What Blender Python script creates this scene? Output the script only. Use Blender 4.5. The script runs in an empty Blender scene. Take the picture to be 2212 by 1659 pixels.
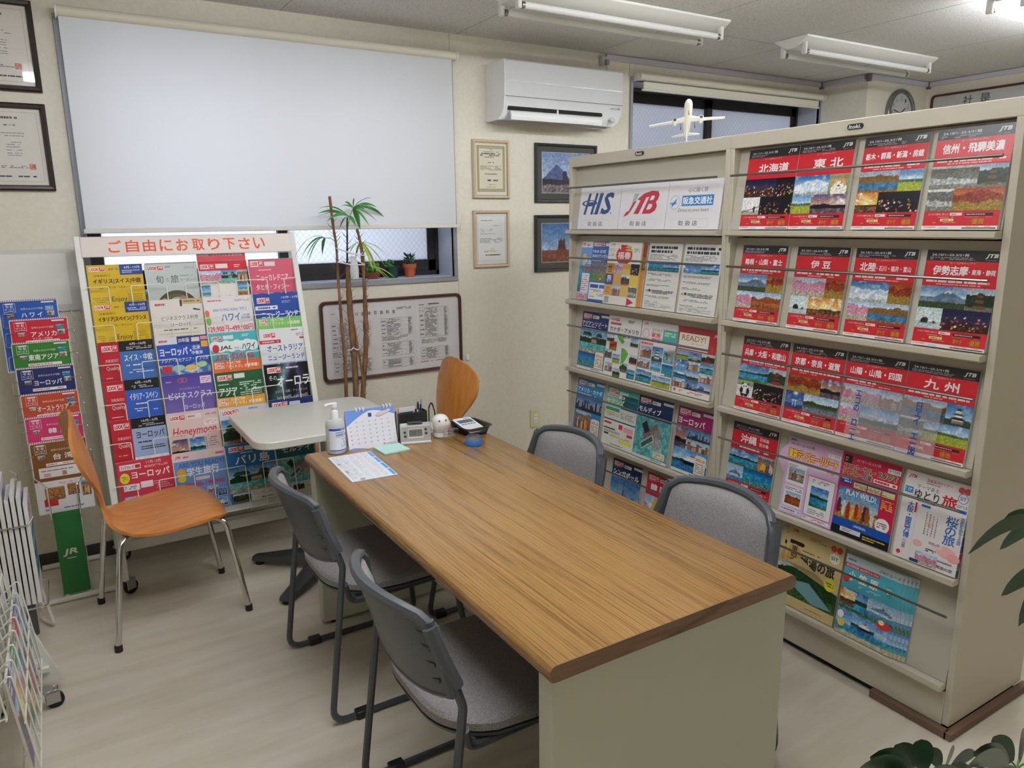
import bpy, math, random
import numpy as np
from mathutils import Matrix, Vector, Euler
S = bpy.context.scene
COL = S.collection
PI = math.pi
rad = math.radians

# ------------------------------------------------------------------ camera
F_PX, YAW, PITCH, ROLL, CAM_H = 1608.14, rad(31.4693), rad(12.2751), rad(-0.7437), 1.5
cd = bpy.data.cameras.new('camera'); cam = bpy.data.objects.new('camera', cd); COL.objects.link(cam)
cd.sensor_width = 36; cd.sensor_fit = 'HORIZONTAL'; cd.lens = F_PX/2212*36; cd.clip_start = .02
_f = Vector((math.sin(YAW)*math.cos(PITCH), math.cos(YAW)*math.cos(PITCH), -math.sin(PITCH)))
_r = Vector((math.cos(YAW), -math.sin(YAW), 0)); _u = _r.cross(_f)
_r2 = math.cos(ROLL)*_r + math.sin(ROLL)*_u; _u2 = -math.sin(ROLL)*_r + math.cos(ROLL)*_u
cam.matrix_world = Matrix(((_r2.x,_u2.x,-_f.x,0),(_r2.y,_u2.y,-_f.y,0),(_r2.z,_u2.z,-_f.z,CAM_H),(0,0,0,1)))
S.camera = cam

# ------------------------------------------------------------------ light and exposure
SKY_STRENGTH = 3.0          # overcast daylight outside the windows
TUBE_STRENGTH = 45.0         # the fluorescent tubes that are switched on
w = bpy.data.worlds.new('daylight'); S.world = w; w.use_nodes = True
wn = w.node_tree.nodes; wl = w.node_tree.links
bg = wn['Background']; bg.inputs['Strength'].default_value = SKY_STRENGTH
bg.inputs['Color'].default_value = (.93, .96, 1, 1)
S.view_settings.view_transform = 'Standard'; S.view_settings.look = 'None'
S.view_settings.exposure = 0.0; S.view_settings.gamma = 1; S.view_settings.use_curve_mapping = False
try:
    S.cycles.use_denoising = True; S.cycles.max_bounces = 8; S.cycles.diffuse_bounces = 5; S.cycles.glossy_bounces = 3; S.cycles.transparent_max_bounces = 16
    S.cycles.sample_clamp_indirect = 8
except Exception: pass

# ------------------------------------------------------------------ materials
def lin(c):
    if isinstance(c, str):
        c = c.lstrip('#')
        if len(c) == 3: c = ''.join(k*2 for k in c)
        c = [int(c[i:i+2],16)/255 for i in (0,2,4)]
    return tuple(((x+.055)/1.055)**2.4 if x > .04045 else x/12.92 for x in c)
M = {}
def mat(name, col='#808080', rough=.5, metal=0, spec=.5, emit=None, es=0, coat=0):
    m = bpy.data.materials.new(name); m.use_nodes = True; M[name] = m
    b = m.node_tree.nodes['Principled BSDF']
    b.inputs['Base Color'].default_value = (*lin(col),1); b.inputs['Roughness'].default_value = rough
    b.inputs['Metallic'].default_value = metal; b.inputs['Specular IOR Level'].default_value = spec
    if coat: b.inputs['Coat Weight'].default_value = coat; b.inputs['Coat Roughness'].default_value = .08
    if emit: b.inputs['Emission Color'].default_value = (*lin(emit),1); b.inputs['Emission Strength'].default_value = es
    return m
def nd(m, typ, **kw):
    n = m.node_tree.nodes.new(typ)
    for k, v in kw.items():
        if k.startswith('i_'): n.inputs[k[2:].replace('_',' ')].default_value = v
        else: setattr(n, k, v)
    return n
def lk(m, a, b): m.node_tree.links.new(a, b)
def ramp(m, fac, stops):
    r = nd(m, 'ShaderNodeValToRGB'); e = r.color_ramp.elements
    while len(e) < len(stops): e.new(.5)
    for k,(p,c) in zip(e, stops): k.position = p; k.color = (*lin(c),1)
    lk(m, fac, r.inputs[0]); return r
def texco(m, sc=(1,1,1), rot=(0,0,0), kind='Object'):
    t = nd(m,'ShaderNodeTexCoord'); p = nd(m,'ShaderNodeMapping'); p.inputs['Scale'].default_value = sc; p.inputs['Rotation'].default_value = rot
    lk(m, t.outputs[kind], p.inputs[0]); return p.outputs[0]
def noisy(name, ca, cb, scale=40, sc=(1,1,1), detail=4, rough=.6, bump=0, bscale=None, lo=.35, hi=.65, **kw):
    m = mat(name, ca, rough, **kw); b = m.node_tree.nodes['Principled BSDF']
    v = texco(m, sc); n = nd(m,'ShaderNodeTexNoise', i_Scale=scale, i_Detail=detail); lk(m, v, n.inputs['Vector'])
    r = ramp(m, n.outputs['Fac'], [(lo,ca),(hi,cb)]); lk(m, r.outputs[0], b.inputs['Base Color'])
    if bump:
        n2 = nd(m,'ShaderNodeTexNoise', i_Scale=bscale or scale*2, i_Detail=2); lk(m, v, n2.inputs['Vector'])
        bp = nd(m,'ShaderNodeBump', i_Strength=bump, i_Distance=.002); lk(m, n2.outputs['Fac'], bp.inputs['Height']); lk(m, bp.outputs[0], b.inputs['Normal'])
    return m

# wall paper, ceiling board, floor
noisy('wall_paper','#dfdacb','#d9d4c4',scale=60,rough=.75,bump=.25,bscale=420)
m = mat('ceiling_board','#b9b6b1',.85); b = m.node_tree.nodes['Principled BSDF']; v = texco(m)
n1 = nd(m,'ShaderNodeTexNoise',i_Scale=170.,i_Detail=2.); lk(m,v,n1.inputs['Vector'])
r1 = ramp(m,n1.outputs['Fac'],[(.34,'#a5a29e'),(.43,'#d6d4d1'),(.75,'#dbd9d6')])
lk(m,r1.outputs[0],b.inputs['Base Color'])
m = mat('floor_vinyl','#c2b8a6',.28,spec=.4); b = m.node_tree.nodes['Principled BSDF']
v = texco(m,(.9,6,1)); n1 = nd(m,'ShaderNodeTexNoise',i_Scale=2.2,i_Detail=5.,i_Roughness=.55); lk(m,v,n1.inputs['Vector'])
r1 = ramp(m,n1.outputs['Fac'],[(.3,'#c6bba8'),(.5,'#d0c7b7'),(.7,'#d8d0c3')])
v2 = texco(m,(1,1,1)); br = nd(m,'ShaderNodeTexBrick',offset=.37); lk(m,v2,br.inputs['Vector'])
for k,x in (('Scale',1.),('Mortar Size',.0007),('Mortar Smooth',.2),('Brick Width',1.9),('Row Height',.9),('Bias',0.)): br.inputs[k].default_value = x
br.inputs['Color1'].default_value=(1,1,1,1); br.inputs['Color2'].default_value=(.985,.985,.98,1); br.inputs['Mortar'].default_value=(.9,.89,.88,1)
mx = nd(m,'ShaderNodeMixRGB',blend_type='MULTIPLY'); mx.inputs[0].default_value=1; lk(m,r1.outputs[0],mx.inputs[1]); lk(m,br.outputs['Color'],mx.inputs[2]); lk(m,mx.outputs[0],b.inputs['Base Color'])
n3 = nd(m,'ShaderNodeTexNoise',i_Scale=5.,i_Detail=3.); lk(m,v,n3.inputs['Vector'])
bp = nd(m,'ShaderNodeBump',i_Strength=.05,i_Distance=.002); lk(m,n3.outputs['Fac'],bp.inputs['Height']); lk(m,bp.outputs[0],b.inputs['Normal'])

# woods
def wood(name, ca, cb, cc, axis_sc, rough, spec=.5, coat=0, dist=2.2):
    m = mat(name, ca, rough, spec=spec, coat=coat); b = m.node_tree.nodes['Principled BSDF']
    v = texco(m, axis_sc)
    n = nd(m,'ShaderNodeTexNoise',i_Scale=3.,i_Detail=9.,i_Roughness=.68,i_Distortion=.35); lk(m,v,n.inputs['Vector'])
    r = ramp(m,n.outputs['Fac'],[(.36,cc),(.46,cb),(.53,ca),(.68,cb)])
    n2 = nd(m,'ShaderNodeTexWave',i_Scale=dist,i_Distortion=7.5,i_Detail=5.,i_Detail_Scale=1.4,wave_type='BANDS',bands_direction='X'); lk(m,v,n2.inputs['Vector'])
    r2 = ramp(m,n2.outputs['Fac'],[(.0,'#84704f'),(.07,'#efe9df'),(.5,'#ffffff'),(1,'#ece4d8')])
    x = nd(m,'ShaderNodeMixRGB',blend_type='MULTIPLY'); x.inputs[0].default_value=.6; lk(m,r.outputs[0],x.inputs[1]); lk(m,r2.outputs[0],x.inputs[2])
    lk(m,x.outputs[0],b.inputs['Base Color']); return m
wood('desk_laminate','#9f7a4a','#957142','#7f5f33',(14,.5,14),.2,spec=.5,dist=2.1)
wood('desk_edge_laminate','#7a5a3c','#6b4d33','#4e3826',(.6,9,9),.35,dist=.9)
noisy('orange_ply','#c98742','#bb7431',scale=3,sc=(3,14,3),rough=.32,spec=.45)
noisy('ply_edge','#b5702f','#8d4f1d',scale=3,sc=(3,3,120),rough=.4)
noisy('chair_fabric','#a6a1a1','#6c6869',scale=620,detail=3,rough=.95,bump=.4,bscale=800,lo=.38,hi=.62)
mat('chair_plastic','#4a4e53',.42); mat('chair_tube','#43474b',.35)
mat('chrome','#d8d8d6',.14,1); mat('steel','#b4b5b4',.3,1); mat('dull_steel','#85857f',.35,1)
mat('cabinet_steel','#c3bbaa',.42); mat('cabinet_inside','#bcb7a8',.45); mat('slot_black','#181817',.6)
mat('desk_steel','#bdbda9',.45); mat('white_plastic','#eeeeee',.32); mat('white_laminate','#d6d5cc',.3)
mat('rack_white','#dcdcd4',.35); mat('wire_white','#e3e2d6',.35); mat('black_plastic','#1b1b1c',.4); mat('rubber','#151515',.7)
mat('base_metal','#55575a',.4,.6); mat('baseboard','#3a342f',.5); mat('brown_plinth','#6b5240',.6)
mat('alu_casing','#8d8f96',.45); mat('reveal_paint','#b4b9c8',.5); mat('sash_brown','#15110f',.5)
mat('blind_tube','#dcd8c6',.45); mat('blind_bar','#d9d7cf',.4); mat('trim_lilac','#c6c3cf',.45)
mat('fixture_white','#e2e1dc',.4); mat('tube_off','#e6e6e6',.25)
mat('tube_on','#fff',.3,emit='#f6faff',es=TUBE_STRENGTH); mat('tube_cap','#8a8a88',.3,1)
mat('frame_walnut','#2a1c17',.35); mat('frame_brown','#4a2a20',.35); mat('frame_cream','#c9b79f',.35); mat('frame_gold','#b89b58',.3,.6)
mat('frame_charcoal','#23282a',.4); mat('mat_board','#4b4a46',.8)
mat('green_panel','#1f6a2c',.45); mat('leaf','#2e6b2a',.45); mat('terracotta','#a8532f',.7); mat('green_pot','#123326',.5); mat('brown_bowl','#7a3f1f',.5)
noisy('palm_leaf','#3c8a33','#2a6c2c',scale=20,rough=.42); noisy('palm_leaf_yellow','#a5ad45','#7f9a3c',scale=20,rough=.5)
noisy('palm_stem','#8a6747','#5c4029',scale=14,sc=(3,3,1),rough=.85,bump=.8,bscale=60)
noisy('palm_stem_dark','#3b3a35','#2a2622',scale=20,rough=.7)
noisy('dark_leaf','#28442f','#335239',scale=12,rough=.33,spec=.5); mat('leaf_stalk','#4f7a3a',.5)
mat('soil','#2e241c',.95); mat('twine','#d9d9dc',.6); mat('ceramic','#e9e8e4',.15); mat('eye_brown','#6b4d26',.6)
mat('lcd','#6e726a',.2); mat('silver_plastic','#b9b9bc',.32,.35); mat('light_silver','#d3d3d8',.3,.1); mat('dark_button','#33383c',.4)
mat('blue_plastic','#2f6fbf',.4); mat('sponge','#c99a5a',.9); mat('navy','#1d2f63',.45); mat('mint_paper','#b5dcd3',.7)
mat('socket_cream','#cfcb9e',.45); mat('silver_frame','#8d8f8a',.25,.8); mat('paper_white','#eceae6',.6); mat('page_edge','#d6d3cd',.8)
mat('white_metal','#e1e0d8',.4); mat('seal_red','#c0392b',.6); mat('cloudy_plastic','#cfcfca',.5); mat('post_grey','#5c5c5c',.4,.5)
def glassy(name, tint=(1,1,1), gl=.06, rough=.03, fac=None):
    m = bpy.data.materials.new(name); m.use_nodes = True; M[name] = m; t = m.node_tree; t.nodes.remove(t.nodes['Principled BSDF'])
    a = nd(m,'ShaderNodeBsdfTransparent'); a.inputs[0].default_value=(*tint,1)
    g = nd(m,'ShaderNodeBsdfGlossy'); g.inputs['Roughness'].default_value = rough
    x = nd(m,'ShaderNodeMixShader')
    lw = nd(m,'ShaderNodeLayerWeight'); lw.inputs['Blend'].default_value=.5; fr = nd(m,'ShaderNodeMath',operation='POWER'); fr.inputs[1].default_value=5; lk(m,lw.outputs['Facing'],fr.inputs[0])
    ad = nd(m,'ShaderNodeMath',operation='MULTIPLY_ADD'); ad.inputs[1].default_value=.6; ad.inputs[2].default_value = gl*.6; lk(m,fr.outputs[0],ad.inputs[0])
    lk(m,ad.outputs[0],x.inputs[0]); lk(m,a.outputs[0],x.inputs[1]); lk(m,g.outputs[0],x.inputs[2])
    lk(m,x.outputs[0],t.nodes['Material Output'].inputs[0]); return m
glassy('clear_glass',(.97,.97,.97)); glassy('clear_plastic',(.95,.955,.96),.16,.1); glassy('smoke_plastic',(.28,.26,.24),.09,.12); glassy('gel',(.86,.9,.9),.1,.05)
glassy('lid_plastic',(.88,.93,.985),.1,.15)
def milky(name,col,tr=.5,gl=.06):
    m = bpy.data.materials.new(name); m.use_nodes = True; M[name] = m; t = m.node_tree; t.nodes.remove(t.nodes['Principled BSDF'])
    a = nd(m,'ShaderNodeBsdfTransparent'); d = nd(m,'ShaderNodeBsdfDiffuse'); d.inputs[0].default_value=(*lin(col),1); g = nd(m,'ShaderNodeBsdfGlossy'); g.inputs['Roughness'].default_value=.08
    x = nd(m,'ShaderNodeMixShader'); x.inputs[0].default_value=1-tr; lk(m,a.outputs[0],x.inputs[1]); lk(m,d.outputs[0],x.inputs[2])
    y = nd(m,'ShaderNodeMixShader'); y.inputs[0].default_value=gl; lk(m,x.outputs[0],y.inputs[1]); lk(m,g.outputs[0],y.inputs[2]); lk(m,y.outputs[0],t.nodes['Material Output'].inputs[0]); return m
milky('milky_bottle','#e6eae8',.45); milky('clear_sheet','#d9dce6',.86,.05)
def translucent(name, col, tcol, wire=False):
    m = bpy.data.materials.new(name); m.use_nodes = True; M[name] = m; t = m.node_tree; t.nodes.remove(t.nodes['Principled BSDF'])
    d = nd(m,'ShaderNodeBsdfDiffuse'); d.inputs[0].default_value=(*lin(col),1)
    a = nd(m,'ShaderNodeBsdfTranslucent'); a.inputs[0].default_value=(*lin(tcol),1)
    x = nd(m,'ShaderNodeMixShader'); x.inputs[0].default_value = .5
    lk(m,d.outputs[0],x.inputs[1]); lk(m,a.outputs[0],x.inputs[2]); out = x
    if wire:
        g = nd(m,'ShaderNodeBsdfGlossy'); g.inputs['Roughness'].default_value=.15
        x2 = nd(m,'ShaderNodeMixShader'); x2.inputs[0].default_value=.06; lk(m,x.outputs[0],x2.inputs[1]); lk(m,g.outputs[0],x2.inputs[2]); out = x2
        x.inputs[0].default_value = .9
        cs = []
        for ang in (40,-40):
            v = texco(m,(1,1,1),(0,rad(ang),0)); wv = nd(m,'ShaderNodeTexWave',i_Scale=13.,i_Distortion=0.,bands_direction='X'); lk(m,v,wv.inputs['Vector'])
            r = ramp(m,wv.outputs['Fac'],[(0,'#d3d6e0'),(.02,'#fff')]); cs.append(r)
        mu = nd(m,'ShaderNodeMixRGB',blend_type='MULTIPLY'); mu.inputs[0].default_value=1; lk(m,cs[0].outputs[0],mu.inputs[1]); lk(m,cs[1].outputs[0],mu.inputs[2])
        mu2 = nd(m,'ShaderNodeMixRGB',blend_type='MULTIPLY'); mu2.inputs[0].default_value=1; lk(m,mu.outputs[0],mu2.inputs[1]); mu2.inputs[2].default_value=(*lin(tcol),1)
        lk(m,mu2.outputs[0],a.inputs[0])
        nz = nd(m,'ShaderNodeTexNoise',i_Scale=160.); lk(m,texco(m),nz.inputs['Vector']); bp = nd(m,'ShaderNodeBump',i_Strength=.4,i_Distance=.002); lk(m,nz.outputs['Fac'],bp.inputs['Height']); lk(m,bp.outputs[0],g.inputs['Normal'])
    lk(m,out.outputs[0],t.nodes['Material Output'].inputs[0]); return m
translucent('blind_fabric','#efefee','#fafafa'); translucent('wired_glass','#c8cdd8','#eef2fb',True)
for nm, rg in (('print_gloss',.3),('print_matt',.6)):
    m = mat(nm,'#fff',rg); a = nd(m,'ShaderNodeAttribute',attribute_name='Col'); lk(m,a.outputs['Color'],m.node_tree.nodes['Principled BSDF'].inputs['Base Color'])

# ------------------------------------------------------------------ mesh building
class MB:
    def __init__(s): s.v=[]; s.n=0; s.f=[]; s.mi=[]; s.c=[]; s.hascol=False
    def add(s, vs, fs, mi=0, col=None, T=None):
        vs = np.asarray(vs, float).reshape(-1,3)
        if T is not None:
            T = np.array(T); vs = vs@T[:3,:3].T + T[:3,3]
        o = s.n; s.v.append(vs); s.n += len(vs)
        for f in fs: s.f.append([i+o for i in f])
        s.mi += [mi]*len(fs)
        nl = sum(len(f) for f in fs)
        if col is None: s.c.append(np.ones((nl,3)))
        else:
            s.hascol = True; c = np.asarray(col,float)
            s.c.append(np.tile(c,(nl,1)) if c.ndim==1 else c)
        return s
    def box(s, x0,y0,z0,x1,y1,z1, mi=0, col=None, T=None):
        vs=[(x0,y0,z0),(x1,y0,z0),(x1,y1,z0),(x0,y1,z0),(x0,y0,z1),(x1,y0,z1),(x1,y1,z1),(x0,y1,z1)]
        return s.add(vs,[(0,3,2,1),(4,5,6,7),(0,1,5,4),(1,2,6,5),(2,3,7,6),(3,0,4,7)],mi,col,T)
    def quad(s, a,b,c,d, mi=0, col=None): return s.add([a,b,c,d],[(0,1,2,3)],mi,col)
    def loft(s, rings, closed=True, cap=True, mi=0, T=None):
        n=len(rings[0]); vs=[p for r in rings for p in r]; fs=[]
        for i in range(len(rings)-1):
            for j in range(n if closed else n-1):
                k=(j+1)%n; fs.append((i*n+j,i*n+k,(i+1)*n+k,(i+1)*n+j))
        if cap and closed:
            fs.append(tuple(reversed(range(n)))); fs.append(tuple((len(rings)-1)*n+j for j in range(n)))
        return s.add(vs,fs,mi,None,T)
    def tube(s, pts, r, n=8, mi=0, T=None, cap=True):
        P=[Vector(p) for p in pts]; rr = r if isinstance(r,(list,tuple)) else [r]*len(P)
        rings=[]; up=None
        for i,p in enumerate(P):
            t=((P[i+1]-p).normalized() if i<len(P)-1 else Vector()) + ((p-P[i-1]).normalized() if i>0 else Vector())
            t.normalize()
            if up is None:
                up = t.orthogonal().normalized()
            up = (up - t*up.dot(t)); up.normalize(); w = t.cross(up)
            rings.append([p+(up*math.cos(2*PI*k/n)+w*math.sin(2*PI*k/n))*rr[i] for k in range(n)])
        return s.loft(rings,True,cap,mi,T)
    def lathe(s, prof, n=20, mi=0, T=None, sx=1, sy=1):
        rings=[[(r*math.cos(2*PI*k/n)*sx,r*math.sin(2*PI*k/n)*sy,z) for k in range(n)] for r,z in prof]
        return s.loft(rings,True,True,mi,T)
    def prism(s, poly, a, b, axis=2, mi=0, T=None):
        def pt(p,h): return (p[0],p[1],h) if axis==2 else ((p[0],h,p[1]) if axis==1 else (h,p[0],p[1]))
        return s.loft([[pt(p,a) for p in poly],[pt(p,b) for p in poly]],True,True,mi,T)
    def ball(s, c, r, n=12, mi=0, sz=1):
        prof=[(max(1e-4,r*math.sin(PI*i/n)), -r*sz*math.cos(PI*i/n)) for i in range(n+1)]
        return s.lathe(prof,n*2,mi,Matrix.Translation(c))
    def build(s, name, mats, parent=None, loc=None, rot=None, smooth=40, bevel=0, seg=2, flip=False):
        me=bpy.data.meshes.new(name)
        V=np.concatenate(s.v) if s.v else np.zeros((0,3))
        me.from_pydata(V.tolist(),[],s.f)
        if not isinstance(mats,(list,tuple)): mats=[mats]
        for k in mats: me.materials.append(M[k] if isinstance(k,str) else k)
        if len(mats)>1: me.polygons.foreach_set('material_index',s.mi)
        if s.hascol:
            a=me.color_attributes.new('Col','FLOAT_COLOR','CORNER'); C=np.concatenate(s.c); C=np.hstack([C,np.ones((len(C),1))])
            a.data.foreach_set('color',C.astype(np.float32).ravel())
        if not s.hascol:
            import bmesh
            bm=bmesh.new(); bm.from_mesh(me); bmesh.ops.recalc_face_normals(bm,faces=bm.faces); bm.to_mesh(me); bm.free()
            if smooth:
                me.shade_smooth(); me.set_sharp_from_angle(angle=rad(smooth))
        o=bpy.data.objects.new(name,me); COL.objects.link(o)
        if parent is not None: o.parent=parent
        if loc is not None: o.location=loc
        if rot is not None: o.rotation_euler=rot
        if bevel:
            bv=o.modifiers.new('bevel','BEVEL'); bv.width=bevel; bv.segments=seg; bv.limit_method='ANGLE'; bv.angle_limit=rad(50)
        return o
def fillet(pts, r, n=5):
    P=[Vector(p) for p in pts]; out=[P[0]]
    for i in range(1,len(P)-1):
        a=(P[i-1]-P[i]); b=(P[i+1]-P[i]); la,lb=a.length,b.length; a.normalize(); b.normalize()
        ang=a.angle(b); d=min(r/math.tan(ang/2) if ang<3.1 else 0, la*.49, lb*.49)
        p0=P[i]+a*d; p1=P[i]+b*d
        for k in range(n+1):
            t=k/n; out.append((1-t)**2*p0+2*t*(1-t)*P[i]+t*t*p1)
    out.append(P[-1]); return out
def rrect(x0,y0,x1,y1,r,n=5):
    o=[]
    for cx,cy,a in ((x1-r,y0+r,-90),(x1-r,y1-r,0),(x0+r,y1-r,90),(x0+r,y0+r,180)):
        for k in range(n+1): t=rad(a+90*k/n); o.append((cx+r*math.cos(t),cy+r*math.sin(t)))
    return o
def tag(o,label=None,cat=None,group=None,kind=None):
    if label: o['label']=label
    if cat: o['category']=cat
    if group: o['group']=group
    if kind: o['kind']=kind
    return o
def thing(name,label,cat,loc=(0,0,0),rz=0,group=None):
    o=bpy.data.objects.new(name,None); o.empty_display_size=.05; COL.objects.link(o); o.location=loc; o.rotation_euler=(0,0,rz)
    return tag(o,label,cat,group)
def copy_tree(o,parent=None):
    c=o.copy(); COL.objects.link(c)
    if parent is not None: c.parent=parent
    for ch in list(o.children): copy_tree(ch,c)
    return c

# ------------------------------------------------------------------ printed covers
GL={}
def glyph(s,bold):
    k=(s,bold)
    if k not in GL:
        cu=bpy.data.curves.new('t','FONT'); cu.body=s; cu.size=1; cu.offset=bold; cu.resolution_u=2
        if '\n' in s: cu.align_x='CENTER'; cu.space_line=.82
        o=bpy.data.objects.new('t',cu); me=o.to_mesh()
        v=np.array([x.co[:2] for x in me.vertices]).reshape(-1,2); f=[tuple(p.vertices) for p in me.polygons]
        o.to_mesh_clear(); bpy.data.objects.remove(o); bpy.data.curves.remove(cu)
        if len(v):
            mn,mxx=v.min(0),v.max(0); v=(v-mn)/np.maximum(mxx-mn,1e-6); asp=(mxx-mn)[0]/max((mxx-mn)[1],1e-6)
        else: asp=1
        GL[k]=(v,f,asp)
    return GL[k]
class Page:
    """a printed sheet: local X right, Z up, printed side facing -Y; coordinates u right 0..1, v down 0..1"""
    def __init__(s,mb,w,h,y=0.0,x0=None,z0=0.0,eps=.00003):
        s.mb=mb; s.w=w; s.h=h; s.y=y; s.k=0; s.x0=-w/2 if x0 is None else x0; s.z0=z0; s.eps=eps; s.curve=None
    def P(s,u,v):
        return (s.x0+u*s.w, s.y-s.k*s.eps, s.z0+(1-v)*s.h)
    def up(s): s.k+=1
    def R(s,u0,v0,u1,v1,c):
        s.up(); s.mb.add([s.P(u0,v1),s.P(u1,v1),s.P(u1,v0),s.P(u0,v0)],[(0,1,2,3)],0,lin(c))
    def G(s,u0,v0,u1,v1,ct,cb):
        s.up(); a,b=lin(ct),lin(cb); s.mb.add([s.P(u0,v1),s.P(u1,v1),s.P(u1,v0),s.P(u0,v0)],[(0,1,2,3)],0,[b,b,a,a])
    def Y(s,pts,c):
        s.up(); s.mb.add([s.P(*p) for p in pts],[tuple(range(len(pts)))],0,lin(c))
    def E(s,cu,cv,ru,rv,c,n=20):
        s.Y([(cu+ru*math.cos(-2*PI*k/n),cv+rv*math.sin(-2*PI*k/n)) for k in range(n)],c)
    def O(s,cu,cv,ru,rv,wd,c,n=28):
        s.up(); vs=[]; fs=[]
        for k in range(n):
            a=2*PI*k/n
            for q in (1,1-wd): vs.append(s.P(cu+ru*q*math.cos(a),cv+rv*q*math.sin(a)))
        for k in range(n): a=2*k; b2=2*((k+1)%n); fs.append((a,a+1,b2+1,b2))
        s.mb.add(vs,fs,0,lin(c))
    def T(s,t,u0,v0,u1,v1,c,bold=.0,sh=0,fit=True):
        v,f,asp=glyph(t,0)
        if not len(v): return
        q=s.h/s.w; lines_=t.count('\n')+1; dv=bold*.8*(v1-v0)/lines_; du=dv*q
        U=u0+du+v[:,0]*(u1-u0-2*du); V=v1-dv-v[:,1]*(v1-v0-2*dv)
        if sh: U=U+(v[:,1]-.5)*sh*(v1-v0)*q
        for a,b in (((0,0),) if bold<.004 else ((-du,-dv),(du,dv),(du,-dv),(-du,dv))):
            s.k+=(1 if a in(0,-du) and b in(0,-dv) else .25); s.mb.add([s.P(x+a,y+b) for x,y in zip(U,V)],f,0,lin(c))
    def L(s,u0,v0,u1,v1,n,c,seed=1,fill=.55,dens=.85):
        rg=random.Random(seed); s.up(); dv=(v1-v0)/n; vs=[]; fs=[]
        for i in range(n):
            u=u0; a=v0+dv*i+dv*(1-fill)/2; b2=a+dv*fill; end=u1-(u1-u0)*(rg.random()**3)*.5
            while u<end:
                l=(u1-u0)*rg.uniform(.04,.16); e=min(u+l,end)
                if rg.random()<dens:
                    k=len(vs); vs+= [s.P(u,b2),s.P(e,b2),s.P(e,a),s.P(u,a)]; fs.append((k,k+1,k+2,k+3))
                u=e+(u1-u0)*rg.uniform(.008,.03)
        if fs: s.mb.add(vs,fs,0,lin(c))
    def I(s,u0,v0,u1,v1,kind,seed=1,cell=.0026,border=None):
        if border: d=.006; s.R(u0-d,v0-d*s.w/s.h,u1+d,v1+d*s.w/s.h,border)
        s.up(); W,H=(u1-u0)*s.w,(v1-v0)*s.h; nx=max(4,int(W/cell)); ny=max(4,int(H/cell))
        U,V=np.meshgrid(np.linspace(0,1,nx+1),np.linspace(0,1,ny+1)); C=picture(kind,U,V,seed,W/max(H,1e-6))
        C=np.where(C>.04045,((C+.055)/1.055)**2.4,C/12.92).reshape(-1,3)
        X=s.x0+(u0+U*(u1-u0))*s.w; Z=s.z0+(1-(v0+V*(v1-v0)))*s.h; Yv=np.full_like(X,s.y-s.k*s.eps)
        vs=np.stack([X,Yv,Z],-1).reshape(-1,3); n=nx+1
        i=(np.arange(ny)[:,None]*n+np.arange(nx)[None,:]).ravel(); q=np.stack([i+n,i+n+1,i+1,i],-1)
        s.mb.add(vs,q.tolist(),0,C[q.ravel()])
    def run(s,ops):
        for o in ops: getattr(s,o[0])(*o[1:])
def vnoise(U,V,fx,fy,rg,octv=3):
    out=np.zeros_like(U); amp=1; tot=0
    for _ in range(octv):
        nx,ny=int(fx)+2,int(fy)+2; g=rg.random((ny+1,nx+1)); x=U*fx; y=V*fy; xi=np.clip(x.astype(int),0,nx-1); yi=np.clip(y.astype(int),0,ny-1); a=x-xi; b=y-yi
        a=a*a*(3-2*a); b=b*b*(3-2*b)
        out+=amp*((g[yi,xi]*(1-a)+g[yi,xi+1]*a)*(1-b)+(g[yi+1,xi]*(1-a)+g[yi+1,xi+1]*a)*b); tot+=amp; amp*=.55; fx*=2; fy*=2
    return out/tot
def hexa(c): c=c.lstrip('#'); return np.array([int(c[i:i+2],16)/255 for i in (0,2,4)])
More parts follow.
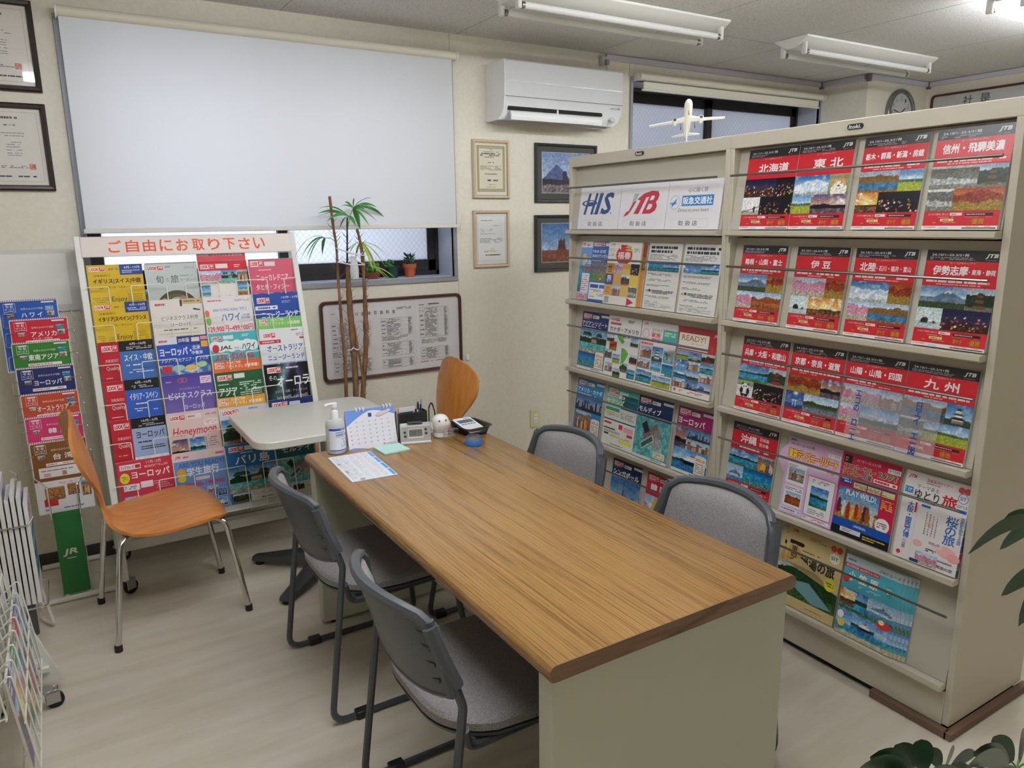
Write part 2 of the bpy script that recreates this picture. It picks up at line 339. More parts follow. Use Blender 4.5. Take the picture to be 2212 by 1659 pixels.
# sky top, sky bottom, cloud amount, layers (ridge height, amplitude, frequency, colour a, colour b, noise frequency), extra
PICS={
'sea':('#3f86cf','#b9dcf0',.5,[(.55,.0,1,'#2f8fc0','#55c3cf',9),(.82,.03,2,'#d9cfae','#c9b98c',8)],''),
'bay':('#2f74c8','#a9d2f0',.5,[(.42,.08,3,'#3f6f4a','#27503a',12),(.55,0,1,'#1f7fc2','#49b8d6',8),(.86,.08,3,'#3e7a3a','#7da24e',14)],''),
'reef':('#1763b8','#2b93cf',.0,[(.3,.1,3,'#1f86c4','#2fb1c4',6),(.68,.14,4,'#2b6d84','#7bb5a0',16)],''),
'mount':('#4f8fd6','#c8e0f2',.4,[(.45,.22,3,'#8fa6c4','#e8eef5',8),(.62,.07,6,'#4d6a4a','#2f4a35',16),(.85,.04,5,'#6b6f58','#8a8a6a',18)],''),
'fuji':('#5b9ade','#cfe4f5',.3,[(.5,.03,4,'#5f7890','#7e92a6',8),(.72,.05,6,'#5a6b45','#3d5236',18)],'peak'),
'autumn':('#7fb2de','#d5e4ea',.3,[(.35,.14,4,'#c8622a','#8c3a1e',20),(.55,.12,5,'#d89a3a','#a8401f',24),(.8,.06,3,'#5b4a2c','#c97a2c',18)],''),
'leaves':('#c44a22','#d98a3c',0,[(.2,.2,5,'#cf5a26','#7b2a18',26),(.6,.2,6,'#7f7a32','#d19a38',26)],''),
'night':('#141a33','#2a2745',0,[(.5,.14,5,'#1d1a22','#0d0d12',10)],'spots'),
'illum':('#26305e','#4a3f6e',0,[(.55,.1,6,'#2b2030','#7a4a2a',18)],'spots'),
'snow':('#2f7fd0','#8fc0ea',.5,[(.38,.28,1.6,'#eef3f8','#b9cfe6',6),(.85,.1,5,'#8d9a7a','#cfd8dc',16)],''),
'town':('#8fb4d8','#dfe6ea',.4,[(.4,.0,1,'#9a7a68','#c9b9a4',1),(.86,.02,3,'#7a7a74','#a39c90',20)],'blocks'),
'city':('#2f6fb8','#a6cbe8',.2,[(.62,.0,1,'#33435a','#51647c',1)],'towers'),
'temple':('#9cc0e0','#dfe8ea',.3,[(.25,.12,5,'#3c5a3a','#28402a',18),(.82,.03,4,'#8a8478','#6f6a5e',18)],'roof'),
'castle':('#3f86d2','#a9cdec',.3,[(.7,.05,5,'#56694a','#3d5238',18)],'keep'),
'shrine':('#a9c8e0','#e4ecec',.2,[(.3,.16,5,'#4d6b3c','#2d4a2c',20),(.84,.02,3,'#b0a490','#8f8474',16)],'redroof'),
'field':('#5a9ad8','#cfe2f0',.4,[(.45,.05,3,'#6b8a5a','#4d6f44',12),(.58,.02,3,'#c9c43a','#8fae3a',24)],''),
'flower':('#9cc4ea','#e3eef5',.2,[(.25,.2,5,'#e6a9c2','#c2698f',24),(.7,.1,5,'#f0c9d8','#7f9a5a',26)],''),
'sunset':('#d9862f','#f3cf74',.9,[(.62,.05,3,'#7a4a30','#2b2220',10),(.7,0,1,'#b8763a','#4a3a3a',10)],'sun'),
'dusk':('#6a5a8f','#e9b07a',.8,[(.55,.1,3,'#3c3444','#22202c',10),(.75,0,1,'#8f7a86','#4d4658',8)],''),
'forest':('#b9cbd0','#dfe6e4',.1,[(.15,.1,5,'#3f6b3a','#234a2a',22),(.7,.08,5,'#5f8a4a','#2f5a30',22)],''),
'gorge':('#c9cfcf','#e4e6e2',.2,[(.1,.05,4,'#8a8a80','#5f5f58',24),(.55,.1,3,'#c9d0d0','#8f9490',14),(.8,.06,4,'#6f6c5e','#a39c88',20)],''),
'rocks':('#bcd6de','#dfe9e8',.1,[(.66,.0,1,'#9fbcc4','#c4d6d8',7)],'rocks'),
'river':('#8fb8dc','#d9e6ee',.3,[(.25,.14,4,'#b8622e','#6b7a3a',20),(.55,.02,2,'#2f6f9a','#4f93b8',6),(.88,.05,3,'#8a5a2c','#c98a3a',18)],''),
'pool':('#3f8ad0','#bfe0f0',.3,[(.36,.1,6,'#2f5f3c','#1f4a30',18),(.6,0,1,'#3fb0b8','#7fd0cc',8),(.85,.04,2,'#cbbfa4','#9a8f78',14)],'palms'),
'food':('#c9a070','#8a5a34',0,[(.2,.15,4,'#a8522c','#d9a24a',14),(.6,.1,4,'#7a3020','#c9b070',14)],''),
'ship':('#4f9ad8','#b8dcf0',.4,[(.5,.1,3,'#3f6f4a','#2a5038',14),(.62,0,1,'#1f6fb0','#3f9fcf',10)],'ship'),
'people':('#8fb0d0','#c9d6de',.2,[(.15,.1,6,'#7a6a5a','#a8948a',18),(.8,.0,3,'#8a7a6a','#6f6456',14)],'figures'),
'white':('#f2f2f2','#dcdfe0',.3,[(.75,.05,3,'#9aa08a','#c4c6b8',14)],'bird'),
'dolphin':('#8fb6d8','#c4dcea',.3,[(.75,.03,3,'#3f7fb0','#6fa6c8',10)],'dolphin'),
'panda':('#9ab08a','#7a9a5a',.1,[(.3,.05,4,'#e4e6e8','#c9d0d4',8)],'panda'),
'dog':('#a8b48a','#8a9a6a',.1,[(.9,.02,3,'#6f7f4a','#8a944f',14)],'dog'),
'rockmesa':('#3f78c2','#a9c6e6',.1,[(.68,.01,4,'#8a4a34','#a85f42',14)],'mesa'),
'pyramid':('#7f9fd8','#c4d0ee',.1,[(.66,.02,8,'#3d3a3c','#575058',22),(.8,.02,5,'#a89aa4','#6f6670',26)],'pyramid'),
'redrock':('#7fa8da','#cfdcee',.5,[(.62,.02,2,'#a2402a','#8a2f20',8),(.85,.02,3,'#8a7a4a','#a09058',18)],'uluru'),
'aurora':('#12202c','#1d2a36',0,[(.86,.04,5,'#10161a','#0a0e12',10)],'aurora'),
'sky':('#1f5fb8','#7fb8e8',.9,[(.75,.05,3,'#2f7fc8','#9fd0ea',8)],''),
'gate':('#2a4f9a','#5f86c4',.2,[(.72,.02,3,'#2a4a78','#3f669a',10)],'torii'),
'stadium':('#7a7a80','#9a9aa0',0,[(.2,.02,6,'#6a6a74','#8d8a90',30),(.55,.02,3,'#5a8a4a','#6f9a54',8)],'diamond'),
'machu':('#8fb0c8','#d0dade',.5,[(.3,.25,2.5,'#4f6f4a','#2f4f34',16),(.7,.06,4,'#8a8a6a','#6a7a4f',22)],''),
'villa':('#4fb0b8','#6fc6c4',0,[(.0,.0,1,'#48a8b4','#7fd0c8',10)],'villa'),
'coaster':('#3f8ad0','#9fd0ea',.3,[(.6,.1,4,'#c9a04a','#8a5a2c',16)],'figures'),
'bridge':('#8fb4d8','#d6e2ea',.3,[(.4,.1,4,'#4d6a3c','#3a5230',16),(.7,0,1,'#7f98a8','#5f7a8c',8)],'bridge'),
'nile':('#0f5f7a','#2a8fa0',.1,[(.4,.1,3,'#2f7f8a','#1a5f70',10)],''),
}
def picture(kind,U,V,seed,asp):
    rg=np.random.default_rng(seed*7919+len(kind)*31+ord(kind[0])); ct,cb,cl,layers,ex=PICS[kind]
    ct,cb=hexa(ct),hexa(cb); hz=layers[0][0] if layers else 1
    t=np.clip(V/max(hz+.1,.3),0,1)[...,None]; C=ct*(1-t)+cb*t
    if cl:
        n=np.clip((vnoise(U,V,4*max(asp,.6),5,rg)-.5)*4*cl,0,1)[...,None]; C=C*(1-n)+np.array([1,1,1])*n*.96+n*.0
    if ex in('sun',):
        d=np.exp(-(((U-.5)*asp)**2+(V-.5)**2)*14)[...,None]; C=C*(1-d)+np.array([1,.93,.6])*d
    if ex=='aurora':
        for k in range(4):
            cx=rg.uniform(.1,.9); d=np.exp(-((U-cx-.1*np.sin(V*5+k))/.09)**2)*np.clip(vnoise(U,V,5,2,rg)*1.2,0,1)*(V<.9); C=C+d[...,None]*(np.array([.35,.6,.45]) if k%2 else np.array([.5,.3,.5]))*.75
    def ridge(base,amp,fr,s2):
        if amp==0: return np.full_like(U,base)
        r2=np.random.default_rng(s2); return base-amp*(vnoise(U,np.zeros_like(U),fr,1,r2,4)*2-1)
    if ex=='peak':
        for w,cc in ((1.0,'#5a7a9c'),): 
            m=V>.16+abs(U-.62)*asp*.55; C[m]=hexa(cc)
            m=(V>.16+abs(U-.62)*asp*.55)&(V<.3+.04*np.sin(U*60)); C[m]=hexa('#eef2f6')
    if ex=='pyramid':
        m=V>.28+abs(U-.3)*asp*.85; C[m]=hexa('#5f73ad'); 
    if ex=='mesa':
        for cx,w,t0 in ((.42,.11,.42),(.93,.08,.46)):
            m=(abs(U-cx)<w*(.62+.9*np.clip(V-.55,0,1)*2))&(V>t0+.03*np.sin(U*90)); C[m]=hexa('#6f3d33')
    if ex=='uluru':
        m=V>.62-.28*np.clip(1-abs((U-.5)/.42)**4,0,1)+.01*np.sin(U*40); C[m]=hexa('#b04a2e')
    for i,(b,a,fr,ca,cc,nf) in enumerate(layers):
        m=V>ridge(b,a,fr,seed*13+i); n=vnoise(U,V,nf*max(asp,.5),nf*1.2,rg,3); n=np.clip((n-.5)*2.6+.5,0,1)[...,None]
        col=hexa(ca)*(1-n)+hexa(cc)*n; C=np.where(m[...,None],col,C)
    def blob(cx,cy,rx,ry,c): 
        m=((U-cx)/rx)**2+((V-cy)/ry)**2<1; C[m]=hexa(c)
    def rc(x0,y0,x1,y1,c): C[(U>=x0)&(U<=x1)&(V>=y0)&(V<=y1)]=hexa(c)
    def tri(cx,y0,y1,w,c): C[(V>=y0)&(V<=y1)&(abs(U-cx)<w*(V-y0)/(y1-y0))]=hexa(c)
    if ex=='spots':
        for _ in range(46):
            x,y=rg.random(),rg.uniform(.35,1); r=rg.uniform(.008,.035); blob(x,y,r/asp**.5,r*1.3,rg.choice(['#f2d08a','#e8a04a','#f6efd6','#b86a3a','#d9689a']))
    if ex=='blocks':
        x=0
        while x<1:
            w=rg.uniform(.06,.16); y=rg.uniform(.2,.5); rc(x,y,x+w,.86,rg.choice(['#a8846a','#c9b090','#8d6f5e','#d9cdb8','#b2674a'])); rc(x,y,x+w,y+.07,rg.choice(['#7a4436','#5f5a58','#96543c']))
            for q in range(3): rc(x+w*.3,y+.14+q*.14,x+w*.6,y+.2+q*.14,'#4d4a4a')
            x+=w
    if ex=='towers':
        x=0
        while x<1: w=rg.uniform(.03,.09); rc(x,rg.uniform(.28,.62),x+w,.8,rg.choice(['#4a5f80','#7f93ac','#38506f','#a8b4c0'])); x+=w*.8
        rc(.46,.1,.485,.7,'#5a6f8c')
    if ex in('roof','redroof','keep'):
        a,c=('#3b3c3f','#7d5a42') if ex=='roof' else (('#4a4644','#b03a2c') if ex=='redroof' else ('#3a3f46','#e4e2da'))
        lv=3 if ex!='roof' else 2; 
        for q in range(lv):
            y=.2+q*.2; w=.14+.075*q; rc(.5-w*.75,y+.09,.5+w*.75,y+.22,c); C[(V>y)&(V<y+.1)&(abs(U-.5)<w*(.55+.55*(V-y)/.1))]=hexa(a)
        rc(.5-.22,.78,.5+.22,.9,'#8f877a' if ex=='keep' else c)
    if ex=='rocks': blob(.36,.66,.15,.2,'#3c3f40'); blob(.74,.7,.06,.08,'#45494a'); rc(0,.74,1,1,'#b5cdd2'); C[(abs(V-.66-.06*np.sin((U-.45)*9))<.012)&(U>.45)&(U<.72)]=hexa('#8a7a5a')
    if ex=='palms':
        for cx,hh in ((.2,.5),(.32,.4),(.72,.44)):
            rc(cx-.008,.2+.3*(.5-hh),cx+.008,.62,'#4a3a2a')
            for a in range(7): an=a*.9; 
            blob(cx,.22,.09,.07,'#2f6a3a'); blob(cx-.06,.27,.06,.05,'#3f7f44'); blob(cx+.06,.27,.06,.05,'#28603a')
        rc(.45,.42,.66,.58,'#b8a488'); C[(V>.34)&(V<.43)&(abs(U-.555)<.05+.9*(V-.34))]=hexa('#6f5a44')
    if ex=='ship':
        C[(V>.5)&(V<.68)&(U>.22+(V-.5)*.8)&(U<.86-(V-.5)*.2)]=hexa('#23324a'); rc(.34,.4,.8,.5,'#f2f2f0'); rc(.42,.32,.7,.4,'#e8e8e6'); rc(.55,.22,.62,.32,'#d95a2c')
    if ex=='figures':
        for k in range(9): x=.08+.1*k+rg.uniform(-.02,.02); y=rg.uniform(.35,.5); blob(x,y+.24,.05,.26,rg.choice(['#c9402c','#e08a2c','#d9d2c4','#3f5a94','#a8642c','#f0c04a','#7a2f5a'])); blob(x,y-.05,.025,.05,'#c9987a')
    if ex=='bird': blob(.5,.55,.2,.24,'#fafafa'); blob(.5,.32,.13,.14,'#fdfdfd'); blob(.46,.3,.02,.025,'#222222'); blob(.55,.3,.02,.025,'#222222'); C[abs(V-.85+U*.3)<.025]=hexa('#5a4a3c'); blob(.72,.7,.06,.2,'#3a3a3e')
    if ex=='dolphin':
        C[(abs(V-.5-.5*(U-.5)**2*1.6)<.11*np.sqrt(np.clip(1-((U-.5)/.38)**2,0,1)))]=hexa('#6f87a0'); tri(.55,.22,.42,.06,'#5f7890'); blob(.8,.66,.08,.04,'#5f7890')
    if ex=='panda':
        blob(.5,.62,.24,.3,'#eeeeec'); blob(.5,.34,.19,.18,'#f4f4f2'); blob(.34,.2,.06,.07,'#1c1c1c'); blob(.66,.2,.06,.07,'#1c1c1c'); blob(.42,.33,.05,.05,'#1c1c1c'); blob(.58,.33,.05,.05,'#1c1c1c'); blob(.3,.62,.09,.22,'#1e1e1e'); blob(.7,.62,.09,.22,'#1e1e1e'); blob(.38,.88,.12,.1,'#1e1e1e'); blob(.62,.88,.12,.1,'#1e1e1e')
    if ex=='dog':
        blob(.52,.8,.4,.4,'#f0ead8'); tri(.26,.12,.46,.13,'#c9925a'); tri(.76,.06,.46,.14,'#c9925a'); blob(.5,.5,.34,.32,'#d9a66a'); blob(.5,.62,.25,.24,'#f4efe2'); blob(.37,.47,.035,.035,'#1c1614'); blob(.62,.46,.035,.035,'#1c1614'); blob(.5,.6,.06,.05,'#1c1614'); C[(abs(V-.72-.08*abs(U-.5))<.015)&(abs(U-.5)<.1)]=hexa('#3a2a24')
    if ex=='pyramid': blob(.47,.53,.05,.09,'#3d4364'); rc(.43,.58,.53,.68,'#474660')
    if ex=='torii': rc(.42,.5,.46,.82,'#c9d6e2'); rc(.58,.5,.62,.82,'#c9d6e2'); rc(.36,.46,.68,.52,'#dfe8f0'); d=np.exp(-((U-.55)**2+(V-.08)**2)*60)[...,None]; C=C*(1-d)+d
    if ex=='diamond': C[(abs(U-.6)*1.1+abs(V-.72)<.22)]=hexa('#c9814a'); C[(abs(U-.6)*1.1+abs(V-.72)<.13)]=hexa('#6f9a54'); blob(.6,.86,.03,.03,'#e8e0d0')
    if ex=='villa':
        def rot(cx,cy,w,h,an,c):
            a=math.radians(an); x=(U-cx)*asp*math.cos(a)+(V-cy)*math.sin(a); y=-(U-cx)*asp*math.sin(a)+(V-cy)*math.cos(a); C[(abs(x)<w)&(abs(y)<h)]=hexa(c)
        rot(.5,.42,.3,.2,-35,'#8a7f80'); rot(.62,.36,.16,.12,-35,'#a0908c'); rot(.3,.26,.1,.14,-35,'#3a4048'); rot(.66,.62,.14,.12,-35,'#b4a8a0'); rot(.38,.62,.26,.09,-35,'#d9d2c8'); rot(.38,.62,.23,.06,-35,'#2f7f80')
    if ex=='bridge':
        rc(0,.62,1,.66,'#6f6a60'); 
        for k in range(9): rc(.06+k*.11,.62,.085+k*.11,.82,'#6a665c')
    g_=C.mean(-1,keepdims=True); C=g_+(C-g_)*.72
    nz=vnoise(U,V,22*max(asp,.5),22,rg,2)[...,None]; C=np.clip((C-.48)*1.22+.41,0,1)*(.74+.48*nz)+(rg.random(U.shape)[...,None]-.5)*.09
    return np.clip(C,0,1)

# ================================================================== the room
YW, XR, XL, YF, HC = 3.76, 5.735, -1.7, -1.6, 2.475
PX, PY = 5.008, 3.383
def struct(o): o['kind']='structure'; return o
b=MB().box(XL-.1,YF-.1,-.06,XR+.1,YW+.3,0); struct(b.build('floor','floor_vinyl'))
b=MB().box(XL-.1,YF-.1,HC,XR+.1,YW+.3,HC+.06); ceil=struct(b.build('ceiling','ceiling_board'))
b=MB()
for x in (-.78,.14,1.06,1.98,2.9,3.8,4.72): b.box(x-.0015,YF,HC-.0006,x+.0015,YW,HC+.001)
for y in (1.3,-.5,3.1): b.box(XL,y-.0015,HC-.0006,XR,y+.0015,HC+.001)
mat('seam','#8f8b84',.8); b.build('board_joint','seam',ceil)
W1=(.153,1.93,1.205,2.33); W2=(3.20,5.0,1.205,2.345)
b=MB(); T=.26
for x0,x1 in ((XL-.1,W1[0]),(W1[1],W2[0]),(W2[1],XR+.1)): b.box(x0,YW,0,x1,YW+T,HC)
for w_ in (W1,W2): b.box(w_[0],YW,0,w_[1],YW+T,w_[2]); b.box(w_[0],YW,w_[3],w_[1],YW+T,HC)
wb=struct(b.build('wall_back','wall_paper'))
b=MB()
for x,z0,z1 in ((1.94,2.38,HC),(1.957,0,1.18),(3.176,2.37,HC),(3.176,0,2.37),(.72,0,1.18)): b.box(x-.0012,YW-.0008,z0,x+.0012,YW+.001,z1)
mat('wall_seam','#a39d88',.8); b.build('panel_joint','wall_seam',wb)
struct(MB().box(XL-.1,YF,0,XL,YW,HC).build('wall_left','wall_paper'))
struct(MB().box(XL-.1,YF-.1,0,XR+.1,YF,HC).build('wall_front','wall_paper'))
struct(MB().box(XR,YF,0,XR+.1,YW,HC).build('wall_right','wall_paper'))
struct(MB().box(PX,PY,0,XR,YW,HC).build('wall_pillar','wall_paper'))
struct(MB().box(XL,YW-.012,0,PX,YW,.07).build('baseboard_back','baseboard',bevel=.003))
struct(MB().box(XL,YF,0,XL+.012,YW-.012,.07).build('baseboard_left','baseboard'))
struct(MB().box(PX-.01,PY-.012,0,XR,PY,.07).build('baseboard_pillar','baseboard'))
struct(MB().box(XR-.012,YF,0,XR,PY-.012,.07).build('baseboard_right','baseboard'))
mat('corner_block','#6f6b72',.5)
b=MB().box(2.985,YW-.016,HC-.036,PX-.02,YW,HC-.002); t1=struct(b.build('trim_1','trim_lilac',bevel=.003))
b=MB().box(PX-.016,PY+.02,HC-.036,PX,YW-.02,HC-.002); struct(b.build('trim_2','trim_lilac',bevel=.003))
b=MB().box(PX+.02,PY-.016,HC-.036,XR-.02,PY,HC-.002); struct(b.build('trim_3','trim_lilac',bevel=.003))
b=MB().box(XR-.016,YF,HC-.036,XR,PY-.02,HC-.002); struct(b.build('trim_4','trim_lilac',bevel=.003))
b=MB()
for x,y in ((PX-.01,YW-.01),(PX-.005,PY-.005),(XR-.01,PY-.01)): b.box(x-.014,y-.014,HC-.05,x+.014,y+.01,HC-.004)
b.build('corner_cap','corner_block',t1)

# windows: deep painted reveal, aluminium casing, two dark sliding sashes with wired frosted glass
def window(i,w_,stile):
    x0,x1,z0,z1=w_; b=MB()
    for a,c,e,f in ((x0-.02,z0-.023,x1+.02,z0),(x0-.02,z1,x1+.02,z1+.02),(x0-.02,z0,x0,z1),(x1,z0,x1+.02,z1)): b.box(a,YW-.012,c,e,YW+.02,f)
    o=struct(b.build('window_%d'%i,'alu_casing',bevel=.002))
    b=MB(); y0,y1=YW+.02,YW+.25; t=.004
    b.box(x0,y0,z0,x1,y1,z0+t).box(x0,y0,z1-t,x1,y1,z1).box(x0,y0,z0,x0+t,y1,z1).box(x1-t,y0,z0,x1,y1,z1)
    b.build('window_reveal','reveal_paint',o)
    b=MB(); y=3.94
    b.box(x0+.004,y,z0+.004,x1-.004,y+.06,z0+.03).box(x0+.004,y,z1-.03,x1-.004,y+.06,z1-.004).box(x0+.004,y,z0,x0+.024,y+.06,z1).box(x1-.024,y,z0,x1-.004,y+.06,z1)
    b.build('window_frame','sash_brown',o,bevel=.002)
    for (a,c,yy) in ((x0+.02,stile+.024,3.972),(stile-.024,x1-.02,3.948)):
        b=MB(); s=.048
        b.box(a,yy,z0+.026,c,yy+.022,z0+.092).box(a,yy,z1-.09,c,yy+.022,z1-.026).box(a,yy,z0+.026,a+s,yy+.022,z1-.026).box(c-s,yy,z0+.026,c,yy+.022,z1-.026)
        sa=b.build('window_sash','sash_brown',o,bevel=.002)
        MB().box(a+s,yy+.009,z0+.09,c-s,yy+.013,z1-.088).build('glass_pane','wired_glass',sa)
    return o
mat('outside_wall','#918f8c',.9)
struct(MB().box(1.3,4.75,-.5,7.5,5.2,3.6).build('exterior_neighbour_wall','outside_wall'))
window(1,W1,1.045); window(2,W2,4.07)

# large roller blind, lowered
t=thing('roller_blind','white roller blind lowered over the wide left window behind the palm','blind',(1.035,3.70,1.48))
X=lambda x: x-1.035
MB().tube([(X(.148),0,.872),(X(1.942),0,.872)],.021,16).build('roller_tube','blind_tube',t)
for x in (.142,1.943): MB().tube([(X(x),0,.872),(X(x)+.006,0,.872)],.025,16).box(X(x)+.001,.004,.851,X(x)+.005,.058,.889).build('end_bracket','white_plastic',t)
MB().box(X(.152),-.001,.008,X(1.92),.001,.868).build('blind_sheet','blind_fabric',t)
MB().box(X(.143),-.008,-.006,X(1.926),.006,.014).build('bottom_bar','blind_bar',t,bevel=.003)
MB().tube([(X(1.94),-.01,-.02),(X(1.955),-.012,.07)],[.006,.003],8).build('pull_cord','blind_tube',t)
t=thing('roller_blind','cream roller blind rolled up at the top of the far window beside the air conditioner','blind',(4.08,3.70,2.28))
X=lambda x: x-4.08
MB().tube([(X(3.215),0,.078),(X(4.94),0,.078)],.022,16).build('roller_tube','blind_tube',t)
MB().box(X(3.235),-.012,.006,X(4.9),.004,.05).build('rolled_hem','blind_tube',t,bevel=.005)
MB().box(X(3.225),-.016,-.004,X(4.905),.006,.008).build('bottom_bar','blind_bar',t,bevel=.003)
for x in (3.2,4.945): MB().tube([(X(x),0,.078),(X(x)+.014,0,.078)],.025,16).box(X(x)+.002,.004,.056,X(x)+.007,.058,.1).build('end_bracket','blind_tube',t)

# ------------------------------------------------------------------ air conditioner
t=thing('air_conditioner','white wall mounted air conditioner with its louver flap open','air conditioner',(2.556,3.76,2.04))
hw=.401
def acp(k=1): return [(0,.0),(-.03,.0),(-.12,.004),(-.165,.022),(-.192,.06),(-.203,.11),(-.205,.29),(-.198,.297),(0,.30)]
b=MB(); b.loft([[(x,p[0],p[1]) for p in acp()] for x in (-hw,-hw+.004,hw-.004,hw)]); b.build('housing','white_plastic',t,bevel=.004)
MB().box(-hw+.002,-.2065,.112,hw-.002,-.2035,.1135).build('panel_gap','slot_black',t)
MB().box(-hw+.004,-.2068,.185,hw-.004,-.2046,.191).build('trim_strip','light_silver',t)
T=Matrix.Translation((-.06,-.190,.058))@Matrix.Rotation(rad(-30),4,'X')
MB().box(-.315,-.006,-.012,.315,.006,.014,T=T).build('air_outlet','slot_black',t)
T=Matrix.Translation((-.06,-.200,.022))@Matrix.Rotation(rad(-14),4,'X')
b=MB(); b.loft([[(x,-.004+.012*(k/4-.5)**2*4-.006,-.028+.05*k/4) for k in range(5)]+[(x,.002,-.028+.05*k/4) for k in (4,3,2,1,0)] for x in (-.305,.305)],True,True,T=T); b.build('louver_flap','white_plastic',t)
b=MB(); 
for x in (-.06,): b.box(x-.004,-.205,.01,x+.004,-.17,.06)
b.build('flap_arm','white_plastic',t)
b=MB(); pg=Page(b,.07,.014,-.2062,.31,.085); pg.L(.0,.1,.6,.9,1,'#8a8d92',3,.5); pg.L(.68,.0,1,1,1,'#3a3d42',5,.8); b.build('badge','print_gloss',t)
MB().lathe([(.0,0),(.018,0),(.018,.008),(.0,.010)],16,T=Matrix.Translation((.335,-.19,.03))@Matrix.Rotation(rad(60),4,'X')).build('sensor_eye','cloudy_plastic',t)
t=thing('wall_socket','grey plug and socket block under the ceiling above the air conditioner','socket',(2.97,YW,2.40))
MB().box(-.03,-.03,0,.012,0,.055).build('socket_box','cloudy_plastic',t,bevel=.004)
MB().box(-.014,-.055,.004,.006,-.03,.034).build('plug','alu_casing',t,bevel=.003)
MB().tube(fillet([(-.004,-.045,.006),(-.004,-.04,-.04),(-.03,-.02,-.064)],.02),.004,8).build('power_cord','cloudy_plastic',t)

# ------------------------------------------------------------------ fluorescent fixtures
def fixture(x0,x1,y,on,label):
    t=thing('fluorescent_fixture',label,'ceiling light',((x0+x1)/2,y,HC),0,'twin tube fluorescent fixtures on the ceiling')
    h=(x1-x0)/2
    b=MB(); pr=[(-.11,-.001),(.11,-.001),(.108,-.012),(.03,-.058),(-.03,-.058),(-.108,-.012)]
    b.loft([[(x,p[0],p[1]) for p in pr] for x in (-h,h)]); b.build('housing','fixture_white',t,bevel=.003)
    for s in (-1,1):
        for e in (-1,1):
            hb=MB(); hb.box(e*(h-.03)-.010,s*.07-.015,-.095,e*(h-.03)+.010,s*.07+.015,-.03); hb.build('lamp_holder','fixture_white',t,bevel=.006)
        tb=MB().tube([(-h+.055,s*.07,-.078),(h-.055,s*.07,-.078)],.0145,14).build('fluorescent_tube','tube_on' if on else 'tube_off',t)
        for e in (-1,1): MB().tube([(e*(h-.042),s*.07,-.078),(e*(h-.058),s*.07,-.078)],.0147,14).build('end_cap','tube_cap',tb)
fixture(1.79,3.05,2.95,False,'unlit twin tube ceiling fixture above the air conditioner')
fixture(3.64,4.90,2.95,False,'unlit twin tube ceiling fixture nearest the wall clock')
fixture(3.68,4.94,1.87,True,'brightly lit ceiling fixture cut off by the upper right corner of the photo')
fixture(1.75,3.01,1.87,True,'lit twin tube ceiling fixture over the gap between table and cabinets')
fixture(-.05,1.21,1.0,True,'lit twin tube ceiling fixture in front of the near end of the table')
fixture(1.75,3.01,1.0,True,'lit twin tube ceiling fixture beyond the near cabinet end')
fixture(-.05,1.21,1.87,True,'lit twin tube ceiling fixture over the open floor left of the table')
# ------------------------------------------------------------------ framed things on the back wall
def frame(name,label,cat,x0,z0,x1,z1,wd,fm,depth=.02,ry=3.758,draw=None,group=None,matw=0,seed=1,inner=None,rz=0,x=None,r=0):
    w_,h=x1-x0,z1-z0
    t=thing(name,label,cat,((x0+x1)/2,ry,z0),0,group)
    a=rrect(-w_/2,0,w_/2,h,max(r,.001)); c=rrect(-w_/2+wd,wd,w_/2-wd,h-wd,max(r-wd*.6,.0005))
    b=MB(); n=len(a)
    prof=[(0,0),(0,-depth*.7),(.3,-depth),(.75,-depth*.92),(1,-depth*.55),(1,0)]
    vs=[]; fs=[]
    for i in range(n):
        for q,yy in prof: vs.append((a[i][0]*(1-q)+c[i][0]*q,yy,a[i][1]*(1-q)+c[i][1]*q))
    m_=len(prof)
    for i in range(n):
        k=(i+1)%n
        for j in range(m_-1): fs.append((i*m_+j,k*m_+j,k*m_+j+1,i*m_+j+1))
    b.add(vs,fs); b.build('frame',fm,t)
    if inner: 
        q=wd*.86; iw,ih=w_-2*q,h-2*q
        b=MB(); b.box(-iw/2,-depth*.62,q,iw/2,-depth*.5,q+.004).box(-iw/2,-depth*.62,h-q-.004,iw/2,-depth*.5,h-q).box(-iw/2,-depth*.62,q,-iw/2+.004,-depth*.5,h-q).box(iw/2-.004,-depth*.62,q,iw/2,-depth*.5,h-q); b.build('inner_trim',inner,t)
    b=MB(); pg=Page(b,w_-2*wd,h-2*wd,-depth*.3,None,wd)
    if matw:
        pg.R(0,0,1,1,'#4a4945'); 
    draw(pg); b.build('picture_sheet' if matw else 'printed_sheet','print_matt',t)
    MB().box(-w_/2+wd*.9,-depth*.5,wd*.9,w_/2-wd*.9,-depth*.44,h-wd*.9).build('glass_front','clear_glass',t)
    return t
def lic(pg,seed):
    pg.R(0,0,1,1,'#e9e4dc'); pg.R(.06,.045,.94,.048,'#8b887f'); pg.R(.06,.95,.94,.953,'#8b887f'); pg.R(.06,.045,.064,.953,'#8b887f'); pg.R(.936,.045,.94,.953,'#8b887f')
    pg.L(.36,.1,.64,.14,1,'#4a4848',seed,.7); pg.L(.42,.2,.6,.23,1,'#6a6868',seed+1,.6)
    for i,v in enumerate((.31,.345,.43,.46,.49,.53,.57,.6)): pg.L(.3 if i<2 else .42,v,.75 if i<2 else .66,v+.018,1,'#7a7878',seed+3+i,.5)
    pg.L(.3,.74,.72,.78,2,'#6a6870',seed+20,.5); pg.R(.73,.72,.83,.79,'#c96a5e'); pg.L(.74,.725,.82,.785,3,'#e9d6cf',2,.4)
    pg.L(.25,.87,.85,.9,1,'#3a3a4a',seed+9,.6)
frame('certificate_frame','dark walnut certificate frame cut by the top left picture edge, above its twin','picture frame',-.205,2.04,.065,2.385,.022,'frame_walnut',.022,draw=lambda p: lic(p,3),group='walnut framed certificates on the back wall')
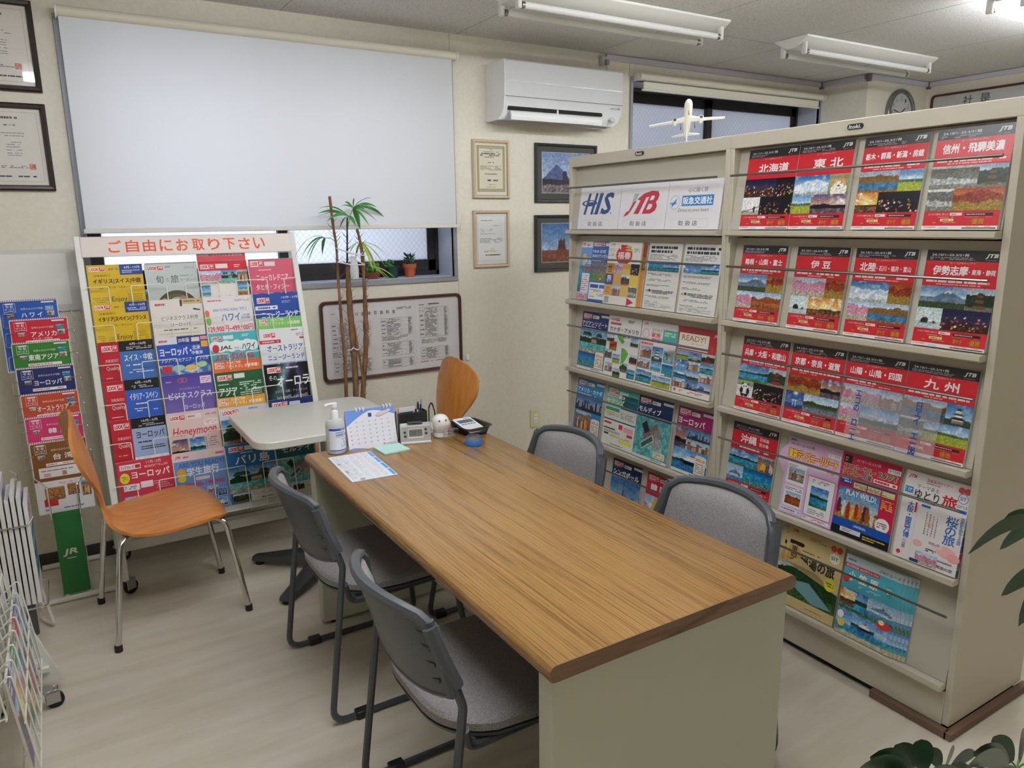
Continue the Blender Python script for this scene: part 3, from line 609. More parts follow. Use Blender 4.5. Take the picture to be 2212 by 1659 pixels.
frame('certificate_frame','lower dark walnut certificate frame with a red seal, left of the blind','picture frame',-.205,1.652,.065,1.995,.022,'frame_walnut',.022,draw=lambda p: lic(p,31),group='walnut framed certificates on the back wall')
def cert1(pg):
    pg.R(0,0,1,1,'#efece0'); pg.R(.06,.05,.94,.93,'#b5a883'); pg.R(.13,.11,.87,.87,'#ece6cf')
    for s in range(12):
        pg.E(.16+.062*s,.085,.022,.016,'#d3c8a6',10); pg.E(.16+.062*s,.9,.022,.012,'#d3c8a6',10)
    pg.E(.5,.1,.06,.035,'#c9bd98',14); pg.L(.25,.16,.75,.18,1,'#8f8a78',3,.6); pg.L(.2,.19,.8,.22,1,'#56524a',4,.8); pg.L(.16,.225,.84,.25,1,'#56524a',5,.7); pg.L(.3,.26,.7,.28,1,'#6a6558',6,.7)
    pg.L(.4,.36,.6,.38,1,'#5a554a',7,.7); pg.L(.16,.43,.84,.52,5,'#8a8474',8,.5); pg.L(.3,.58,.7,.6,1,'#5a554a',9,.7)
    pg.L(.38,.69,.74,.73,1,'#2f2c28',10,.7); pg.L(.4,.78,.62,.8,1,'#8a8474',11,.5); pg.L(.35,.83,.66,.845,1,'#8a8474',12,.5)
def cert2(pg):
    pg.R(0,0,1,1,'#efefee'); pg.R(.06,.05,.94,.053,'#8a8f98'); pg.R(.06,.93,.94,.933,'#8a8f98'); pg.R(.06,.05,.065,.933,'#8a8f98'); pg.R(.935,.05,.94,.933,'#8a8f98')
    pg.L(.16,.13,.84,.15,1,'#7a7a80',2,.6); pg.L(.55,.235,.82,.25,1,'#8a8a8e',3,.6); pg.L(.14,.3,.28,.38,3,'#8a8a8e',4,.4); pg.L(.36,.3,.55,.35,2,'#7a7a80',5,.4); pg.L(.14,.39,.8,.405,1,'#8a8a8e',6,.6)
    pg.L(.12,.48,.86,.58,4,'#8a8a8e',7,.45); pg.L(.25,.73,.7,.76,2,'#6f6f74',8,.5); pg.E(.52,.72,.07,.05,'#e4dfae',14); pg.L(.3,.8,.8,.83,1,'#2f2f34',9,.75)
frame('certificate_frame','cream framed certificate with a tan ornamental border, under the air conditioner','picture frame',2.058,1.632,2.296,1.948,.016,'frame_cream',.02,draw=cert1,inner='frame_gold',group='cream framed certificates on the back wall')
frame('certificate_frame','cream framed plain white certificate, lower of the pair left of the desert photograph','picture frame',2.055,1.248,2.29,1.566,.016,'frame_cream',.02,draw=cert2,inner='frame_gold',group='cream framed certificates on the back wall')
def pic(kind,s):
    def f(pg): pg.I(.085,.11,.915,.87,kind,s,.0045,'#d9d9d6')
    return f
frame('framed_photograph','charcoal framed photograph of a pyramid with a grey mat','picture frame',2.47,1.61,2.92,1.945,.017,'frame_charcoal',.02,draw=pic('pyramid',4),matw=1,group='charcoal framed travel photographs')
frame('framed_photograph','charcoal framed photograph of a red desert butte, below the pyramid picture','picture frame',2.466,1.205,2.916,1.538,.017,'frame_charcoal',.02,draw=pic('rockmesa',5),matw=1,group='charcoal framed travel photographs')
def tariff(pg):
    pg.R(0,0,1,1,'#e9e5e6'); pg.R(.655,.0,.6562,1,'#cfcaca'); pg.R(.345,0,.346,1,'#dedada')
    ch='旅行業務取扱料金'; 
    for i,k in enumerate(ch): pg.T(k,.175+.0445*i,.125,.198+.0445*i,.175,'#3a3838',.015)
    pg.L(.52,.09,.63,.13,2,'#6a6a78',3,.5); pg.L(.05,.12,.09,.135,1,'#6a6868',4,.6)
    def table(u0,v0,u1,v1,n,sd,mid=.62):
        for v in (v0,v1): pg.R(u0,v,u1,v+.003,'#8a8886')
        for u in (u0,u0+(u1-u0)*.17,u0+(u1-u0)*mid,u1): pg.R(u,v0,u+.0012,v1,'#9a9896')
        rg=random.Random(sd)
        for k in range(1,n//3): pg.R(u0,v0+(v1-v0)*k*3/n,u1,v0+(v1-v0)*k*3/n+.002,'#b5b2b0')
        pg.L(u0+(u1-u0)*.02,v0+.01,u0+(u1-u0)*.15,v1-.01,n//3,'#7a7876',sd+1,.28); pg.L(u0+(u1-u0)*.19,v0+.006,u0+(u1-u0)*(mid-.02),v1-.006,n,'#5c5a58',sd+2,.42); pg.L(u0+(u1-u0)*.86,v0+.006,u0+(u1-u0)*.97,v1-.006,n,'#3f3d3c',sd+3,.5,.95)
    table(.05,.25,.325,.62,18,5); pg.L(.05,.64,.3,.72,4,'#7a7876',8,.45); table(.055,.76,.325,.94,9,9)
    table(.40,.24,.635,.48,13,15); pg.L(.4,.49,.6,.55,4,'#7a7876',18,.45); table(.40,.58,.635,.76,10,19); table(.40,.81,.635,.93,6,23)
    pg.L(.69,.08,.76,.1,1,'#8a6a68',24,.6); pg.L(.76,.07,.85,.095,1,'#5a5858',25,.7); table(.69,.13,.915,.55,20,29); pg.L(.7,.57,.9,.64,4,'#7a7876',33,.4); table(.69,.7,.915,.86,9,35); pg.L(.69,.89,.88,.905,1,'#b06a68',39,.6)
frame('tariff_board','brown framed board of printed price tables under the window, behind the palm stems','notice board',1.147,.688,1.962,1.113,.017,'frame_brown',.022,draw=tariff,r=.03)
t=thing('notice_sheet','blank white notice board on the wall above the pamphlet stand','notice board',(-.14,YW,1.15))
b=MB(); b.prism(rrect(-.32,0,.245,.262,.022),-.004,-.012,1); b.build('board','cloudy_plastic',t)
b=MB(); b.box(-.32,-.0128,.028,.205,-.012,.245); b.build('paper','paper_white',t)
# wall outlet
t=thing('wall_outlet','cream power outlet low on the back wall, above the rear grey chair','outlet',(2.466,YW,.245))
MB().box(-.036,-.008,0,.036,0,.115).build('cover_plate','socket_cream',t,bevel=.004)
b=MB().box(-.014,-.011,.03,.014,-.007,.085); b.build('receptacle','white_plastic',t,bevel=.002)
b=MB()
for x in (-.006,.006):
    for z in (.045,.07): b.box(x-.001,-.0115,z-.005,x+.001,-.0105,z+.005)
b.build('slot','slot_black',t)
b=MB().box(1.988,YW-.012,.72,2.008,YW,.755); tag(b.build('wall_hook','white_plastic',bevel=.004),'tiny white adhesive hook on the wall right of the price board','hook')
# wall clock
t=thing('wall_clock','round silver rimmed wall clock on the pillar','clock',(5.395,PY,2.235))
R_=Matrix.Rotation(rad(90),4,'X')
MB().lathe([(.166,0),(.168,.018),(.16,.03),(.142,.034),(.134,.02),(.134,.012)],40,T=R_).build('rim','silver_frame',t)
b=MB(); pg=Page(b,.27,.27,-.014,None,-.135); pg.E(.5,.5,.5,.5,'#d9dcde',40)
for k in range(12):
    a=2*PI*k/12; n=str(12 if k==0 else k); cu,cv=.5+.38*math.sin(a),.5-.38*math.cos(a); q=.045 if k<10 and k else .06; pg.T(n,cu-q*.7,cv-.05,cu+q*.7,cv+.05,'#4a4c4f',.01)
pg.E(.5,.5,.02,.02,'#2a2c2e',12); b.build('dial','print_gloss',t)
def hand(l,ang,w,name):
    T=R_@Matrix.Translation((0,0,.0175))@Matrix.Rotation(-ang,4,'Z'); MB().box(-w,-.012,0,w,l,.0015,T=T).build(name,'slot_black',t)
hand(.062,2*PI*(1.78/12),.004,'hour_hand'); hand(.095,2*PI*47/60,.003,'minute_hand')
MB().lathe([(.0,.026),(.134,.026),(.134,.0275),(.0,.0275)],32,T=R_).build('glass_front','clear_glass',t)
# company motto frame on the right wall
t=thing('motto_frame','long dark rimmed framed calligraphy on the right wall beside the clock','picture frame',(XR-.001,2.74,2.0),-PI/2)
a=rrect(-.60,0,.60,.375,.03)
b=MB(); c=rrect(-.585,.015,.585,.36,.02); n=len(a); vs=[]; fs=[]
for i in range(n):
    for q,yy in ((0,0),(0,-.018),(1,-.018),(1,0)): vs.append((a[i][0]*(1-q)+c[i][0]*q,yy,a[i][1]*(1-q)+c[i][1]*q))
for i in range(n):
    k=(i+1)%n
    for j in range(3): fs.append((i*4+j,k*4+j,k*4+j+1,i*4+j+1))
b.add(vs,fs).build('frame','frame_brown',t)
b=MB(); pg=Page(b,1.176,.35,-.008,None,.0125); pg.R(0,0,1,1,'#cfcfcc'); pg.T('社',.185,.06,.245,.25,'#3a4450',.012); pg.T('是',.285,.06,.345,.25,'#3a4450',.012); pg.L(.1,.4,.9,.9,4,'#5a6068',4,.35); b.build('printed_sheet','print_matt',t)
MB().box(-.588,-.0125,.012,.588,-.0115,.363).build('glass_front','clear_glass',t)

# ================================================================== furniture
# ---- long wooden topped desk
DX0,DX1,DY0,DY1,DZ=.717,1.43,1.046,2.647,.671
t=thing('conference_table','long wood grain topped table on grey steel end panels','table',((DX0+DX1)/2,(DY0+DY1)/2,0))
hx,hy=(DX1-DX0)/2,(DY1-DY0)/2
prof=[(-hx+.012,DZ)]+[(-hx+.016-.016*math.sin(rad(a)),DZ-.016+.016*math.cos(rad(a))) for a in (20,45,70,90)]+[(-hx,DZ-.024),(-hx+.004,DZ-.034),(-hx+.012,DZ-.036),(hx-.012,DZ-.036),(hx-.004,DZ-.034),(hx,DZ-.024)]+[(hx-.016+.016*math.sin(rad(a)),DZ-.016+.016*math.cos(rad(a))) for a in (90,70,45,20)]+[(hx-.012,DZ)]
b=MB(); b.loft([[(p[0],y,p[1]) for p in prof] for y in (-hy+.002,hy-.002)]); b.build('table_top','desk_laminate',t)
for y in (-hy,hy-.002):
    b=MB().loft([[(p[0],yy,p[1]) for p in prof] for yy in (y,y+.002)]); o=b.build('end_band','desk_edge_laminate',t); o['label']='darker wood grain edge strip on a short end'
for y0 in (-hy+.012,hy-.062):
    b=MB(); b.box(-hx+.012,y0,0.012,hx-.012,y0+.05,DZ-.036); o=b.build('end_panel','desk_steel',t,bevel=.006)
    for x in (-hx+.06,hx-.06): MB().lathe([(.018,0),(.018,.014)],12,T=Matrix.Translation((x,y0+.025,0))).build('levelling_foot','black_plastic',t)
MB().box(-.012,-hy+.06,.22,.012,hy-.06,DZ-.036).build('modesty_panel','desk_steel',t)
for x in (-hx+.04,hx-.06): MB().box(x,-hy+.06,DZ-.075,x+.02,hy-.06,DZ-.036).build('under_rail','desk_steel',t)

# ---- grey stacking chairs with sled frames (local: faces +X)
def make_grey(label,group,loc,rz):
    t=thing('stacking_chair',label,'chair',loc,rz,group)
    for s in (-1,1):
        y=s*.238; pts=fillet([(-.232,s*.198,.70),(-.18,y,.507),(-.245,y*1.03,.011),(.25,y*1.03,.011),(.2,s*.2,.375),(-.15,s*.2,.368),(-.178,y,.45)],.045,5)
        MB().tube(pts,.0105,8).build('sled_leg','chair_tube',t)
    for s in (-1,1):
        for x in (-.15,.2):
            MB().box(x-.022,s*.245-.016,0,x+.022,s*.245+.016,.026).build('floor_glide','black_plastic',t,bevel=.004)
    for x in (.18,-.12): MB().tube([(x,-.2,.37),(x,.2,.37)],.009,8).build('cross_tube','chair_tube',t)
    # seat: rounded trapezoid cushion, narrow rounded rear
    def outline(k):
        o=[]
        for i in range(40):
            a=2*PI*i/40; c,s_=math.cos(a),math.sin(a); e=.45
            x=.215*math.copysign(abs(c)**e,c); hw=.222 if x>-.05 else .222-.05*((-.05-x)/.165)**1.6
            o.append((x*k+.01,math.copysign(abs(s_)**e,s_)*hw*k))
        return o
    def zz(x): return .012*max(0,(-x)/.2)**2 - .016*max(0,(x-.12)/.1)**2
    b=MB(); b.loft([[(x,y,z+zz(x)) for x,y in outline(k)] for k,z in ((.95,.388),(1,.394),(1,.412),(.96,.421),(.8,.424),(.4,.421),(.02,.42))]); b.build('seat','chair_fabric',t)
    b=MB(); b.loft([[(x,y,z+zz(x)) for x,y in outline(k)] for k,z in ((.8,.372),(.98,.378),(1.0,.388),(.95,.389))]); b.build('seat_pan','chair_plastic',t)
    # back shell
    def bp(u,v,off=0):   # u -1..1 across, v 0 bottom..1 top ; returns point on rear surface
        zb=.492+.04*abs(u)**2.2; zt=.722-.022*abs(u)**2.5-.02*max(0,abs(u)-.85)/.15
        z=zb+(zt-zb)*v; y=u*(.226-.024*v); x=-.184-.054*(z-.43)/.29-(.036+.03*v)*(1-u*u)
        return (x+off,y,z)
    nu,nv=14,8
    rear=[[bp(-1+2*i/nu,j/nv) for i in range(nu+1)] for j in range(nv+1)]
    fr=[[bp(-1+2*i/nu,j/nv,.012) for i in range(nu+1)] for j in range(nv+1)]
    b=MB(); b.loft([r+list(reversed(f)) for r,f in zip(rear,fr)]); b.build('backrest_shell','chair_plastic',t,smooth=60)
    rim=[bp(-1+2*i/nu,1,.006) for i in range(nu+1)]
    b=MB(); left=[bp(-1,j/6,.006) for j in range(7)]; right=[bp(1,1-j/6,.006) for j in range(7)]
    bot=[bp(1-2*i/nu,0,.006) for i in range(nu+1)]
    b.tube(left+rim[1:]+right[1:],.014,8); b.tube(bot,.009,8)
    b.build('backrest_rim','chair_plastic',t)
    for s in (-1,1):
        b=MB(); b.tube([(-.234,s*.203,.69),(-.214,s*.215,.62),(-.187,s*.23,.552)],[.017,.017,.0145],8); b.build('side_bracket','chair_plastic',t)
    b=MB()
    for s in (-1,1):
        for v in (.2,.42,.64,.82):
            p=bp(s*.93,v); q=bp(s*.8,v); b.add([(p[0]-.004,p[1],p[2]-.005),(p[0]-.004,p[1],p[2]+.005),(q[0]-.001,q[1],q[2]),(p[0]+.002,p[1],p[2])],[(0,1,2),(0,2,3),(1,3,2),(0,3,1)])
    b.build('back_rib','chair_plastic',t)
    pad=[[bp(-.9+1.8*i/nu,.09+.85*j/nv,.012+.022*min(1,4*min(j/nv,1-j/nv)+.3)*min(1,5*min(i/nu,1-i/nu)+.3)) for i in range(nu+1)] for j in range(nv+1)]
    base=[[bp(-.92+1.84*i/nu,.08+.87*j/nv,.010) for i in range(nu+1)] for j in range(nv+1)]
    b=MB(); b.loft([p+list(reversed(f)) for p,f in zip(pad,base)]); b.build('back_cushion','chair_fabric',t,smooth=60)
    return t
g='grey upholstered chairs around the wooden table'
ch=make_grey('grey stacking chair on the open floor side, nearer the white table',g,(.812,2.245,0),0)
for lab,loc,rz in (('grey stacking chair at the near end of the open floor side',(.808,1.478,0),0),('grey stacking chair nearest the power outlet, facing the table from the cabinets',(1.335,2.165,0),PI),('grey stacking chair in front of the taller cabinet, facing the table',(1.352,1.44,0),PI)):
    c=copy_tree(ch); c.location=loc; c.rotation_euler=(0,0,rz); c['label']=lab

# ---- orange bent plywood chairs (local: faces +X)
def make_orange(label,group,loc,rz):
    t=thing('plywood_chair',label,'chair',loc,rz,group)
    path=[(.212,.390),(.200,.412),(.155,.429),(.08,.430),(-.02,.422),(-.1,.420),(-.155,.428),(-.188,.452),(-.200,.50),(-.205,.55),(-.212,.61),(-.224,.68),(-.239,.745),(-.254,.808),(-.262,.842),(-.266,.858)]
    wid=[.10,.165,.212,.234,.23,.21,.165,.115,.088,.1,.145,.19,.206,.178,.112,.03]
    N=12; up=[];dn=[]
    P=[Vector((p[0],0,p[1])) for p in path]; sm=[]
    # resample smoothly
    def cr(a,b,c,d,t): return .5*((2*b)+(c-a)*t+(2*a-5*b+4*c-d)*t*t+(3*b-a-3*c+d)*t**3)
    K=4
    for i in range(len(P)-1):
        ii=[max(0,i-1),i,i+1,min(len(P)-1,i+2)]
        for k in range(K):
            q=k/K; sm.append((cr(*[P[j] for j in ii],q),cr(*[wid[j] for j in ii],q)))
    sm.append((P[-1],wid[-1]))
    rings=[]
    for i,(p,w_) in enumerate(sm):
        a=sm[min(i+1,len(sm)-1)][0]-sm[max(i-1,0)][0]; n=Vector((-a.z,0,a.x)).normalized()
        if n.z<0 and n.x<0: n=-n
        n=Vector((a.z,0,-a.x)).normalized(); th=.0055
        fi=i/(len(sm)-1); k_=min(1,max(0,(fi-.42)/.2)); dish=.010+k_*(.042*min(1,w_/.2)**2-.010)
        top=[p+n*(-th)+Vector((0,w_*(2*j/N-1),0))-n*dish*(1-(2*j/N-1)**2)*(-1 if fi>.45 else 1)*0-n*dish*((2*j/N-1)**2) for j in range(N+1)]
        bot=[q+n*2*th for q in top]
        rings.append(top+list(reversed(bot)))
    b=MB(); b.loft(rings); b.build('seat_shell','orange_ply',t,smooth=50)
    hub=[(.07,.406)]
    for sx,sy in ((1,1),(1,-1),(-1,1),(-1,-1)):
        fx,fy=(.238,.202) if sx>0 else (-.232,.218)
        mx_,my_=(.185,.18) if sx>0 else (-.182,.185)
        my_*=sy; fy*=sy; pts=fillet([(sx*.02,sy*.03,.402),(mx_,my_,.396),(fx,fy,.016)],.05,6)
        lg=MB().tube(pts,.011,10).build('leg','chrome',t)
        MB().lathe([(.0135,0),(.0135,.022),(.011,.026)],12,T=Matrix.Translation((fx,fy,0))).build('leg_cap','rubber',lg)
    MB().lathe([(.07,.398),(.07,.408),(.02,.412)],18).build('seat_plate','steel',t)
    return t
g='orange plywood chairs beside the small white table'
oc=make_orange('orange plywood chair with chrome legs standing on the open floor before the leaflet racks',g,(.262,3.055,0),rad(4))
c=copy_tree(oc); c.location=(1.365,3.20,0); c.rotation_euler=(0,0,rad(180)); c['label']='orange plywood chair behind the wooden table, only its oval back showing'

# ---- white pedestal table
t=thing('pedestal_table','small white table with rounded corners on a chrome pole and grey crossed base','table',(.905,3.085,0))
b=MB(); b.prism(rrect(-.322,-.285,.295,.29,.075,7),.660,.692); b.build('table_top','white_laminate',t,bevel=.004)
MB().tube([(0,-.02,.06),(0,-.02,.66)],.03,20).build('pole','chrome',t)
b=MB(); b.lathe([(.13,.661),(.13,.654),(.04,.64)],20); b.build('top_plate','base_metal',t)
for k,a in enumerate((140,222,-40,42)):
    ca,sa=math.cos(rad(a)),math.sin(rad(a)); b=MB(); rings=[]
    for r,w_,z0,z1 in ((.03,.045,.04,.10),(.15,.038,.028,.075),(.28,.03,.02,.052),(.345,.026,.018,.042),(.36,.02,.02,.036)):
        rings.append([(r*ca-sy*w_*sa*q,-.02+r*sa+sy*w_*ca*q,z) for sy,z,q in ((-1,z0,1),(1,z0,1),(1,z1-.012,1),(1,z1,.55),(-1,z1,.55),(-1,z1-.012,1))])
    b.loft(rings); lg=b.build('base_arm','base_metal',t,bevel=.003)
    MB().lathe([(.02,0),(.02,.02)],14,T=Matrix.Translation((.33*ca,-.02+.33*sa,0))).build('foot','rubber',lg)
MB().lathe([(.06,.04),(.06,.1),(.035,.115)],20,T=Matrix.Translation((0,-.02,0))).build('hub','base_metal',t)

# ================================================================== brochure cabinets
XS=2.088; XBK=2.51
TIER=[1.463,1.143,.822,.499,.166]
LEAN=math.atan2(.0375,.264)
def cabinet(name,label,y0,y1,badge_y):
    t=thing(name,label,'cabinet',(XS,(y0+y1)/2,0)); h=(y1-y0)/2; D=XBK-XS; ZT=1.786
    b=MB(); s=.02
    b.box(0,-h,.03,D,-h+s,ZT-.046).box(0,h-s,.03,D,h,ZT-.046).box(0,-h,ZT-.046,D,h,ZT).box(D-.004,-h+s,.03,D-.001,h-s,ZT-.046).box(.01,-h+s,.03,D-.005,h-s,.12)
    b.build('carcass','cabinet_steel',t,bevel=.0025)
    b=MB().box(-.002,-h+s,.026,.02,h-s,.135); b.build('kick_panel','cabinet_steel',t,bevel=.002)
    b=MB().box(.02,-h+.01,0,D-.02,h-.01,.03); b.build('plinth','slot_black',t)
    tl=math.tan(LEAN)
    for i,z in enumerate(TIER):
        zu=(TIER[i-1]-.028 if i else ZT-.048); yy0,yy1=-h+s+.001,h-s-.001
        b=MB(); H=zu-z; xo=-.016
        b.loft([[(xo+.012,y,z),(xo+.012+tl*H,y,z+H),(xo+.018+tl*H,y,z+H),(xo+.018,y,z-.004)] for y in (yy0,yy1)])
        b.build('back_plate','cabinet_inside',t)
        b=MB(); lw=yy0-.0 if i<4 else yy0
        b.loft([[(-.036,y,z-.001),(-.036,y,z-.018),(-.03,y,z-.022),(.03,y,z-.022),(.03,y,z-.012),(-.03,y,z-.010)] for y in (yy0,yy1)])
        b.box(-.03,yy0,z-.012,.02,yy1,z-.002); b.build('ledge','cabinet_steel',t,bevel=.0015)
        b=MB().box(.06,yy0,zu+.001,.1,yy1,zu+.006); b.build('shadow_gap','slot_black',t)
        zr=z+(.184,.193,.199,.205,.218)[i]
        MB().tube([(-.034,yy0+.004,zr),(-.034,yy1-.018,zr)],.0042,8).build('retaining_rod','dull_steel',t)
        MB().box(-.012,yy1-.0012,z-.045,.045,yy1+.0005,z+.035).build('side_clip','cloudy_plastic',t)
    b=MB()
    for y in (h-s-.002,-h+s-.002):
        z=.2
        while z<1.7: b.box(.075,y,z,.092,y+.004,z+.03); z+=.055
    b.build('slot','slot_black',t)
    b=MB(); b.prism(rrect(-.026,ZT-.030,.026,ZT-.014,.0075),-.0,-.002,0,T=Matrix.Translation((0,badge_y-(y0+y1)/2,0))); pl=b.build('name_plate','slot_black',t)
    b=MB(); pg=Page(b,.04,.011,0,None,0); pg.T('Itoki.',0,0,1,1,'#e8e8e4',.03,.2); b.build('plate_lettering','print_gloss',pl,loc=(-.0024,badge_y-(y0+y1)/2,ZT-.0275),rot=(0,0,-PI/2))
    return t
rc_=cabinet('brochure_cabinet','wide beige steel display cabinet full of red brochures, near end of the row',.977,1.9213,1.44)
lc_=cabinet('brochure_cabinet','beige steel display cabinet at the far end with three company signs on top',1.9222,2.884,2.40)
b=MB(); b.box(-.022,-.48,0,.0,-.235,.026).box(-.022,-.492,0,.44,-.47,.026); o=b.build('floor_strip','brown_plinth',rc_,bevel=.003)

# ================================================================== white leaflet rack by the wall
RK_S=.272
def rk(z): return 3.25+(z-.10)*RK_S          # front plane of the sloping frame
t=rack=thing('leaflet_rack','white sloping wire leaflet rack with a red lettered header, on castors','display rack',(.56,3.45,0))
OX,OY=.56,3.45
b=MB()
for x0 in (.098,.985):
    x1=x0+.026
    b.loft([[(x0-OX,rk(z)-OY,z),(x1-OX,rk(z)-OY,z),(x1-OX,rk(z)-OY+.03,z),(x0-OX,rk(z)-OY+.03,z)] for z in (.075,1.465)])
    # rear upright down to the rear castor
    b.loft([[(x0-OX,3.64-OY,.075),(x1-OX,3.64-OY,.075),(x1-OX,3.67-OY,.075),(x0-OX,3.67-OY,.075)],[(x0-OX,rk(1.42)-OY+.02,1.42),(x1-OX,rk(1.42)-OY+.02,1.42),(x1-OX,rk(1.42)-OY+.04,1.42),(x0-OX,rk(1.42)-OY+.04,1.42)]])
    b.box(x0-OX+.001,3.28-OY,.076,x1-OX-.001,3.639-OY,.1)
b.box(.11-OX,3.36-OY,.155,1.0-OX,3.38-OY,.2).box(.1-OX,3.64-OY,.08,1.0-OX,3.66-OY,.105)
b.build('frame','rack_white',t,bevel=.003)
hd=MB(); hz0,hz1=1.378,1.462
hd.loft([[(x-OX,rk(z)-OY-.004,z),(x-OX,rk(z)-OY+.012,z)] for x,z in ((.122,hz0),(.986,hz0),(.986,hz1),(.122,hz1))],True,True)
hd.build('header_panel','white_plastic',t)
b=MB(); pg=Page(b,.864,.087,0,None,0)
pg.R(0,0,1,1,'#e8dcd6'); pg.R(.0,.0,1,.03,'#b5b0a6'); pg.R(0,.97,1,1,'#b5b0a6')
for i,k in enumerate('ご自由にお取り下さい'): pg.T(k,.115+.0765*i,.2,.115+.0765*i+.058,.8,'#e0512b',.022)
o=b.build('header_lettering','print_matt',t,loc=(.554-OX,rk(hz0)-OY-.006,hz0),rot=(-math.atan(RK_S),0,0))
b=MB(); b.loft([[(x-OX,rk(z)-OY-.002,z),(x-OX,rk(z)-OY+.014,z)] for x,z in ((.122,1.345),(.986,1.345),(.986,1.376),(.122,1.376))],True,True).build('top_rail','rack_white',t,bevel=.002)
RX=[.13,.352,.566,.779,.995]; RL=[1.345,1.189,1.03,.87,.712,.543]       # column edges, top heights of the rows
def wy(z,o=.012): return rk(z)-OY-o
for x in RX[1:4]:
    b=MB()
    for i in range(6): b.tube([(x-.005-OX,wy(RL[i]-.005,.006),RL[i]-.005),(x-.005-OX,wy(RL[i]-.13,.022),RL[i]-.13),(x-.005-OX,wy(RL[i]-.165,.008),RL[i]-.165)],.0021,6)
    b.build('divider_wire','wire_white',t)
for i in range(6):
    zt=RL[i]-.088; zb=RL[i]-(.158 if i<5 else .27)
    for ci,x in enumerate(RX):
        pts=[]; b=MB()
        l=(x-.065,) if ci>0 else (); r=(x+.07,) if ci<4 else ()
        if ci>0: pts+= [(x-.068-OX,wy(zb,.016),zb),(x-.068-OX,wy(zt,.020),zt)]
        else: pts+=[(x-.012-OX,wy(zt,.018),zt)]
        if ci<4: pts+=[(x+.07-OX,wy(zt,.020),zt),(x+.07-OX,wy(zb,.016),zb)]
        else: pts+=[(x-.006-OX,wy(zt,.018),zt)]
        b.tube(fillet(pts,.008,3),.0021,6); b.build('pocket_wire','wire_white',t)
b=MB()
for z in (RL[5]-.272,): b.tube([(.125-OX,wy(z,.016),z),(.99-OX,wy(z,.016),z)],.003,6)
b.box(.125-OX,wy(RL[5]-.268,.014),RL[5]-.274,.985-OX,3.40-OY,RL[5]-.270)
b.build('bottom_shelf','wire_white',t)
def castor(parent,x,y,yaw,r=.03,name='castor'):
    T=Matrix.Translation((x,y,0))@Matrix.Rotation(yaw,4,'Z')
    b=MB(); b.lathe([(.022,r*2+.012),(.022,r*2+.018)],14,T=T).box(-.006,-.016,r*.8,.034,-.012,r*2+.014,T=T).box(-.006,.012,r*.8,.034,.016,r*2+.014,T=T).box(-.01,-.016,r*2+.004,.03,.016,r*2+.012,T=T)
    c=b.build(name,'steel',parent,bevel=.001)
    b=MB(); b.lathe([(.0,-.010),(r*.8,-.010),(r,-.007),(r,.007),(r*.8,.010),(0,.010)],20,T=T@Matrix.Translation((.02,0,r))@Matrix.Rotation(PI/2,4,'X')); b.build('wheel','rubber',c)
for x,y,a in ((.112,3.275,.6),(1.0,3.275,.9),(.112,3.65,.3),(1.0,3.65,-.4)): castor(t,x-OX,y-OY,a)

# ================================================================== narrow pamphlet stand with green foot panel
t=thing('pamphlet_stand','slim pamphlet stand with a green panel and floor bars, left of the white rack','display stand',(-.06,3.5,0))
OX2,OY2=-.06,3.5
b=MB()
b.tube([(-.19-OX2,3.35-OY2,.012),(.075-OX2,3.35-OY2,.012)],.012,10).tube([(-.19-OX2,3.735-OY2,.012),(.06-OX2,3.735-OY2,.012)],.012,10)
b.tube([(-.10-OX2,3.36-OY2,.014),(-.10-OX2,3.735-OY2,.014)],.008,8).tube([(-.02-OX2,3.36-OY2,.014),(-.02-OX2,3.735-OY2,.014)],.008,8)
b.build('floor_bar','white_metal',t)
def jy(z): return 3.372+z*.155
b=MB(); b.loft([[(x-OX2,jy(z)-OY2,z),(x-OX2,jy(z)-OY2+.012,z)] for x,z in ((-.119,.012),(-.008,.012),(-.025,1.2),(-.105,1.2))],True,True); b.build('upright','white_metal',t,bevel=.002)
b=MB(); pg=Page(b,.098,.345,0,None,0); pg.R(0,0,1,1,'#1f6b2e')
pg.T('JR',.2,.455,.74,.545,'#d9ddd0',.035,.25); pg.R(.30,.565,.64,.575,'#c9d0c0')
b.build('green_panel','print_matt',t,loc=(-.0635-OX2,jy(.02)-OY2-.001,.02),rot=(-math.atan(.155),0,0))
JZ=[1.222,1.146,1.055,.955,.85,.757,.655,.495]
b=MB(); 
for z in JZ[:7]:
    for s in (-1,1):
        x=-.062+s*.085; e=x+s*.032
        b=MB(); b.tube(fillet([(x-OX2,jy(z-.1)-OY2,z-.055),(e-OX2,jy(z-.1)-OY2-.02,z-.05),(e+s*.003-OX2,jy(z-.1)-OY2-.022,z-.105),(x-OX2,jy(z-.1)-OY2,z-.108)],.008,3),.0016,6); b.build('side_wire','chrome',t)
for x in (-.115,-.012):
    b=MB(); b.tube(fillet([(x+(.04 if x>-.05 else -.04)-OX2,jy(.5)-OY2,.51),(x-OX2,jy(.5)-OY2-.085,.49),(x-OX2,jy(.36)-OY2-.075,.352),(x-OX2,jy(.36)-OY2,.352)],.012,3),.0035,8)
    b.build('front_wire','chrome',t)

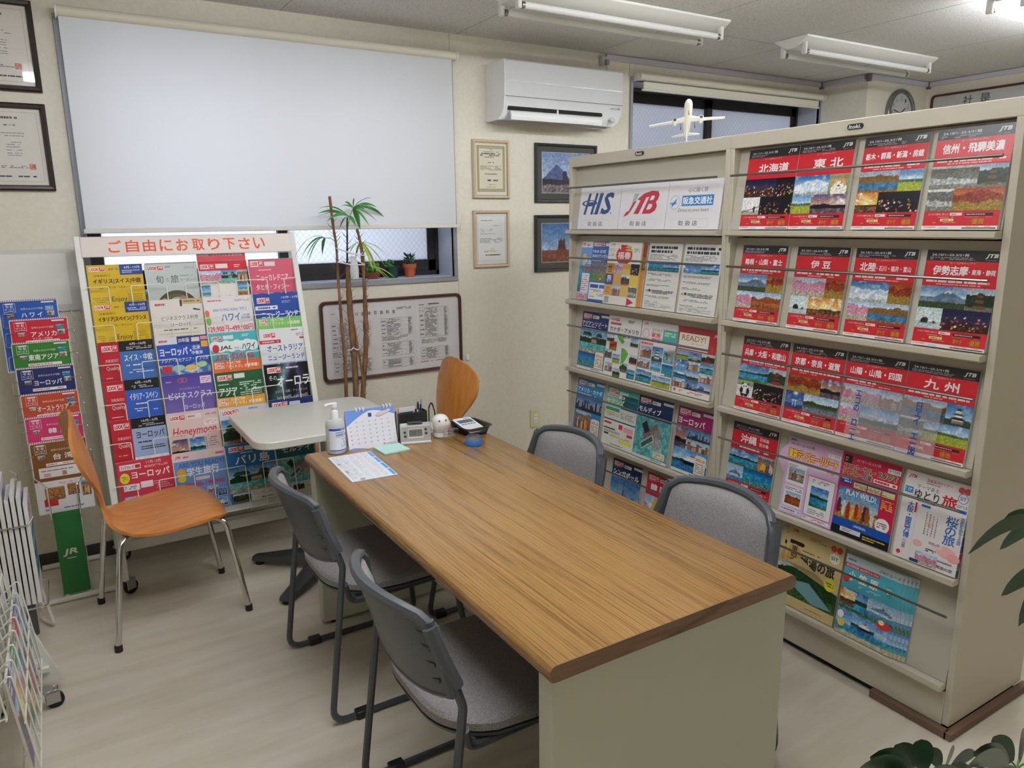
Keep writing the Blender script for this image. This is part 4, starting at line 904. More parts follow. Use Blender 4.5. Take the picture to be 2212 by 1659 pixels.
# ================================================================== wire racks at the left picture edge
t=wrack=thing('wire_rack','white wire leaflet rack on castors at the lower left picture edge','display rack',(-.25,2.38,0))
OX3,OY3=-.25,2.38
b=MB()
def wx(z): return -.176-(z-.13)*.10
for tier,(z0,z1,off) in enumerate(((.13,.42,0),(.30,.60,-.035))):
    for k in range(8):
        y=2.665-.085*k
        b.tube(fillet([(wx(z0)+off-.04-OX3,y-OY3,z0),(wx(z0)+off-OX3,y-OY3,z0),(wx(z1)+off-OX3,y-OY3,z1),(wx(z1)+off-.055-OX3,y-OY3,z1-.05)],.01,3),.0026,6)
    for z in (z0,z0+.15): b.tube([(wx(z)+off-.001-OX3,2.67-OY3,z),(wx(z)+off-.001-OX3,2.06-OY3,z)],.0026,6)
    b.tube([(wx(z0)+off-.04-OX3,2.67-OY3,z0),(wx(z0)+off-.04-OX3,2.06-OY3,z0)],.0026,6)
b.build('pocket_wire','wire_white',t)
b=MB(); b.box(-.30-OX3,2.655-OY3,.105,-.18-OX3,2.675-OY3,.125).box(-.30-OX3,2.06-OY3,.105,-.28-OX3,2.654-OY3,.125)
b.loft([[(-.262-OX3,2.69-OY3,.34),(-.225-OX3,2.69-OY3,.34),(-.225-OX3,2.675-OY3,.34),(-.262-OX3,2.675-OY3,.34)],[(-.205-OX3,2.69-OY3,.035),(-.125-OX3,2.69-OY3,.035),(-.125-OX3,2.675-OY3,.035),(-.205-OX3,2.675-OY3,.035)]])
b.box(-.345-OX3,2.655-OY3,.08,-.315-OX3,2.675-OY3,.9).box(-.345-OX3,2.06-OY3,.08,-.315-OX3,2.08-OY3,.9).box(-.344-OX3,2.08-OY3,.88,-.316-OX3,2.655-OY3,.9).box(-.344-OX3,2.08-OY3,.081,-.316-OX3,2.655-OY3,.1)
b.box(-.315-OX3,2.656-OY3,.081,-.16-OX3,2.674-OY3,.1)
b.build('frame','white_metal',t,bevel=.002)
for x,y,a in ((-.172,2.575,.15),(-.172,2.09,.2),(-.33,2.6,.3),(-.33,2.09,.3)): castor(t,x-OX3,y-OY3,a,.026)
b=MB()
t=wst=thing('wire_stand','chrome wire booklet stand with a dark leg, behind the lower left rack','display stand',(-.24,3.0,0))
OX4,OY4=-.24,3.0
b=MB().tube([(-.215-OX4,3.13-OY4,0),(-.215-OX4,3.13-OY4,.50)],.017,12); b.build('post','post_grey',t)
b=MB()
b.tube(fillet([(-.32-OX4,2.84-OY4,.53),(-.165-OX4,2.84-OY4,.53),(-.15-OX4,2.86-OY4,.55)],.01,3),.0032,8)
b.build('wire_pocket','chrome',t); b=MB()
b.tube(fillet([(-.215-OX4,3.11-OY4,.235),(-.145-OX4,3.05-OY4,.235),(-.145-OX4,2.83-OY4,.235),(-.32-OX4,2.83-OY4,.235),(-.32-OX4,3.05-OY4,.235),(-.215-OX4,3.11-OY4,.235)],.02,3),.0036,8)
for z in (.60,.66): b.build('wire_hook' if z>.61 else 'wire_base','chrome',t); b=MB(); b.tube(fillet([(-.215-OX4,3.11-OY4,z),(-.185-OX4,3.02-OY4,z),(-.185-OX4,2.96-OY4,z)],.01,3),.0028,8)
b.build('wire_hook','chrome',t)
b=MB()
b.tube(fillet([(-.19-OX4,3.13-OY4,.30),(-.15-OX4,3.14-OY4,.012),(-.19-OX4,3.22-OY4,.012),(-.21-OX4,3.13-OY4,.26)],.02,4),.006,8)
b.tube(fillet([(-.24-OX4,3.13-OY4,.30),(-.40-OX4,3.14-OY4,.012),(-.36-OX4,3.22-OY4,.012),(-.22-OX4,3.13-OY4,.26)],.02,4),.006,8)
b.build('foot_loop','white_metal',t)

# ================================================================== travel brochures
def leaflet(label,ops,w,h,th,loc,rot,group,cat='brochure',name='travel_brochure',edge='#d6d3cc',gloss=True,roll=0):
    b=MB(); b.box(-w/2,-th,0,w/2,0,h,0,lin(edge)); pg=Page(b,w,h,-th); pg.run(ops)
    o=b.build(name,'print_gloss' if gloss else 'print_matt'); o.rotation_mode='YXZ'; o.location=loc; o.rotation_euler=(rot[0],roll,rot[2]); return tag(o,label,cat,group)
def shelf(tier,y0,y1,label,ops,h=.267,th=.006,group='',push=0,up=0,roll=0,edge='#d6d3cc',gloss=True,name='travel_brochure',cat='brochure'):
    # stands on the ledge of a cabinet tier, leaning on its sloping back plate
    return leaflet(label,ops,abs(y0-y1),h,th,(XS-.006-push,(y0+y1)/2,TIER[tier]+up+.0005),(-LEAN,0,-PI/2),group,edge=edge,gloss=gloss,roll=roll,name=name,cat=cat)
def jtb(u0,v0,u1,v1,c='#e8e8e8'): return [('T','JTB',u0,v0,u1,v1,c,.045,.35)]
def look(u0,v0,u1,v1,bg='#f2f0ee'):
    m=u0+(u1-u0)*.62; k=(v1-v0)
    return [('R',u0,v0,u1,v1,bg),('T','LOOK',u0+.01,v0+k*.14,m-.008,v1-k*.14,'#c8202c',.05),('R',m,v0+k*.08,u1-.006,v1-k*.08,'#c8202c'),('T','JTB',m+.012,v0+k*.2,u1-.018,v1-k*.2,'#f6eeee',.035,.3)]
RED='#c01f2b'
def ace(date,title,pics,tb=(.1,.16,.9,.25),sub=True,extra=(),gold=2,seed=1):
    o=[('R',0,0,1,1,RED),('R',0,0,1,.108,'#222326'),('T',date,.07,.032,.58,.062,'#dcdcdc',.02),('L',.05,.068,.66,.1,2,'#9a9a9e',seed,.5)]+jtb(.8,.028,.95,.078)+[('L',.8,.088,.95,.096,1,'#8a8a8e',seed,.6)]
    o+=[('T','エースJTBセレクト',.34,.118,.68,.142,'#e8b8b4',.0)]
    if title: o.append(('T',title,*tb,'#f3eded',.03))
    o+=list(extra)
    if sub: o+=[('L',.05,.305,.95,.335,1,'#ecc9c6',seed+3,.7,.95),('L',.2,.34,.8,.358,1,'#e2aaa8',seed+4,.6)]
    k1,k2,k3,k4=pics; s=seed*10
    o+=[('I',0,.37,.64,.597,k1,s+1),('I',.64,.37,1,.597,k2,s+2),('I',0,.597,.36,.815,k3,s+3),('I',.36,.597,1,.815,k4,s+4)]
    o+=[('T','スマホで便利に楽しむ',.06,.838,.34,.858,'#f0dcda',.0),('R',.36,.834,.52,.862,'#e9dcdc'),('L',.38,.842,.5,.855,1,'#8a5a5a',2,.8),('L',.2,.872,.42,.882,1,'#e6a9a6',3,.6)]
    o+=[('R',.24,.892,.42,.918,'#e8d98a'),('L',.26,.9,.4,.912,1,'#5a4a2a',4,.8),('L',.14,.926,.5,.936,1,'#e0a09e',5,.6),('R',.56,.838,.92,.865,'#2a2022'),('L',.58,.845,.9,.858,1,'#c9b9b4',6,.7),('L',.56,.873,.92,.88,1,'#d98a88',7,.5)]
    if gold==2: o+=[('T','華やぎ',.57,.895,.7,.945,'#b8862c',.02),('R',.745,.885,.748,.95,'#a03038'),('T','優雅',.79,.89,.93,.948,'#b8862c',.025)]
    elif gold==1: o+=[('T','優雅',.66,.89,.82,.948,'#b8862c',.025)]
    else: o+=[('L',.56,.89,.93,.945,3,'#e9c9c6',8,.6)]
    o+=[('R',0,.962,1,1,'#e9e6e4'),('L',.03,.968,.2,.984,1,'#c98a7a',9,.8),('E',.3,.985,.07,.012,'#bcd6ea',12),('L',.55,.966,.93,.974,1,'#c0303a',11,.6),('R',.55,.98,.98,.99,'#2c2a2c')]
    return o
g='red and black domestic travel brochures in the near cabinet'
R=lambda tier,y0,y1,lab,ops,**k: shelf(tier,y0,y1,lab,ops,group=g,**k)
D1='24.10/1~25.3/31発'
R(0,1.848,1.645,'red brochure titled 北海道 with a white bird picture, topmost row',ace('24.11/1~25.3/31発','北海道',('illum','night','white','night'),(.24,.185,.84,.30),False,seed=2),th=.012)
R(0,1.642,1.446,'red brochure titled 東北 with a dog picture, topmost row',ace(D1,'東 北',('snow','dog','field','dusk'),(.3,.18,.84,.29),False,seed=3),th=.013)
R(0,1.417,1.222,'red brochure titled 栃木・群馬・新潟・房総, topmost row',ace(D1,'栃木・群馬・新潟・房総',('river','field','sunset','night'),(.05,0.172,.95,0.245),seed=4),th=.009)
R(0,1.199,1.003,'red brochure titled 信州・飛騨美濃, topmost row near the open side',ace(D1,'信州・飛騨美濃',('gorge','temple','gorge','leaves'),(.1,0.152,.9,0.250),gold=1,seed=5),th=.012)
R(1,1.855,1.664,'red brochure titled 箱根・山梨・富士 with a pagoda picture',ace(D1,'箱根・山梨・富士',('fuji','leaves','flower','autumn'),(.09,0.172,.92,0.250),seed=6),th=.012)
R(1,1.628,1.436,'red brochure titled 伊豆 with pink blossom pictures',ace(D1,'伊 豆',('flower','leaves','rocks','sunset'),(.3,0.162,.68,0.255),seed=7),th=.009)
R(1,1.417,1.223,'red brochure titled 北陸・石川・福井・富山 with a blue snow picture',ace(D1,None,('snow','leaves','flower','river'),extra=[('T','北陸',.1,0.157,.37,0.255,'#f3eded',.03),('T','・石川・福井・富山',.38,0.187,.93,0.248,'#f3eded',.02)],seed=8),th=.007)
R(1,1.197,.999,'red brochure titled 伊勢志摩・東海・静岡 with a sea rock picture',ace(D1,None,('fuji','temple','rocks','illum'),extra=[('T','伊勢志摩',.12,0.157,.60,0.255,'#f3eded',.03),('T','・東海・静岡',.61,0.187,.95,0.242,'#f3eded',.02)],seed=9),th=.009)
R(2,1.834,1.633,'red brochure titled 兵庫・大阪・和歌山 with a panda picture',ace(D1,'兵庫・大阪・和歌山',('bay','shrine','panda','night'),(.06,0.162,.94,0.255),seed=10),th=.007)
R(2,1.622,1.421,'red brochure titled 京都・奈良・滋賀 with a pagoda glowing in autumn leaves',ace(D1,'京都・奈良・滋賀',('leaves','dusk','gate','bridge'),(.08,0.162,.92,0.255),seed=11),th=.007)
R(2,1.415,1.219,'red brochure titled 山陽・山陰・四国, left of the taped blue letters pair',ace(D1,'山陽・山陰・四国',('flower','town','flower','mount'),(.08,0.157,.93,0.245),seed=12),th=.007)
R(2,1.215,1.018,'red brochure titled 九州 with a white and black castle picture',ace(D1,'九 州',('river','castle','gorge','field'),(.26,0.157,.76,0.260),gold=1,seed=13),th=.009)
R(3,1.859,1.655,'red brochure titled 沖縄 with a dolphin and blue reef pictures',ace('24.11/1~25.5/7発',None,('bay','people','dolphin','reef'),sub=False,gold=0,extra=[('T','沖縄',.2,0.147,.56,0.265,'#f3eded',.03),('T','石垣島',.62,0.137,.82,0.185,'#f3eded',.02),('T','宮古島',.62,0.207,.82,0.255,'#f3eded',.02),('L',.2,.315,.85,.345,1,'#ecc9c6',3,.7)],seed=14),th=.008)
t=thing('plastic_sheet','clear plastic sheet with blue vertical letters laid over the 山陽 and 九州 brochures','plastic sheet',(XS-.0365-.0,1.245,TIER[2]+.001),-PI/2); t.rotation_euler=(-LEAN,0,-PI/2)
MB().box(-.125,-.0006,0,.155,0,.165).build('sheet','clear_sheet',t)
for u,tx in ((.06,'エ\nコ\nの\n\nロ\nー\nエ'),(.74,'日\nエ\nイ\n\nエ\nー\n図')): b=MB(); pg=Page(b,.28,.165,-.0008,.0-.125,0); pg.T(tx,u,.03,u+.07,.97,'#27408f',.03); b.build('lettering','print_gloss',t)
DIS=[('G',0,0,1,1,'#dcb3d6','#e6c4e4'),('E',.25,.3,.4,.25,'#e3bfe0',24),('E',.8,.7,.35,.3,'#d9a9d2',24),('R',.03,.02,.14,.045,'#7a6a8a'),('T','24.10/1~25.3/31発',.05,.06,.5,.1,'#4a4050',.015),('R',.76,.085,.98,.135,'#f3f0f4'),('T','エースJTB',.78,.095,.96,.125,'#2a2f5a',.01)]
DIS+=[('T','東京ディズニーリゾート',.018,.135,.962,.275,'#b8322c',.11),('T','東京ディズニーリゾート',.03,.145,.95,.265,'#f4d83a',.04),('T','への旅',.72,.3,.92,.34,'#d98a2a',.03)]
DIS+=[('R',.05,.33,.42,.6,'#f1eef4'),('I',.09,.39,.39,.56,'town',3),('R',.05,.63,.42,.9,'#f1eef4'),('I',.09,.71,.39,.87,'autumn',6),('R',.5,.3,.78,.34,'#cfd6ea'),('R',.47,.42,.97,.93,'#c94a6a'),('R',.478,.428,.962,.922,'#f4f2f6'),('L',.56,.45,.9,.5,2,'#8a8090',5,.5),('I',.55,.54,.88,.8,'bay',8),('L',.55,.83,.86,.9,3,'#8a8496',7,.45),('L',.07,.345,.4,.38,2,'#8a8090',2,.5),('L',.07,.645,.4,.69,2,'#8a8090',3,.5),('R',.03,.925,.44,.965,'#eef0fa'),('L',.05,.935,.42,.955,1,'#4a5aa0',4,.7),('R',.47,.94,.97,.985,'#f6f2f6'),('L',.49,.95,.95,.975,2,'#a04a70',5,.6)]
shelf(3,1.612,1.406,'lilac and pink brochure with yellow title letters beside the red 沖縄 one',DIS,h=.267,th=.006,group='theme park brochures')
USJ=[('R',0,0,1,1,'#c8244a'),('R',.03,.03,.17,.13,'#2a1c22'),('L',.05,.05,.15,.11,2,'#c9a04a',2,.5),('T','24.10/1~25.3/31発',.25,.045,.66,.085,'#f0c8d0',.01),('R',.78,.06,.99,.115,'#f3f0f2'),('T','エースJTB',.8,.07,.97,.105,'#2a2f5a',.01)]
USJ+=[('T','ユニバーサル・スタジオ',.035,.118,.965,.205,'#e9c93a',.1),('T','ユニバーサル・スタジオ',.05,.125,.95,.198,'#1f4fa0',.04),('T','ジャパンへの旅',.03,.198,.56,.278,'#e9c93a',.1),('T','ジャパンへの旅',.045,.205,.545,.27,'#1f4fa0',.04),('R',.58,.225,.97,.27,'#f4f0f0'),('L',.6,.232,.95,.262,1,'#b8322c',3,.8)]
USJ+=[('R',.03,.285,.24,.38,'#1f3f86'),('L',.05,.3,.22,.365,2,'#d9dff0',4,.6),('R',.27,.29,.97,.325,'#20386e'),('R',.27,.335,.49,.4,'#d9dca0'),('R',.51,.335,.73,.4,'#d9dca0'),('R',.75,.335,.96,.4,'#d9dca0'),('L',.29,.345,.95,.39,3,'#5a5a4a',6,.5)]
USJ+=[('I',.03,.42,.74,.80,'coaster',5),('T','PLAY WILD!',.16,.435,.68,.505,'#f4f4f0',.04),('L',.77,.43,.96,.55,5,'#f0c94a',8,.6),('E',.84,.735,.12,.085,'#f4f2f0',24),('L',.76,.70,.92,.77,3,'#8a3a3a',9,.6),('R',0,.80,1,.90,'#1f4fa8'),('T','UNIVERSAL',.38,.835,.6,.865,'#d9e2f4',.03),('R',0,.90,1,1,'#1b1a1c'),('R',.16,.9,.52,.955,'#e9e6e8'),('L',.2,.91,.5,.945,2,'#a05a64',2,.5),('L',.56,.92,.96,.975,2,'#c9b84a',12,.55)]
shelf(3,1.403,1.205,'red brochure with blue and yellow title letters and a bright coaster picture',USJ,th=.007,group='theme park brochures')
YU=[('R',0,0,1,1,'#ece6e6')]+jtb(.05,.04,.17,.085,'#c8202c')+[('T','添乗員同行ツアー',.33,.045,.72,.085,'#b83a40',.01),('L',.33,.09,.72,.105,1,'#6a7aa0',2,.6),('T','テーマある',.2,.13,.54,.175,'#3a3234',.0),('T','ゆとり',.18,.185,.56,.29,'#241f20',.015),('T','旅',.6,.165,.83,.295,'#c0262e',.03),('O',.38,.295,.2,.025,.14,'#241f20'),('E',.86,.07,.05,.035,'#d0555c',14),('E',.945,.07,.05,.035,'#d0555c',14),('O',.9,.155,.075,.055,.12,'#4a78b0'),('T','SIT',.855,.135,.945,.175,'#4a78b0',.02),('L',.83,.225,.98,.26,2,'#8a8486',3,.5),('R',.82,.275,.98,.31,'#2a5fa8'),('R',.02,.18,.15,.25,'#4a86c4'),('L',.03,.195,.14,.235,2,'#e6eef6',5,.6),
 ('R',.265,.33,.268,1,'#c9bcc0'),('T','大\n阪\n・\n関\n西\n万\n博',.11,.34,.21,.76,'#1f5fb0',.02),('T','へ\nの\n旅',.12,.78,.18,.88,'#4a4446',.0),('R',.225,.335,.255,.45,'#c9343c'),('E',.09,.935,.035,.025,'#d03a40',14),('R',.32,.335,.46,.36,'#2f66a4'),('T','桜\nの\n旅',.72,.37,.9,.69,'#1f66b0',.01),('T','季\n節\nを\n愛\nで\nる\n旅',.92,.35,.985,.65,'#5a6a9a',.0),('E',.5,.53,.06,.035,'#f0c4c4',14),('E',.8,.77,.15,.06,'#efb8b8',18),('E',.92,.81,.1,.05,'#eba8a4',16),('E',.66,.74,.08,.03,'#f3d0ce',14),('E',.36,.77,.07,.035,'#eeb9b6',14),('I',.36,.855,.7,.99,'flower',9),('R',.285,.955,.42,.99,'#2a3a6a')]
YU+=[('L',.42+.055*k,.4+.012*k,.44+.055*k,.66,9,'#8a8086',20+k,.7) for k in range(4)]+[('L',.53,.71,.7,.74,2,'#6a70a0',7,.5),('L',.5,.79,.66,.83,2,'#4a4a50',8,.6),('T','常道の旅',.7,.93,.94,.965,'#4a4446',.01),('L',.7,.87,.93,.9,1,'#8a7a90',9,.6)]
shelf(3,1.188,1.000,'white magazine titled ゆとり旅 with pink blossom and coloured index tabs',YU,th=.012,group='',push=0)
b=MB()
for k,c in enumerate(('#6a2040','#8f2a5a','#a02a3a','#2f7f9a','#3a8fb0','#4a9a4a','#4a4a9a','#5a4a9a','#b8417a','#8a5a9a','#2a4a44')):
    b.box(-.094,-.0121,.267-.0243*(k+1)+.001,-.0925,-.001,.267-.0243*k-.001,0,lin(c))
# coloured index tabs on the fore edge are part of the magazine
yo=[o for o in COL.objects if o.get('label','').startswith('white magazine titled')][0]
b.box(0,0,0,.0001,.0001,.0001,0,lin('#fff')); tb=b.build('index_tabs','print_gloss',yo); tb.location=(.187,0,0)
BG=[('R',0,0,1,1,'#d4bd84')]+jtb(.08,.03,.18,.075,'#c0303a')+[('L',.4,.05,.76,.1,3,'#8a744a',2,.5),('E',.82,.085,.05,.04,'#d04a3a',14),('E',.92,.085,.05,.04,'#d04a3a',14),('E',.86,.2,.09,.065,'#eee8d6',18),('T','SIT',.8,.18,.92,.22,'#5a5a5a',.02),('Y',[(.06,.17),(.3,.17),(.33,.195),(.3,.22),(.06,.22)],'#2a2622'),('E',.16,.37,.13,.16,'#c9a05a',20),('T','黒\n空\n茶',.1,.24,.22,.5,'#241f1c',.02),('T','秘湯の旅',.28,.30,.9,.45,'#2a241f',.03),('L',.3,.245,.62,.27,1,'#7a643c',3,.6),('E',.85,.53,.1,.08,'#dfd23a',20),('L',.78,.5,.92,.56,2,'#6a6a2a',4,.6),('I',0,.46,1,.87,'forest',21),('Y',[(0,.46),(.3,.36),(1,.62),(1,.46),(.62,.46)],'#d4bd84'),('Y',[(.08,.68),(.5,.62),(.95,.84),(.6,.86)],'#6f9aa0'),('T','SIT',.8,.18,.92,.22,'#5a5a5a',.02),('E',.85,.53,.1,.08,'#dfd23a',20),('L',.78,.5,.92,.56,2,'#6a6a2a',4,.6),('L',.5,.93,.9,.95,1,'#8a744a',6,.5)]
shelf(4,1.612,1.40,'beige hot spring brochure mostly hidden behind its front copy',BG,th=.003,push=0,up=0,group='beige hot spring brochures')
shelf(4,1.588,1.368,'front beige hot spring brochure with black brush lettering, lowest row',BG,h=.282,th=.004,push=.0035,group='beige hot spring brochures')
OG=[('R',0,0,1,1,'#4fb0c4'),('R',0,0,1,.105,'#c9dbe2'),('L',.04,.045,.3,.075,1,'#6a86a0',2,.7),('T','JTBクルーズ',.6,.045,.97,.09,'#2a3a6a',.01),('R',0,.11,.62,.16,'#c83a44'),('T','横浜港発着 2025年7/19~7/24',.02,.118,.6,.152,'#f3e6e6',.01),('T','小 笠 原',.08,.19,.62,.31,'#f4f0d8',.03),('E',.83,.26,.09,.075,'#3a9aa8',20),('L',.76,.22,.9,.3,3,'#dfe2a0',4,.6),('L',.3,.335,.75,.37,2,'#dff0f4',5,.5),('E',.06,.3,.06,.05,'#d0343c',12),('I',0,.42,1,.68,'bay',31),('I',.5,.42,1,.62,'dolphin',32),('I',0,.43,.28,.62,'sunset',33),('T','Ogasawara',.05,.42,.3,.48,'#f0f0f0',.02),('I',0,.68,1,1,'sea',34),('I',.28,.7,.7,.92,'ship',35),('E',.82,.68,.13,.05,'#d0343c',16),('E',.78,.65,.05,.03,'#f0e6a0',12),('E',.07,.76,.06,.05,'#f4f0ea',12),('E',.1,.86,.07,.05,'#e0cf5a',12)]
for k,lb in enumerate(('rearmost fanned copy of the blue island cruise brochure','fourth fanned copy back of the blue island cruise brochure','third fanned copy back of the blue island cruise brochure','blue island cruise brochure copy directly behind the frontmost one','frontmost blue island cruise brochure showing a white ship, lowest row')):
    shelf(4,1.366-.011*(5-k),1.168-.011*(5-k)+.006,lb,OG,th=.0025,push=.003*k,group='fanned blue cruise brochures')

# ---- far cabinet
SIGN=dict(h=.184,th=.004,name='company_sign',cat='sign',group='company signs on the far cabinet')
bx=lambda: [('R',0,0,1,1,'#e6e4e8'),('R',.1,.78,.8,.785,'#c4c2c8'),('R',.1,.955,.8,.96,'#c4c2c8'),('R',.1,.78,.103,.96,'#c4c2c8'),('R',.797,.78,.8,.96,'#c4c2c8'),('T','取 扱 店',.26,.82,.62,.925,'#4a4a52',.01)]
def ital(ch,u0,v0,u1,v1,c,b,s): return ('T',ch,u0,v0,u1,v1,c,b,s)
H1=bx()+[('T','H',.17,.15,.40,.65,'#24457c',.035,.3),('T','I',.45,.15,.53,.65,'#24457c',.03,.3),('T','S',.59,.15,.81,.65,'#24457c',.04,.3),('E',.385,.625,.013,.02,'#24457c',10),('E',.545,.625,.013,.02,'#24457c',10),('E',.80,.625,.013,.02,'#24457c',10),('O',.25,.38,.19,.075,.28,'#24457c')]
shelf(0,2.806,2.522,'white sign with blue slanted lettering and an orbit ring, far left on the top shelf',H1,**SIGN)
H2=bx()+[('Y',[(.295,.21),(.40,.21),(.335,.40),(.262,.415)],'#a9b3b6'),('Y',[(.285,.40),(.36,.37),(.25,.60),(.19,.68),(.10,.72),(.15,.62),(.21,.585)],'#b8283a'),('Y',[(.37,.34),(.5,.22),(.67,.165),(.80,.19),(.825,.27),(.8,.37),(.77,.405),(.80,.5),(.77,.6),(.68,.66),(.5,.66),(.62,.29),(.555,.31),(.43,.66),(.32,.66),(.44,.37)],'#b8283a'),('Y',[(.665,.28),(.715,.27),(.735,.3),(.71,.36),(.635,.38)],'#e6e4e8'),('Y',[(.625,.45),(.695,.455),(.705,.5),(.67,.565),(.585,.575)],'#e6e4e8')]
shelf(0,2.520,2.236,'white sign with a red and grey slanted logo, middle of the top shelf',H2,**SIGN)
H3=bx()+[('T','心に届く旅',.38,.15,.74,.245,'#5a5a62',.0),('R',.28,.31,.86,.52,'#2f7fc4'),('T','阪急交通社',.30,.34,.84,.49,'#f2f4f8',.03),('O',.15,.44,.095,.145,.05,'#4a8ac4'),('Y',[(.04,.46),(.12,.44),(.19,.35),(.16,.45),(.2,.46),(.13,.49),(.1,.54),(.09,.48)],'#3a7ac0'),('T','Direct to your heart',.23,.57,.8,.66,'#6a6a70',.0,.1)]
shelf(0,2.234,1.955,'white sign with a blue boxed name and a round bird emblem',H3,**SIGN)
g2='overseas travel brochures in the far cabinet'
L_=lambda tier,y0,y1,lab,ops,**k: shelf(tier,y0,y1,lab,ops,group=k.pop('group',g2),**k)
def mag(hd,title,tb,pics,seed=1,sub=None,box=True,tc='#f2f2f2',hv=.27):
    o=[('R',0,0,1,1,hd)]+look(.05,.035,.36,.105)+[('R',.4,.05,.64,.105,'#dcdcdc'),('L',.42,.06,.62,.095,1,'#8a8a90',2,.7),('R',.72,.03,1,.07,'#d9dde4'),('L',.05,.118,.26,.13,1,'#c9d2e0',3,.6),('T',title,*tb,tc,.025)]
    if sub: o.append(('L',.05,hv-.03,.75,hv-.01,1,'#dfe4ec',4,.7))
    o+=pics+[('R',0,.955,1,1,'#e4e2de'),('L',.55,.965,.97,.985,1,'#5a5a60',6,.6)]
    if box: o+=[('R',.66,.68,.97,.945,'#efe6cf'),('E',.815,.68,.15,.02,'#efe6cf',16),('L',.69,.705,.95,.75,2,'#c0504a',7,.5),('L',.69,.77,.95,.92,6,'#6a6258',8,.45)]
    return o
ST=[('I',0,0,1,1,'reef',4),('R',0,0,1,.1,'#e8e0e6')]+jtb(.08,.03,.3,.08,'#c8343c')+[('L',.45,.04,.9,.08,1,'#b0586a',2,.6),('R',0,.1,1,.42,'#6f9ad8'),('T','学生',.35,.26,.98,.38,'#e9eef6',.02),('E',.35,.27,.16,.07,'#e8c43a',16),('E',.33,.36,.12,.05,'#d9d23a',16),('L',.35,.42,.95,.5,2,'#c8323c',3,.8),('R',.3,.54,.95,.86,'#eceaf0'),('L',.35,.56,.9,.84,8,'#b06a78',5,.5),('I',0,.86,1,1,'flower',7)]
L_(1,2.813,2.728,'narrow pale blue and pink student brochure beside the baseball one',ST,th=.004)
ML=[('R',0,0,1,1,'#2a5aa8')]+look(.04,.015,.66,.075)+[('R',.7,.02,1,.07,'#e2e6ee'),('T','MLB 公式',.05,.13,.75,.185,'#f0f2f6',.02),('T','2025ロサンゼルス',.03,.205,.98,.26,'#f0f2f6',.02),('T','試合観戦ツアー',.05,.275,.9,.325,'#e9ecf2',.02),('I',0,.34,1,.66,'stadium',3),('R',.04,.68,.98,.96,'#e9ecf4'),('R',.1,.71,.55,.77,'#2a4a9a'),('R',.6,.71,.95,.77,'#3a6ab0'),('L',.08,.79,.94,.93,6,'#7a7a6a',4,.5),('R',.1,.83,.5,.9,'#f0e6b8')]
L_(1,2.728,2.598,'blue brochure with a baseball stadium picture in the far cabinet',ML,th=.004,push=.002)
orange=[('R',0,0,1,1,'#c98a2c'),('R',0,0,1,.42,'#8f2a24'),('I',0,.0,1,.4,'leaves',5),('R',.3,.0,.55,1,'#d9a23a')]
L_(1,2.415,2.362,'narrow orange brochure edge behind the red sun cover in the far cabinet',orange,th=.006)
FK=[('R',0,0,1,1,'#e9e4dc')]+jtb(.07,.025,.19,.06,'#c0303a')+[('E',.5,.2,.245,.16,'#c0262e',30),('E',.42,.075,.06,.04,'#c0262e',14),('R',.34,.07,.38,.11,'#f4eee6'),('T','福春',.3,.15,.7,.265,'#f6f0ea',.02),('E',.62,.075,.09,.02,'#b8b24a',14),('E',.64,.12,.12,.015,'#c9bb4a',14),('L',.03,.1,.22,.23,6,'#8a8480',3,.4),('L',.77,.09,.95,.16,3,'#6a6664',4,.5)]
cols=['#c9923a','pink','#d8b04a','dark','#3a3f7a','#cf9f52','temple','#e0c04a','#d3a04a','castle','#d8ae5c','forest']
for k,c in enumerate(cols):
    u,v=(k%4)*.25,.335+(k//4)*.175
    kd={'pink':'flower','dark':'night','temple':'shrine','castle':'town','forest':'gorge'}.get(c)
    FK.append(('I',u,v,u+.25,v+.175,kd,40+k) if kd else ('R',u,v,u+.25,v+.175,c))
FK+=[('T','世',.05,.36,.19,.48,'#2a2018',.01),('T','界',.05,.535,.2,.65,'#e9e4f0',.02),('T','の',.06,.72,.19,.83,'#8a5a24',.0),('T','旅',.04,.875,.19,.985,'#2a2422',.0),('Y',[(.74,.87),(.95,.935),(.74,1)],'#c0303a')]
L_(1,2.603,2.388,'white and gold magazine with a red sun and the title 福春',FK,th=.007,push=.007)
def sheet(s):
    o=[('R',0,0,1,1,'#e6e4e0'),('L',.06,.04,.97,.085,1,'#2f3a44',s,.85,.97),('L',.06,.1,.95,.145,1,'#2f3a44',s+1,.85,.97),('L',.04,.16,.9,.25,5,'#7a7c80',s+2,.5),('I',.03,.27,.97,.42,'reef' if s%2 else 'sky',s),('I',.5,.31,.97,.42,'bay',s+9)]
    for k in range(6): o+=[('L',.05,.45+k*.085,.8,.485+k*.085,2,'#5a5c60',s+5+k,.45),('R',.04,.5+k*.085,.97,.502+k*.085,'#c4c2be')]
    return o+[('E',.17,.715,.03,.022,'#2a3438',10),('L',.25,.7,.9,.76,3,'#4a4c50',s+13,.55),('R',.04,.9,.97,.985,'#dedcd8'),('L',.06,.91,.9,.97,4,'#6a6c70',s+15,.4)]
L_(1,2.354,2.164,'white price flyer with a blue sea strip, left of two alike in the far cabinet',sheet(5),th=.003,gloss=False,group='white price flyers')
L_(1,2.150,1.955,'white price flyer with a blue sea strip, at the cabinet divide',sheet(8),th=.003,gloss=False,group='white price flyers')
L_(2,2.801,2.607,'navy brochure titled アジアンリゾート with a beach hut picture',mag('#1f2f66','アジアンリゾート',(.02,.155,.97,.23),[('I',0,.28,1,.7,'pool',2),('I',0,.7,1,.955,'reef',9)],2,True),th=.006)
